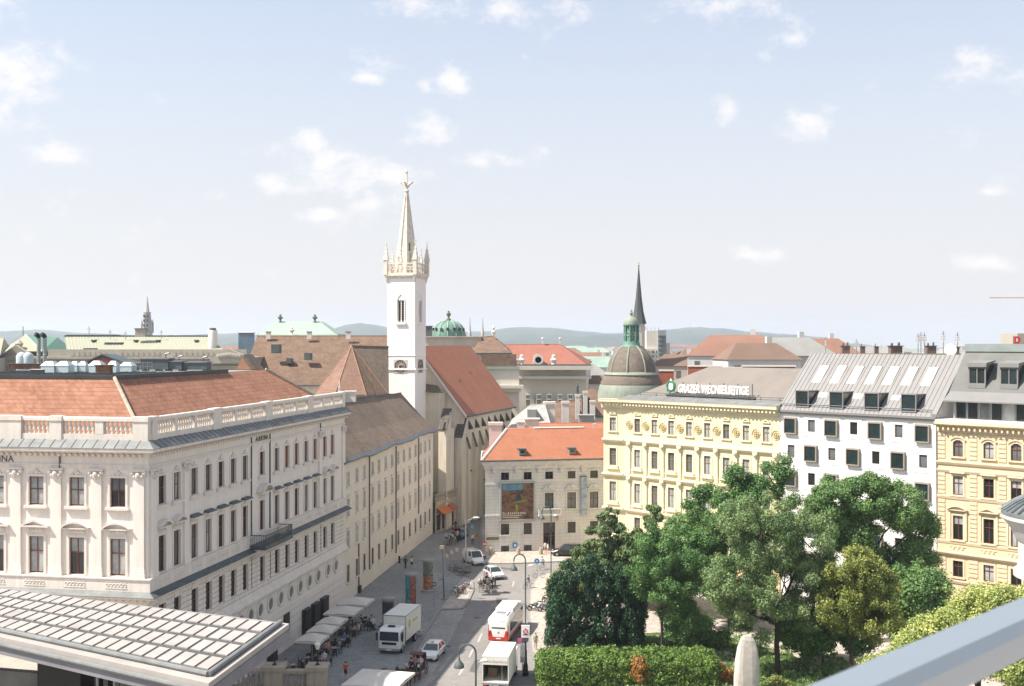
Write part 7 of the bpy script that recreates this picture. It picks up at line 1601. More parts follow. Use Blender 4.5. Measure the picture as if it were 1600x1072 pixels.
def person(lab, loc, rz, top, leg, kind='stand', hair=m_hair, short=False, scale=1.0, group=None, drop=0.0, hat=None):
    V, E, Rr = pose(kind)
    def zone(c):
        if c.z > 1.47: return 0
        if kind in ('stand', 'walk', 'run'):
            if abs(c.x) > .2 and c.z < (1.2 if short else .92): return 0
            if c.z < .97: return (0 if (short and c.z < .55 and c.z > .1) else 2)
        else:
            if abs(c.x) > .13 and c.z > .98 and c.y < -.22: return 0
            if c.z < 1.0: return 2
        return 1
    key = (kind, tuple(top), tuple(leg), short)
    if key not in POSES: POSES[key] = skin_mesh('body', V, E, Rr, [m_skin, cloth(top), cloth(leg)], zone)
    o = thing('person', lab, 'person', (loc[0], loc[1], loc[2] - drop * scale), rz, group)
    put(POSES[key], 'body', o); o.scale = (scale,) * 3
    hm = MB().ball((0, .012, 1.665), .105, 10, (1, 1.05, .95)); hm.v = [(x, y + (.02 if y < -.04 and z < 1.66 else 0) + (.05 if y < -.02 and z < 1.68 else 0), z) for x, y, z in hm.v]
    hm.build('hair', hair, o, smooth=True)
    if hat: MB().lathe([(.17, 1.72), (.17, 1.735), (.1, 1.74), (.1, 1.85), (0, 1.86)], 12).build('hat', hat, o)
    return o
P_ = lambda x, y, z=0.0: G(x, y, z)
red, blk, wht, pnk, blu, org, gry, grn, nav, bei = (.55, .05, .03), (.02, .02, .022), (.7, .68, .65), (.6, .28, .26), (.10, .22, .42), (.55, .22, .03), (.25, .25, .26), (.32, .38, .28), (.03, .04, .07), (.45, .36, .26)
person('person running away in a red shirt and black shorts on the plaza', P_(540, 1062), R(175), red, blk, 'run', short=True, group='people on the plaza')
person('waiter in pink shirt and dark trousers standing beside the café chairs', P_(509, 1028), R(160), pnk, blk, 'stand', group='people on the plaza')
person('person in dark clothes walking beside one in white near the beige wing', P_(633.5, 888.5), R(170), blk, blk, 'walk', group='people on the plaza')
person('person in white shirt and black shorts walking along the beige wing', P_(643.5, 888.5), R(175), wht, blk, 'walk', short=True, group='people on the plaza')
person('person in pale green dress standing on the pavement beside the hedge', P_(837, 1015), R(20), grn, grn, 'stand', short=True, group='people on the pavement')
person('person in white and blue walking left of one in orange in the street', P_(738.5, 851), R(10), wht, nav, 'walk', group='people crossing the street')
person('person in an orange shirt walking in the side street', P_(744.5, 849), R(20), org, bei, 'walk', group='people crossing the street')
person('person in blue standing at the museum corner by the no entry sign', P_(757, 884), R(0), nav, blu, 'stand', group='people at the museum')
person('person in white at the museum door', P_(852, 864), R(180), wht, bei, 'stand', group='people at the museum')
person('person in white shirt and pink trousers right of the museum door', P_(856, 866), R(90), wht, pnk, 'walk', group='people at the museum')
person('person in dark clothes walking past the shop awning', P_(707, 815), R(170), blk, gry, 'walk', group='people near the shops')
person('person in pale blue shirt near the shop awning', P_(697, 818), R(30), (.4, .5, .58), gry, 'stand', group='people near the shops')
person('person in white by the church wall at the far end of the street', P_(745, 801), R(0), wht, gry, 'walk', group='people near the shops')
person('dark figure crossing above the blue car in the side street', P_(712, 828), R(-60), blk, blk, 'walk', group='people crossing the street')
person('person in white standing at the right pole by the bushes', P_(855, 958), R(40), wht, nav, 'stand', group='people on the pavement')
person('person in dark clothes standing at the right pole by the motorbikes', P_(861, 953), R(-20), blk, gry, 'stand', group='people on the pavement')
for px, Y, z, top, lg, lab in ((190, 77, 9.0, gry, blu, 'person in grey shirt under the flying roof'), (201, 77, 9.0, (.6, .12, .2), blk, 'person in pink red top under the flying roof'), (247, 76.5, 9.0, blk, gry, 'left dark haired person at the bottom edge right of the pink one'), (258, 76.5, 9.0, bei, blk, 'right dark haired person at the bottom edge right of the pink one')):
    person(lab, ((px - CX) / FP * Y, Y, z), R(170), top, lg, 'stand', group='people under the flying roof')

# ---------------------------------------------------------------- vehicles
m_tyre = mat('tyre_rubber', (.015, .015, .016), .85, .1); m_rim = mat('alloy_rim', (.35, .36, .37), .4, .1, metal=.5); m_glz = glass('vehicle_glass', (.03, .045, .055), .05, .8)
m_lamp = mat('headlamp_glass', (.7, .72, .72), .1, 0, spec=.8); m_tail = mat('tail_lamp_red', (.4, .02, .02), .2, 0); m_plate = mat('plate_white', (.75, .75, .73), .5, 0)
def paint(n, c): return mat('car_paint_' + n, c, .3, .02, 1, spec=.5, coat=.6)
def oct_(y, hw, z0, z1, ch=.12): return [(-hw + ch, y, z0), (hw - ch, y, z0), (hw, y, z0 + ch), (hw, y, z1 - ch), (hw - ch * .9, y, z1), (-hw + ch * .9, y, z1), (-hw, y, z1 - ch), (-hw, y, z0 + ch)]
def wheels(o, xs, ys, r, w=.22):
    for y in ys:
        for s in (-1, 1):
            t = MB().wheel((s * xs, y, r), (1, 0, 0), r, w, 18).build('wheel', m_tyre, o); MB().wheel((s * (xs + w / 2 - .01), y, r), (1, 0, 0), r * .62, .04, 14).build('rim', m_rim, t)
def car(lab, loc, rz, p, L=4.4, Wd=1.8, H=1.45, kind='sedan', group='cars on the road', taxi=False, name='car'):
    """front towards -y"""
    o = thing(name, lab, 'car' if kind != 'van' else 'van', tuple(loc), rz, group); f = -L / 2; hw = Wd / 2
    hood = {'sedan': .95, 'van': 1.1, 'suv': 1.05}[kind]; zb = {'sedan': .92, 'van': 1.15, 'suv': 1.05}[kind]
    st = [(f, hw * .82, .32, .66), (f + .18, hw * .95, .22, .74), (f + .9, hw, .2, hood - .06), (f + 1.25, hw, .2, zb), (L / 2 - .7, hw, .2, zb + .04), (L / 2 - .12, hw * .95, .24, zb - .02), (L / 2, hw * .86, .34, zb - .14)]
    mb = MB()
    for a, b in zip(st[:-1], st[1:]): mb.loft(oct_(a[0], a[1], a[2], a[3], .13), oct_(b[0], b[1], b[2], b[3], .13), a is st[0], b is st[-1])
    mb.build('body', p, o, smooth='auto')
    ws, re = f + (1.15 if kind != 'van' else .95), L / 2 - (.35 if kind == 'sedan' else .12)      # foot of windscreen, foot of rear screen
    t0, t1 = ws + (.75 if kind != 'van' else .6), re - (.55 if kind == 'sedan' else .2)
    lo = [(-hw * .93, ws, zb - .03), (hw * .93, ws, zb - .03), (hw * .93, re, zb), (-hw * .93, re, zb)]; hi = [(-hw * .74, t0, H - .05), (hw * .74, t0, H - .05), (hw * .74, t1, H - .05), (-hw * .74, t1, H - .05)]
    if kind == 'van': hi = [(-hw * .84, t0, H - .06), (hw * .84, t0, H - .06), (hw * .84, t1, H - .06), (-hw * .84, t1, H - .06)]
    MB().loft(lo, hi).build('glazing', m_glz, o)
    rf = MB().loft([(x * 1.02, y, z + .002) for x, y, z in hi], [(x * .9, y * .95, H) for x, y, z in hi]).build('roof', p, o, smooth='auto')
    mb = MB()
    for a, b in zip(lo, hi): mb.tube([a, b], .05, 5)
    for s in (0, 1):
        yb = (ws + re) / 2 + .1; mb.tube([((1 if s else -1) * hw * .93, yb, zb), ((1 if s else -1) * hw * .75, yb, H - .05)], .045, 5)
    mb.build('pillar', p, o)
    if kind == 'van':
        for s in (-1, 1): MB().extr([(s * hw * .95, -.1, zb - .05), (s * hw * .95, re, zb - .05), (s * hw * .855, t1, H - .05), (s * hw * .855, -.1, H - .05)], (s * .02, 0, 0)).build('side_panel', p, o)
    wheels(o, hw - .1, (f + .82, L / 2 - .8), .32)
    for s in (-1, 1):
        MB().ball((s * hw * .68, f + .1, .66), .15, 8, (1.3, .7, .7)).build('headlight', m_lamp, o, smooth=True); MB().box(s * hw * .8 - .1, s * hw * .8 + .1, L / 2 - .1, L / 2 + .005, .68, .86).build('tail_light', m_tail, o)
        MB().ball((s * (hw + .09), ws + .3, zb + .06), .11, 8, (1, .6, .8)).build('mirror', p, o, smooth=True)
    MB().box(-.26, .26, f - .025, f + .02, .42, .54).build('number_plate', m_plate, o); MB().box(-hw * .6, hw * .6, f - .012, f + .1, .3, .42).build('grille', black, o); MB().box(-.26, .26, L / 2 - .02, L / 2 + .02, .5, .62).build('number_plate', m_plate, o)
    if taxi: MB().box(-.12, .12, -.1, .1, H, H + .13).build('taxi_sign', mat('taxi_yellow', (.5, .4, .15), .5, 0), o)
    return o
rd = lambda x, y: G(x, y, Z0 + .01)
car('white taxi saloon with blue windscreen beside the delivery lorry', rd(676, 1026), R(-10), paint('white', (.75, .74, .72)), taxi=True)
car('silver compact car behind the second carriage on the main road', rd(772, 902), R(22), paint('silver', (.52, .53, .54)), 4.2)
car('white delivery van turning in from the side street', rd(740, 880), R(26), paint('van_white', (.78, .77, .75)), 4.6, 1.85, 1.95, 'van', name='van')
car('blue car driving behind the far carriage in the side street', rd(720, 840), R(-14), paint('blue', (.08, .20, .32)), 4.2)
car('black sport utility car parked at the museum house', G(886, 868, 0.0), R(-95), paint('black', (.012, .011, .012)), 4.6, 1.9, 1.7, 'suv', 'parked cars')
car('white car glimpsed behind the park trees', G(968, 952, 0.0), R(-80), paint('white', (.75, .74, .72)), 4.2, group='parked cars')
car('grey car parked behind the park trees', G(985, 925, 0.0), R(-80), paint('silver', (.52, .53, .54)), 4.2, group='parked cars')
m_box = mat('lorry_box_white', (.72, .71, .64), .6, .06, .5, streak=.3); m_cab = paint('cab_white', (.74, .74, .72))
def lorry(lab, loc, rz, L=7.4, rear_open=False):
    o = thing('lorry', lab, 'lorry', tuple(loc), rz, 'lorries'); W2 = 1.22
    if not rear_open:
        f = -L / 2
        st = [(f, 1.08, .5, 2.1), (f + .06, 1.15, .42, 2.35), (f + .55, 1.17, .42, 2.62), (f + 1.75, 1.17, .42, 2.66)]; mb = MB()
        for a, b in zip(st[:-1], st[1:]): mb.loft(oct_(a[0], a[1], a[2], a[3], .14), oct_(b[0], b[1], b[2], b[3], .14), a is st[0], b is st[-1])
        mb.build('cab', m_cab, o, smooth='auto')
        MB().extr([(-1.02, f - .04, 1.4), (1.02, f - .04, 1.4), (1.0, f - .0, 2.3), (-1.0, f - .0, 2.3)], (0, .05, 0)).build('windscreen', m_glz, o)
        for s in (-1, 1):
            MB().extr([(s * 1.175, f + .25, 1.45), (s * 1.175, f + 1.2, 1.45), (s * 1.175, f + 1.2, 2.2), (s * 1.175, f + .4, 2.2)], (s * .01, 0, 0)).build('side_window', m_glz, o); MB().box(s * 1.38 - .09, s * 1.38 + .09, f + .1, f + .2, 1.35, 2.15).tube([(s * 1.15, f + .2, 2.1), (s * 1.38, f + .15, 2.1)], .03, 5).build('mirror', black, o); MB().box(s * .85 - .2, s * .85 + .2, f - .03, f + .1, .62, .86).build('headlight', m_lamp, o)
        MB().box(-.78, .78, f - .02, f + .1, .98, 1.24).build('grille', black, o); MB().box(-1.12, 1.12, f - .08, f + .15, .38, .6).build('bumper', m_rim, o); MB().box(-.3, .3, f - .095, f - .08, .43, .56).build('number_plate', m_plate, o); MB().box(-.35, .35, f + .65, f + 1.1, 2.66, 2.76).build('roof_hatch', black, o)
        b0_, b1_ = f + 1.85, L / 2
        MB().box(-W2, W2, b0_, b1_, .95, 3.55).build('cargo_box', m_box, o); mb = MB()
        for x in (-W2, W2):
            for y in (b0_, b1_): mb.box(x - .035, x + .035, y - .035, y + .035, .92, 3.58)
            mb.box(x - .036, x + .036, b0_ + .035, b1_ - .035, 3.5, 3.585)
        mb.box(-W2 + .036, W2 - .036, b0_ - .036, b0_ + .036, 3.5, 3.584).build('edge_trim', m_rim, o)
        e = MB().ball((W2 + .01, b0_ + 1.3, 2.5), .45, 10, (.03, .8, 1)).build('logo', mat('logo_yellow_green', (.45, .45, .08), .6, 0), o); text('side_lettering', 'Logistik', .5, mat('logo_yellow_green', (.45, .45, .08), .6, 0), o, (W2 + .012, b0_ + 2.2, 2.35), (R(90), 0, R(90)), .004) if False else MB().box(W2 + .002, W2 + .014, b0_ + 2.4, b0_ + 4.2, 2.4, 2.6).build('logo_stripe', MATS['logo_yellow_green'], o)
        MB().box(-.45, .45, f + 1.0, b1_ - .1, .55, .93).build('chassis', black, o); wheels(o, 1.02, (f + .95, L / 2 - 1.9), .46, .3)
        MB().box(-W2, W2, L / 2 + .02, L / 2 + .9, .5, .6).build('tail_lift', m_rim, o)
    else:                                              # seen from behind with its roller door open
        r = -L / 2; m_in = mat('dark_cargo_interior', (.05, .045, .045), .8, .2)
        mb = MB().box(-W2, W2, r + .0, L / 2 - 1.9, .95, 1.05).box(-W2, -W2 + .07, r, L / 2 - 1.9, 1.05, 3.3).box(W2 - .07, W2, r, L / 2 - 1.9, 1.05, 3.3).box(-W2, W2, r, L / 2 - 1.9, 3.3, 3.42).box(-W2 + .07, W2 - .07, L / 2 - 2.0, L / 2 - 1.9, 1.05, 3.3)
        mb.build('cargo_box', m_box, o); MB().box(-W2 + .08, W2 - .08, r - .02, r + .05, 2.62, 3.28).build('header_board', m_box, o)
        text('web_address', 'www.fuerbe.at', .36, mat('faded_print', (.42, .34, .30), .7, 0), o, (0, r - .03, 2.82), (R(90), 0, 0), .004, 0, 1.05, 1, 'CENTER')
        MB().box(-W2 + .071, W2 - .071, L / 2 - 2.05, L / 2 - 2.0, 1.06, 3.29).box(-W2 + .071, -W2 + .08, r + .1, L / 2 - 2.05, 1.06, 3.28).build('interior_lining', m_in, o); MB().box(.55, .6, r + .2, r + .25, 1.06, 2.62).build('load_bar', m_rim, o); MB().box(-.9, -.1, r + 1.5, r + 2.3, 1.06, 1.9).build('crate', mat('cardboard', (.25, .17, .1), .8, .1), o)
        MB().box(-W2 - .02, W2 + .02, r - .06, r, .78, .95).build('rear_sill', m_rim, o); MB().box(-1.1, 1.1, r + .1, r + .2, .42, .6).build('bumper', black, o)
        for s in (-1, 1): MB().box(s * 1.0 - .16, s * 1.0 + .16, r - .07, r - .02, .62, .76).build('tail_light', m_tail, o)
        MB().box(-.28, .28, r + .06, r + .09, .62, .75).build('number_plate', m_plate, o); MB().box(-.4, .4, r + .3, L / 2 - .5, .5, .94).build('chassis', black, o)
        MB().box(-1.12, 1.12, L / 2 - 1.8, L / 2, .5, 2.5).build('cab', m_cab, o); wheels(o, 1.0, (r + 1.5, L / 2 - .9), .44, .3)
    return o
lorry('white box lorry with dark windscreen parked on the plaza by the advertising columns', G(625, 1008, 0), R(-12)); lorry('white box lorry seen from behind with open dark cargo bay at the bottom edge', rd(783, 1066), R(-8), 7.0, True)
def bus(lab, loc, rz):
    o = thing('city_bus', lab, 'bus', tuple(loc), rz); L, hw = 8.6, 1.15; r = -L / 2; wp_ = mat('bus_white', (.76, .75, .72), .35, .03, 1, coat=.4); rp_ = mat('bus_red', (.50, .045, .02), .35, .03, 1, coat=.4)
    st = [(r, .98, .35, 2.35), (r + .1, 1.1, .3, 2.6), (r + .5, hw, .28, 2.82), (L / 2 - .5, hw, .28, 2.82), (L / 2, 1.0, .35, 2.4)]; mb = MB()
    for a, b in zip(st[:-1], st[1:]): mb.loft(oct_(a[0], a[1], a[2], a[3], .2), oct_(b[0], b[1], b[2], b[3], .2), a is st[0], b is st[-1])
    mb.build('body', wp_, o, smooth='auto')
    MB().extr([(-1.08, r - .03, .32), (1.08, r - .03, .32), (1.1, r - .03, .72), (-1.1, r - .03, .72)], (0, .3, 0)).build('rear_bumper', rp_, o)
    for s in (-1, 1):
        MB().extr([(s * 1.1, r - .03, .73), (s * .62, r - .03, .73), (s * .92, r + .02, 2.0), (s * 1.08, r + .03, 2.0)], (0, .12, 0)).build('rear_red_panel', rp_, o); MB().box(s * 1.0 - .1, s * 1.0 + .1, r - .05, r - .02, .85, 1.35).build('tail_light', m_tail, o)
        for k in range(6): MB().box(s * hw - .01 if s > 0 else -hw - .012, s * hw + .012 if s > 0 else -hw + .01, r + .7 + 1.25 * k, r + 1.85 + 1.25 * k, 1.15, 2.3).build('side_window', m_glz, o)
        MB().box(s * hw - .006 if s > 0 else -hw - .008, s * hw + .008 if s > 0 else -hw + .006, r + .4, L / 2 - .6, .34, .7).build('side_skirt', rp_, o)
        MB().tube([(s * 1.1, L / 2 - .1, 2.4), (s * 1.4, L / 2 + .15, 2.2)], .03, 5).box(s * 1.4 - .09, s * 1.4 + .09, L / 2 + .1, L / 2 + .2, 1.7, 2.2).build('mirror', black, o)
    MB().extr([(-.72, r - .02, 1.62), (.72, r - .02, 1.62), (.86, r + .06, 2.12), (-.86, r + .06, 2.12)], (0, .08, 0)).build('rear_window', m_glz, o); MB().box(.15, .75, r + .01, r + .09, 2.2, 2.4).build('line_display', black, o); MB().box(-.25, .25, r - .05, r - .03, .5, .62).build('number_plate', m_plate, o); MB().ball((0, r - .02, 1.2), .1, 8, (1, .2, 1)).build('emblem', m_rim, o)
    MB().box(-.95, .95, -1.2, 2.8, 2.83, 3.05).build('roof_unit', wp_, o); MB().box(-.8, .8, r + .6, -1.6, 2.83, 2.98).build('roof_unit', wp_, o); MB().box(-.5, .5, r + .9, r + 1.9, 2.98, 3.03).build('roof_grille', m_rim, o)
    MB().extr([(-1.05, L / 2 - .05, 1.0), (1.05, L / 2 - .05, 1.0), (.95, L / 2 - .02, 2.3), (-.95, L / 2 - .02, 2.3)], (0, .06, 0)).build('windscreen', m_glz, o); wheels(o, 1.0, (r + 1.9, L / 2 - 1.7), .44, .28)
bus('small white and red city bus seen from behind on the main road', rd(791, 990), R(-11))
# horse carriages
m_wood = mat('black_lacquer', (.02, .012, .012), .3, .1, coat=.3); m_red2 = mat('dark_red_leather', (.10, .02, .02), .5, .1)
HM = {}
def horse(lab, loc, rz, col, group):
    k = tuple(col)
    if k not in HM:
        V = [(0, .55, 1.18), (0, .1, 1.12), (0, -.45, 1.18), (0, -.72, 1.45), (0, -.95, 1.78), (0, -1.12, 1.82), (0, -1.38, 1.60), (0, -1.48, 1.52)]; Rr = [(.27, .27), (.29, .30), (.26, .28), (.17, .2), (.12, .15), .13, .085, .07]; E = [(a, a + 1) for a in range(7)]
        def chain(st, pts, rs):
            q = st
            for p, r in zip(pts, rs): V.append(p); Rr.append(r); E.append((q, len(V) - 1)); q = len(V) - 1
        for s in (-1, 1):
            chain(2, [(s * .16, -.5, .92), (s * .17, -.5 - s * .08, .52), (s * .17, -.47 - s * .08, .14), (s * .17, -.52 - s * .08, .04)], [.13, .07, .05, .065]); chain(0, [(s * .17, .6, .88), (s * .18, .72 + s * .06, .55), (s * .18, .66 + s * .06, .14), (s * .18, .6 + s * .06, .04)], [.16, .075, .05, .065]); chain(5, [(s * .07, -1.06, 1.97)], [.03])
        chain(0, [(0, .84, 1.2), (0, .95, .9), (0, .96, .6)], [.05, .06, .03])
        HM[k] = skin_mesh('body', V, E, Rr, [mat('horse_coat_%d' % len(HM), col, .7, .2, 2), m_hair], lambda c: 1 if (c.y > .88 or c.z < .1) else 0)
    o = thing('horse', lab, 'horse', tuple(loc), rz, group); put(HM[k], 'body', o)
    mb = MB()
    for q in range(9): mb.ball((0, -.62 - .045 * q, 1.62 + .042 * q), .07, 6, (.5, 1, 1))
    mb.build('mane', m_hair, o); MB().torus((0, -.62, 1.3), (0, -.6, .8), .27, .05, 14, 5).box(-.3, .3, .0, .1, 1.38, 1.46).build('harness', black, o)
    return o
def carriage(nm, loc, rz, coat, group, hooded=True):
    loc = Vector(loc); o = thing('horse_carriage', 'open black hackney carriage ' + nm, 'carriage', tuple(loc), rz, 'horse carriages')
    mb = MB(); prof = [(-.75, .75), (-.55, .55), (.45, .5), (.95, .62), (1.0, 1.15), (.75, 1.2), (.55, .85), (-.35, .85), (-.6, 1.15), (-.85, 1.15)]
    mb.extr([(-.62, y, z) for y, z in prof], (1.24, 0, 0)).build('body', m_wood, o); MB().box(-.55, .55, .35, .9, .86, .98).box(-.55, .55, -.5, -.1, .84, .94).build('seat', m_red2, o)
    if hooded:
        mb = MB(); a = [(y, z) for y, z in ((1.05, 1.15), (1.25, 1.6), (1.1, 2.05), (.6, 2.2), (.1, 2.12), (.0, 2.02), (.6, 2.08), (1.0, 1.95), (1.12, 1.58), (.95, 1.2))]; mb.extr([(-.66, y, z) for y, z in a], (1.32, 0, 0)).build('folding_hood', m_red2, o)
    MB().box(-.5, .5, -1.55, -1.15, 1.05, 1.18).extr([(-.5, -1.6, .7), (-.5, -1.0, .7), (-.5, -1.1, 1.05), (-.5, -1.55, 1.05)], (1, 0, 0)).build('coach_box', m_wood, o); MB().box(-.06, .06, -1.7, 1.2, .48, .58).tube([(0, -1.7, .6), (0, -4.2, .75)], .04, 6).build('pole', m_wood, o)
    for y, r in ((-1.25, .42), (.85, .55)):
        MB().tube([(-.8, y, r), (.8, y, r)], .04, 6).build('axle', black, o)
        for s in (-1, 1):
            w = MB().torus((s * .78, y, r), (1, 0, 0), r - .04, .04, 20, 5)
            for q in range(10): a = q * math.pi / 5; w.tube([(s * .78, y, r), (s * .78, y + (r - .05) * math.cos(a), r + (r - .05) * math.sin(a))], .018, 4)
            w.ball((s * .78, y, r), .08, 6).build('wheel', m_red2 if coat[0] < .2 else black, o)
    for s in (-1, 1): MB().box(s * .6 - .08, s * .6 + .08, -1.1, -.95, 1.15, 1.4).build('lamp', m_lamp, o)
    m = Matrix.Rotation(rz, 4, 'Z')
    for s, sd in ((-1, 'left'), (1, 'right')): p = loc + m @ Vector((s * .48, -3.0, 0)); horse(('white' if coat[0] > .3 else 'dark brown') + ' ' + sd + ' horse of the carriage ' + nm, p, rz, coat, 'carriage horses')
    p = loc + m @ Vector((0, -1.35, 1.18)); person('coachman in black on the carriage ' + nm, p, rz, blk, blk, 'drive', drop=.88, group='coachmen', hat=black)
    if nm.startswith('in'): 
        for s in (-1, 1): person(('pink' if s < 0 else 'white') + ' clad passenger in the carriage ' + nm, loc + m @ Vector((s * .28, .6, .98)), rz, wht if s > 0 else pnk, gry, 'sit', drop=.86, group='carriage passengers')
carriage('in the middle of the main road behind the bus', rd(763, 917), R(-8), (.48, .46, .43), 0, False); carriage('in the shaded side street before the blue car', rd(711, 846), R(-10), (.50, .49, .46), 0); carriage('in the foreground below the white taxi', rd(650, 1056), R(-14), (.05, .025, .018), 0)
# bicycles, motorcycles, cyclists
BK = {}
def bicycle(lab, loc, rz, col, group, rider=None):
    o = thing('bicycle', lab, 'bicycle', tuple(loc), rz, group); k = tuple(col)
    if 'w' not in BK:
        w = MB().torus((0, 0, 0), (1, 0, 0), .32, .022, 18, 4)
        for q in range(8): a = q * math.pi / 4; w.tube([(0, 0, 0), (0, .31 * math.cos(a), .31 * math.sin(a))], .006, 3)
        BK['w'] = w.mesh('wheel', m_tyre); BK['s'] = MB().ball((0, .22, 1.0), .1, 6, (.7, 1.4, .35)).mesh('saddle', black, True); BK['h'] = MB().tube([(-.28, -.32, 1.05), (-.1, -.45, 1.06), (.1, -.45, 1.06), (.28, -.32, 1.05)], .018, 5).tube([(0, -.45, 1.06), (0, -.46, .85)], .018, 5).mesh('handlebar', m_rim)
    if k not in BK: BK[k] = MB().tube([(0, -.56, .34), (0, -.46, .88), (0, .02, .34), (0, .2, .95)], .024, 5).tube([(0, -.44, .78), (0, .15, .8)], .024, 5).tube([(0, .02, .34), (0, .54, .34), (0, .16, .82)], .018, 5).mesh('frame', mat('bike_%d' % len(BK), col, .4, .05))
    put(BK[k], 'frame', o); put(BK['w'], 'wheel', o, (0, -.56, .34)); put(BK['w'], 'wheel', o, (0, .54, .34)); put(BK['s'], 'saddle', o); put(BK['h'], 'handlebar', o)
    return o
bc_ = [(.05, .05, .06), (.35, .36, .37), (.30, .05, .04), (.06, .12, .22), (.5, .5, .5), (.05, .15, .1)]
rb = random.Random(5); cn = ['black', 'silver', 'red', 'navy blue', 'pale grey', 'dark green']; order_ = ['first', 'second', 'third', 'fourth', 'fifth', 'sixth', 'seventh', 'eighth']
for k in range(7):
    i = k % 6; p = G(706 + 3.2 * k, 890 + 1.9 * k + rb.uniform(-2, 2)); bicycle('%s bicycle in the shaded rack by the white van, %s from the left' % (cn[i], order_[k]), p, R(60 + rb.uniform(-15, 15)), bc_[i], 'bicycles in the shaded rack')
for k in range(8):
    i = (k * 2 + 1) % 6 if k % 2 else (k + 4) % 6; p = G(710 + 3.1 * k, 931 - 1.4 * k + rb.uniform(-3, 3)); bicycle('%s bicycle in the sunny bay at the kerb corner, %s from the left' % (cn[i], order_[k]), p, R(35 + rb.uniform(-25, 25)), bc_[i], 'bicycles in the sunny bay')
p = G(847, 889, 0); bicycle('silver bicycle ridden by the cyclist in blue near the round sign', p, R(150), bc_[1], 'ridden bicycles'); person('cyclist in a white and blue shirt near the round blue sign', p + Vector((0, 0, .0)), R(150), (.35, .45, .6), gry, 'ride', drop=-.05, group='cyclists')
p = rd(826, 920); bicycle('black bicycle ridden by the cyclist on the road beside the tall lamp', p, R(-60), bc_[0], 'ridden bicycles'); person('cyclist in dark shirt riding beside the tall lamp', p, R(-60), nav, gry, 'ride', drop=-.05, group='cyclists')
p = G(842, 903, 0); bicycle('pale grey bicycle leaning at the pavement curve by the blue sign', p, R(100), bc_[4], 'parked bicycles')
def motorbike(lab, loc, rz, col, group):
    o = thing('motorcycle', lab, 'motorcycle', tuple(loc), rz, group); p = paint('moto_%d' % int(col[0] * 99), col)
    for y in (-.68, .62): w = MB().torus((0, y, .3), (1, 0, 0), .24, .07, 18, 6).build('wheel', m_tyre, o); MB().wheel((0, y, .3), (1, 0, 0), .12, .1, 12).build('hub', m_rim, w)
    MB().ball((0, -.18, .78), .22, 10, (.75, 1.4, .7)).build('tank', p, o, smooth=True); MB().ball((0, .35, .78), .2, 8, (.75, 1.9, .35)).build('saddle', black, o, smooth=True); MB().ball((0, 0, .42), .26, 8, (.7, 1.2, .8)).build('engine', m_rim, o); MB().tube([(-.32, -.35, 1.0), (0, -.5, .98), (.32, -.35, 1.0)], .025, 5).tube([(0, -.5, .98), (0, -.68, .3)], .04, 5).build('fork', m_rim, o); MB().ball((0, -.62, .85), .1, 8).build('headlight', m_lamp, o); MB().tube([(.15, 0, .3), (.16, .75, .42)], .05, 6).build('exhaust', m_rim, o); MB().ball((0, .72, .62), .14, 6, (.7, 1.2, .4)).build('tail', p, o)
for k, (x, y, c, l) in enumerate(((835, 955, (.05, .05, .055), 'black motorcycle at the left end of the pavement row'), (842, 953, (.45, .45, .46), 'silver motorcycle in the middle of the pavement row'), (848, 950, (.06, .06, .07), 'black motorcycle at the right end of the pavement row'), (858, 940, (.25, .03, .03), 'dark red motorcycle beside the right pole'))): motorbike(l, G(x, y, 0), R(70 + 8 * k), c, 'motorcycles on the pavement')
for k in range(6): c = [(.04, .04, .045), (.30, .30, .31), (.22, .03, .03)][k % 3]; motorbike('%s motorcycle parked at the end of the beige wing, %s from the front' % (['black', 'silver', 'red'][k % 3], order_[k]), G(681 + 2.3 * k, 829 - 3.5 * k, 0), R(75 + rb.uniform(-10, 10)), c, 'motorcycles by the beige wing')

# ---------------------------------------------------------------- street furniture
def arc_lamp(lab, px, Y, hgt, base=True, mirror=1):
    o = thing('street_lamp', lab, 'street lamp', ((px - CX) / FP * Y, Y, 0), 0, 'arched street lamps'); r = .56 * mirror
    MB().lathe([(.32, 0), (.34, .15), (.26, .3), (.24, .9), (.17, 1.1), (.14, 2.2), (.18, 2.25), (.11, 2.4), (.09, 3.2)], 10).build('cast_base', black if base else iron, o, smooth='auto')
    MB().tube([(0, 0, 3.1), (0, 0, hgt - .6)] + [(-r + r * math.cos(a), 0, hgt - .6 + .6 * math.sin(a)) for a in [k * math.pi / 10 for k in range(1, 11)]] + [(-2 * r, 0, hgt - .95)], .065, 8).build('arched_pole', iron, o, smooth='auto')
    MB().lathe([(.05, hgt - .9), (.08, hgt - 1.0), (.12, hgt - 1.1), (.3, hgt - 1.3), (.36, hgt - 1.48), (.36, hgt - 1.55)], 14, -2 * r, 0).build('shade', iron, o, smooth='auto'); MB().ball((-2 * r, 0, hgt - 1.52), .22, 8, (1, 1, .6)).build('bulb', m_milk, o)
    MB().tube([(0, 0, hgt - 1.25), (.4 * mirror, 0, hgt - 1.1)], .03, 5).ball((.55 * mirror, 0, hgt - 1.08), .22, 8, (1.2, .8, .5)).build('floodlight', m_milk, o)
    return o
arc_lamp('tall arched street lamp with sign box on the pavement right of the bus', 821, 109.5, 11.6); arc_lamp('arched street lamp rising from the bottom edge left of the open lorry', 743.5, 76, 11.8, mirror=1); arc_lamp('tall arched street lamp in front of the grey museum house', 861, 140, 11.8)
bs = thing('bus_stop_sign', 'white bus stop box with red emblem on the tall lamp post', 'sign', ((821 - CX) / FP * 109.2, 109.2, 0)); zb_ = lambda y: CH - (y - CY) / FP * 109.2
MB().box(-.4, .4, -.12, .08, zb_(996), zb_(977)).build('box', m_plate, bs)
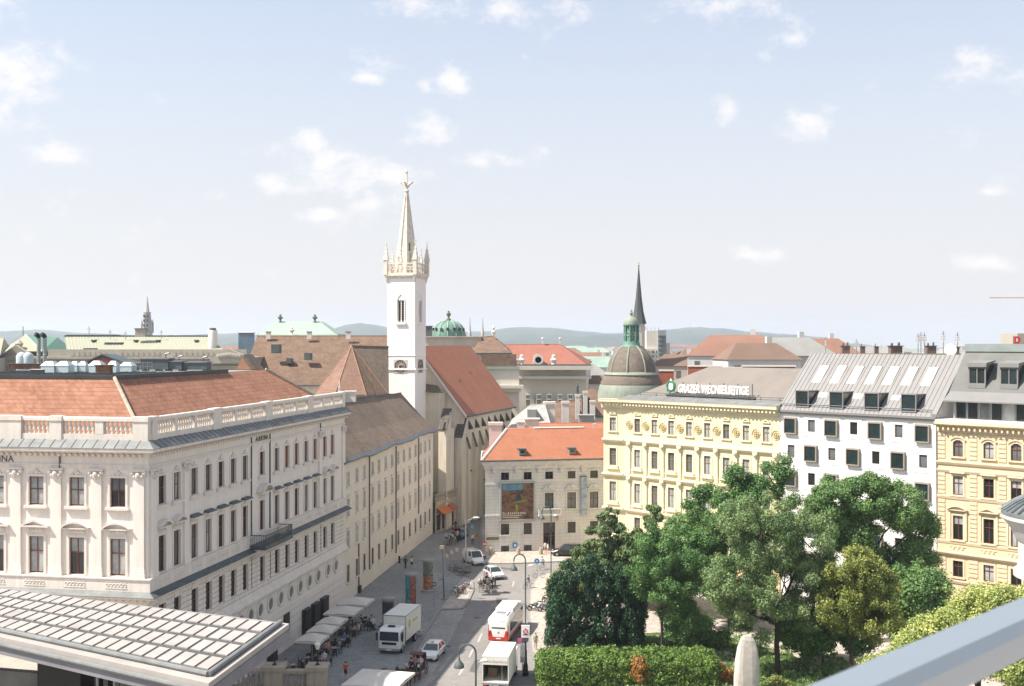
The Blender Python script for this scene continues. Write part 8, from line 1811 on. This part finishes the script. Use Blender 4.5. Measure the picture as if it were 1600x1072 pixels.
mb = MB().extr([(-.22, -.125, zb_(992)), (.22, -.125, zb_(992)), (.22, -.125, zb_(990)), (-.22, -.125, zb_(990))], (0, -.01, 0)).torus((0, -.13, zb_(986)), (0, 1, 0), .2, .04, 16, 4).extr([(-.26, -.125, zb_(985)), (0, -.125, zb_(981)), (.26, -.125, zb_(985)), (0, -.125, zb_(983))], (0, -.01, 0)); mb.build('emblem', mat('sign_red', (.42, .04, .05), .5, 0), bs)
MB().box(-.75, -.35, -.08, -.04, zb_(1004), zb_(997)).build('pink_plate', mat('sign_pink', (.55, .10, .22), .5, 0), bs); MB().tube([(-.3, .0, 0), (-.3, .0, zb_(996))], .04, 6).build('post', galv, bs); MB().box(-.5, -.05, -.1, .0, zb_(1035), zb_(1006)).build('timetable', mat('timetable_grey', (.35, .36, .37), .4, .2, 5), bs)
o = thing('cobra_lamp', 'straight grey street lamp with cranked white head above the white van', 'street lamp', tuple(G(728, 893)), 0); hC = 7.7
MB().tube([(0, 0, 0), (0, 0, hC)], [.1, .07], 8).build('pole', galv, o); MB().tube([(0, 0, hC - 1.0), (.35, 0, hC - .5), (1.0, 0, hC - .25)], .05, 6).build('arm', galv, o); MB().ball((1.45, 0, hC - .15), .3, 10, (1.7, .7, .45)).build('lamp_head', m_milk, o, smooth=True); MB().box(-.35, .75, -.5, .3, 0, .95).build('concrete_base', m_kerb, o)
o = thing('plaza_pole', 'slim grey pole with small signal box on the plaza right of the advertising columns', 'pole', tuple(G(694, 937)), 0); MB().tube([(0, 0, 0), (-.25, 0, 6.6)], [.09, .06], 7).build('pole', iron, o); MB().box(-.55, .0, -.12, .1, 6.3, 6.75).build('box', bei_ := mat('beige_box', (.4, .33, .22), .6, .1), o); MB().box(-.4, .4, -.3, .3, 0, .12).build('foot', m_kerb, o)
o = thing('pole_sign', 'red and white information sign on the lamp post near the bushes', 'sign', ((859.5 - CX) / FP * 139.6, 139.6, 0)); z5 = lambda y: CH - (y - CY) / FP * 139.6
MB().box(-.45, .4, -.05, .02, z5(914), z5(904)).build('red_plate', mat('sign_faded_red', (.5, .15, .12), .5, .1), o); MB().box(-.4, .35, -.06, -.051, z5(913), z5(910)).build('white_field', m_plate, o); MB().tube([(0, .0, 0), (0, .0, z5(903))], .05, 6).build('post', iron, o)
def disc_sign(lab, p, z, r, m, inner, rz=0.0, bar=True):
    o = thing('traffic_sign', lab, 'traffic sign', tuple(p), rz, 'traffic signs'); MB().tube([(0, 0, 0), (0, 0, z + r)], .035, 6).build('post', galv, o); d = MB().wheel((0, -.06, z), (0, 1, 0), r, .03, 20).build('disc', m, o)
    if bar: MB().box(-r * .7, r * .7, -.085, -.078, z - r * .15, z + r * .15).build('bar', inner, d)
    else: MB().extr([(-r * .45, -.085, z - r * .3), (0, -.085, z + r * .5), (r * .45, -.085, z - r * .3), (0, -.085, z - r * .1)], (0, .005, 0)).build('arrow', inner, d)
disc_sign('round red no entry sign with white bar at the museum corner', G(758, 872), 2.1, .33, mat('sign_red', (.42, .04, .05), .5, 0), m_plate); disc_sign('round blue sign with white arrow at the pavement curve', G(839, 891), 1.3, .38, mat('sign_blue', (.05, .2, .5), .5, 0), m_plate, bar=False); disc_sign('small dark round sign on a thin post beside the orange advertising column', G(678.5, 950), 2.9, .26, zinc_d, m_plate)
o = thing('warning_sign', 'blue triangular pedestrian sign in the side street', 'traffic sign', tuple(G(738, 846)), 0, 'traffic signs'); MB().tube([(0, 0, 0), (0, 0, 2.2)], .03, 5).build('post', galv, o); MB().extr([(-.4, -.05, 2.1), (.4, -.05, 2.1), (0, -.05, 2.9)], (0, .03, 0)).build('plate', mat('sign_cyan', (.15, .4, .55), .5, 0), o)
for x, l in ((767, 'left stone bollard block before the museum house'), (810, 'middle stone bollard block before the museum house'), (845, 'right stone bollard block before the museum house')): tag(MB().lathe([(.32, 0), (.34, .6), (.26, .85), (.3, .95), (0, 1.05)], 8).build('stone_bollard', stone_w, None, tuple(G(x, 866)), smooth='auto'), l, 'bollard', 'bollards at the museum house')
for x, y, l in ((624, 880, 'dark litter post beside the walking pair near the beige wing'),): tag(MB().lathe([(.14, 0), (.16, .9), (.18, .95), (.1, 1.05)], 8).build('litter_bin', black, None, tuple(G(x, y))), l, 'bin')
# advertising columns: posters are flat sheets wrapped on the drum
def ad_column(lab, px, py, bands, hgt=4.1):
    o = thing('advertising_column', lab, 'advertising column', tuple(G(px, py)), 0, 'advertising columns on the plaza')
    MB().lathe([(.85, 0), (.85, .18), (.7, .25), (.64, .3), (.64, hgt - .35), (.7, hgt - .3), (.78, hgt - .2), (.78, hgt), (.6, hgt + .08), (0, hgt + .12)], 20).build('drum', mat('column_grey', (.28, .28, .27), .7, .1), o, smooth='auto')
    for (z0, z1, a0, a1, c) in bands:
        MB().lathe([(.655, z0), (.655, z1)], 12, a0=R(a0), a1=R(a1)).build('poster', mat('poster_%d_%d_%d' % tuple(int(x * 99) for x in c), c, .6, .45, 2.2), o)
ad_column('nearest advertising column with black and white poster behind the lorry', 606.5, 992, [(2.3, 3.7, 190, 330, (.05, .05, .055)), (.4, 2.25, 190, 330, (.22, .32, .42)), (.4, 3.7, 332, 390, (.35, .14, .12))])
ad_column('middle advertising column with turquoise and red posters', 641.5, 949, [(.4, 3.7, 200, 268, (.10, .34, .36)), (.4, 3.7, 270, 335, (.38, .13, .09)), (.4, 3.7, 337, 380, (.1, .1, .1))])
ad_column('farthest advertising column with orange lower poster', 669, 924, [(2.0, 3.7, 190, 350, (.22, .24, .17)), (.4, 1.95, 190, 270, (.52, .19, .07)), (.4, 1.95, 272, 350, (.48, .22, .12))])
# parasols, tables, chairs
m_par = mat('off_white_parasol', (.62, .58, .52), .8, .05, 1)
def parasol(lab, px, Y, half, hgt, rz, group='café parasols'):
    o = thing('parasol', lab, 'parasol', ((px - CX) / FP * Y, Y, 0), rz, group); c = [(-half, -half, hgt - .45), (half, -half, hgt - .45), (half, half, hgt - .45), (-half, half, hgt - .45)]; t = (0, 0, hgt + .1)
    cv = MB()
    for k in range(4):
        a, b = Vector(c[k]), Vector(c[(k + 1) % 4]); m = (a + b) / 2 * .97; m.z = hgt - .40; cv.face([a, m, t]); cv.face([m, b, t])
        d_ = Vector((0, 0, -.18)); cv.face([a, b, b + d_, a + d_])
    cv.build('canopy', m_par, o); MB().tube([(0, 0, 0), (0, 0, hgt + .2)], .035, 6).build('pole', galv, o); MB().box(-.4, .4, -.4, .4, 0, .12).build('base', black, o)
    for k in range(4): MB().tube([(0, 0, hgt - .9), tuple(Vector(c[k]) * .55 + Vector((0, 0, (hgt - .2) * .45)))], .015, 4).build('rib', galv, o)
parasol('nearest café parasol by the palace wall', 488, 113.3, 1.35, 2.95, R(-10)); parasol('second café parasol from the front by the palace wall', 504.5, 116.9, 1.35, 2.95, R(-10)); parasol('third café parasol from the front by the palace wall', 519, 120.3, 1.35, 2.95, R(-10)); parasol('fourth, larger café parasol from the front by the palace wall', 537, 124.8, 1.75, 3.0, R(-10)); parasol('farthest café parasol by the palace wall', 556, 129, 1.75, 3.05, R(-10)); parasol('large white parasol cut by the bottom edge below the runner', 592, 99.2, 2.5, 3.1, R(-14), 'parasol at the bottom edge')
CT = {}
def chair(lab, loc, rz):
    o = thing('cafe_chair', lab, 'chair', loc, rz, 'café chairs')
    if not CT:
        CT['seat'] = MB().box(-.21, .21, -.21, .21, .42, .47).mesh('seat', black); CT['back'] = MB().box(-.21, .21, .19, .23, .5, .86).mesh('backrest', mat('woven_dark', (.05, .04, .035), .8, .2, 8)); CT['leg'] = MB().box(-.02, .02, -.02, .02, 0, .42).mesh('leg', black); CT['top'] = MB().lathe([(.36, .70), (.36, .74)], 14).mesh('table_top', mat('table_grey', (.25, .24, .23), .5, .1)); CT['ped'] = MB().lathe([(.22, 0), (.2, .03), (.03, .06), (.03, .7)], 8).mesh('pedestal', black)
    put(CT['seat'], 'seat', o); put(CT['back'], 'backrest', o)
    for x in (-.19, .19):
        for y in (-.19, .19): put(CT['leg'], 'leg', o, (x, y, 0))
rc = random.Random(9); ppl = [wht, nav, gry, pnk, blk, blu, bei]; np_ = 0
rowl = ['under the nearest café parasol', 'under the second café parasol', 'under the third café parasol', 'under the fourth café parasol', 'under the farthest café parasol', 'in front of the nearest café parasol', 'at the far outer end of the café']
for i, (px, Y) in enumerate(((492, 112.8), (508, 116.4), (523, 119.8), (541, 124.4), (561, 128.6), (470, 110.2), (573, 126.5))):
    for j in range(2):
        c = Vector(((px - CX) / FP * Y + (.9 if j else -.75), Y + rc.uniform(-.4, .4), 0)); sd = 'outer' if j else 'inner'
        if not CT: chair('spare dark café chair behind the inner table ' + rowl[i], (c.x, c.y + .9, 0), 0)
        t = thing('cafe_table', 'small round café table, the %s one %s' % (sd, rowl[i]), 'table', (c.x, c.y, 0), 0, 'café tables'); put(CT['top'], 'table_top', t); put(CT['ped'], 'pedestal', t)
        mb = MB().lathe([(.05, .742), (.05, .86)], 8, .1, .05).lathe([(.12, .741), (.12, .755)], 10, -.12, -.05); tag(mb.build('cup_and_plate', white_st, None, (c.x, c.y, 0)), 'cup and plate, %s table %s' % (sd, rowl[i]), 'tableware', 'cups on the café tables')
        for q in range(3):
            a = q * 2.1 + rc.uniform(-.3, .3) + i; p = c + Vector((math.sin(a) * .68, -math.cos(a) * .68 * -1, 0)); dirv = c - p; rz = math.atan2(dirv.x, -dirv.y)
            chair('%s dark café chair, %s table %s' % (['first', 'second', 'third'][q], sd, rowl[i]), (p.x, p.y, 0), rz)
            if j == 1 and q != 1 or (i > 4 and q == 0):
                col = ppl[np_ % 7]; np_ += 1; person('guest in %s, %s table %s, %s chair' % ({wht: 'white', nav: 'navy', gry: 'grey', pnk: 'pink', blk: 'black', blu: 'blue', bei: 'beige'}[col], sd, rowl[i], ['first', 'second', 'third'][q]), (p.x, p.y, .46), rz, col, ppl[(np_ + 2) % 7] if ppl[(np_ + 2) % 7] != wht else blk, 'sit', rc.choice([m_hair, m_hair2]), drop=.83, group='café guests')
# shop annex at the church corner
AN = thing('shop_annex', 'low shop building with balustraded terrace and orange awning at the church corner', 'shop', (-12.9, 190.6, 0)); FA = Fac(AN, -12.9, 190.6, 68); AL = 8.6
wall(FA, 'shop_wall', stone_w, 0, AL, 0, 5.6, [hole(1.3, .3, 1.6, 2.6), hole(3.6, .3, 1.8, 2.6), hole(6.3, .2, 2.2, 2.7)], .4)
for u, w in ((1.3, 1.6), (3.6, 1.8), (6.3, 2.2)): window(FA, u, .3 if w < 2 else .2, w, 2.6 if w < 2 else 2.7, redframe, gl_dark, trans=(.8,), name='shop_window')
FA.build(MB().box(0, AL, 0, 7, 5.5, 5.6), 'terrace_floor', mat('green_terrace', (.06, .16, .10), .8, .2)); FA.build(MB().box(0, AL, -.15, .2, 5.6, 5.8).box(0, AL, -.15, .2, 6.35, 6.55), 'terrace_rail', stone_w)
for k in range(18): FA.build(MB().box(.2 + .47 * k, .4 + .47 * k, -.1, .1, 5.8, 6.35), 'terrace_baluster', stone_w)
FA.build(MB().extr([(.6, 0, 4.2), (.6, -1.3, 3.3), (.6, -1.3, 3.15), (.6, 0, 4.05)], (3.9, 0, 0)), 'orange_awning', mat('orange_awning_cloth', (.55, .17, .05), .8, .1)); FA.build(MB().extr([(4.7, 0, 4.3), (4.7, -1.1, 3.5), (4.7, -1.1, 3.35), (4.7, 0, 4.15)], (2.2, 0, 0)), 'red_awning', mat('dull_red_awning', (.40, .12, .08), .8, .1)); FA.build(MB().box(.2, AL - .3, -.1, 0, 4.6, 5.1), 'shop_sign_band', mat('shop_sign_cream', (.5, .42, .3), .7, .2, 1))
KI = thing('kiosk', 'small kiosk with sloping beige roof against the church wall', 'kiosk', tuple(G(727, 812, 0))); MB().extr([(-1.5, -.6, 3.2), (-1.5, 2.2, 5.0), (-1.5, 2.2, 4.8), (-1.5, -.6, 3.0)], (3.2, 0, 0)).build('roof', mat('beige_tarpaulin', (.52, .43, .32), .8, .1), KI); MB().box(-1.4, 1.6, .8, 2.2, 0, 3.6).build('back_wall', stone_w, KI); MB().box(-1.4, -1.25, -.4, -.25, 0, 3.05).box(.2, .35, -.4, -.25, 0, 3.05).build('post', black, KI); MB().box(-1.3, .2, -.2, .3, 0, 1.1).build('counter', m_red2, KI); MB().ball((1.1, .2, 1.1), .9, 8, (.9, .6, 1.3)).build('stone_pier', stone_w, KI)

# far houses nothing of which shows are left out; the others are told apart by colour and place
bpy.context.view_layer.update(); dg = bpy.context.evaluated_depsgraph_get(); cnt = {}; ORD = ['first', 'second', 'third', 'fourth', 'fifth', 'sixth', 'seventh', 'eighth', 'ninth', 'tenth', 'eleventh', 'twelfth']
WH = [(130, 'at the far left below the hills'), (330, 'behind the copper roof'), (620, 'behind the brown roofs'), (800, 'between tower and red roofed palace'), (960, 'left of the corner dome'), (1120, 'right of the corner dome'), (1320, 'left of the white house ridge'), (9999, 'behind the ridge of the white house')]
for (o, px, wi, ri) in sorted(FARS, key=lambda q: q[1]):
    seen = False; mine = set(o.children); bb = [c.matrix_world @ Vector(b) for c in o.children for b in c.bound_box]; lo = [min(p[i] for p in bb) for i in range(3)]; hi = [max(p[i] for p in bb) for i in range(3)]
    for i in range(7):
        for z in (.98, .9, .8, .65):
            p = Vector((lo[0] + (hi[0] - lo[0]) * (i + .5) / 7, lo[1], hi[2] * z)); d = (p - cam.location).normalized(); org = cam.location + d * 3; ok, _, _, _, ob, _ = SC.ray_cast(dg, org, d)
            if ok and ob and ob.name == 'haze': ok, _, _, _, ob, _ = SC.ray_cast(dg, org, d)
            if ok and ob in mine: seen = True; break
        if seen: break
    if not seen:
        for c in list(o.children): bpy.data.objects.remove(c)
        bpy.data.objects.remove(o); continue
    where = next(w for x, w in WH if px < x); key = (wi, ri, where); cnt[key] = cnt.get(key, -1) + 1
    o['label'] = '%s %s house with %s roof %s' % (ORD[cnt[key]], cname[wi], rname[ri], where)

HAZE = 1.15e-4
# ================================================================ summer haze
hz = bpy.data.materials.new('summer_haze'); hz.use_nodes = True; t_ = hz.node_tree; t_.nodes.remove(t_.nodes['Principled BSDF'])
pv = t_.nodes.new('ShaderNodeVolumePrincipled'); pv.inputs['Color'].default_value = (.74, .84, .96, 1); pv.inputs['Density'].default_value = HAZE; pv.inputs['Anisotropy'].default_value = .2
t_.links.new(pv.outputs[0], t_.nodes['Material Output'].inputs['Volume'])
o = MB().box(-9400, 9400, -400, 9300, -2, 190).build('haze', hz); o['kind'] = 'stuff'
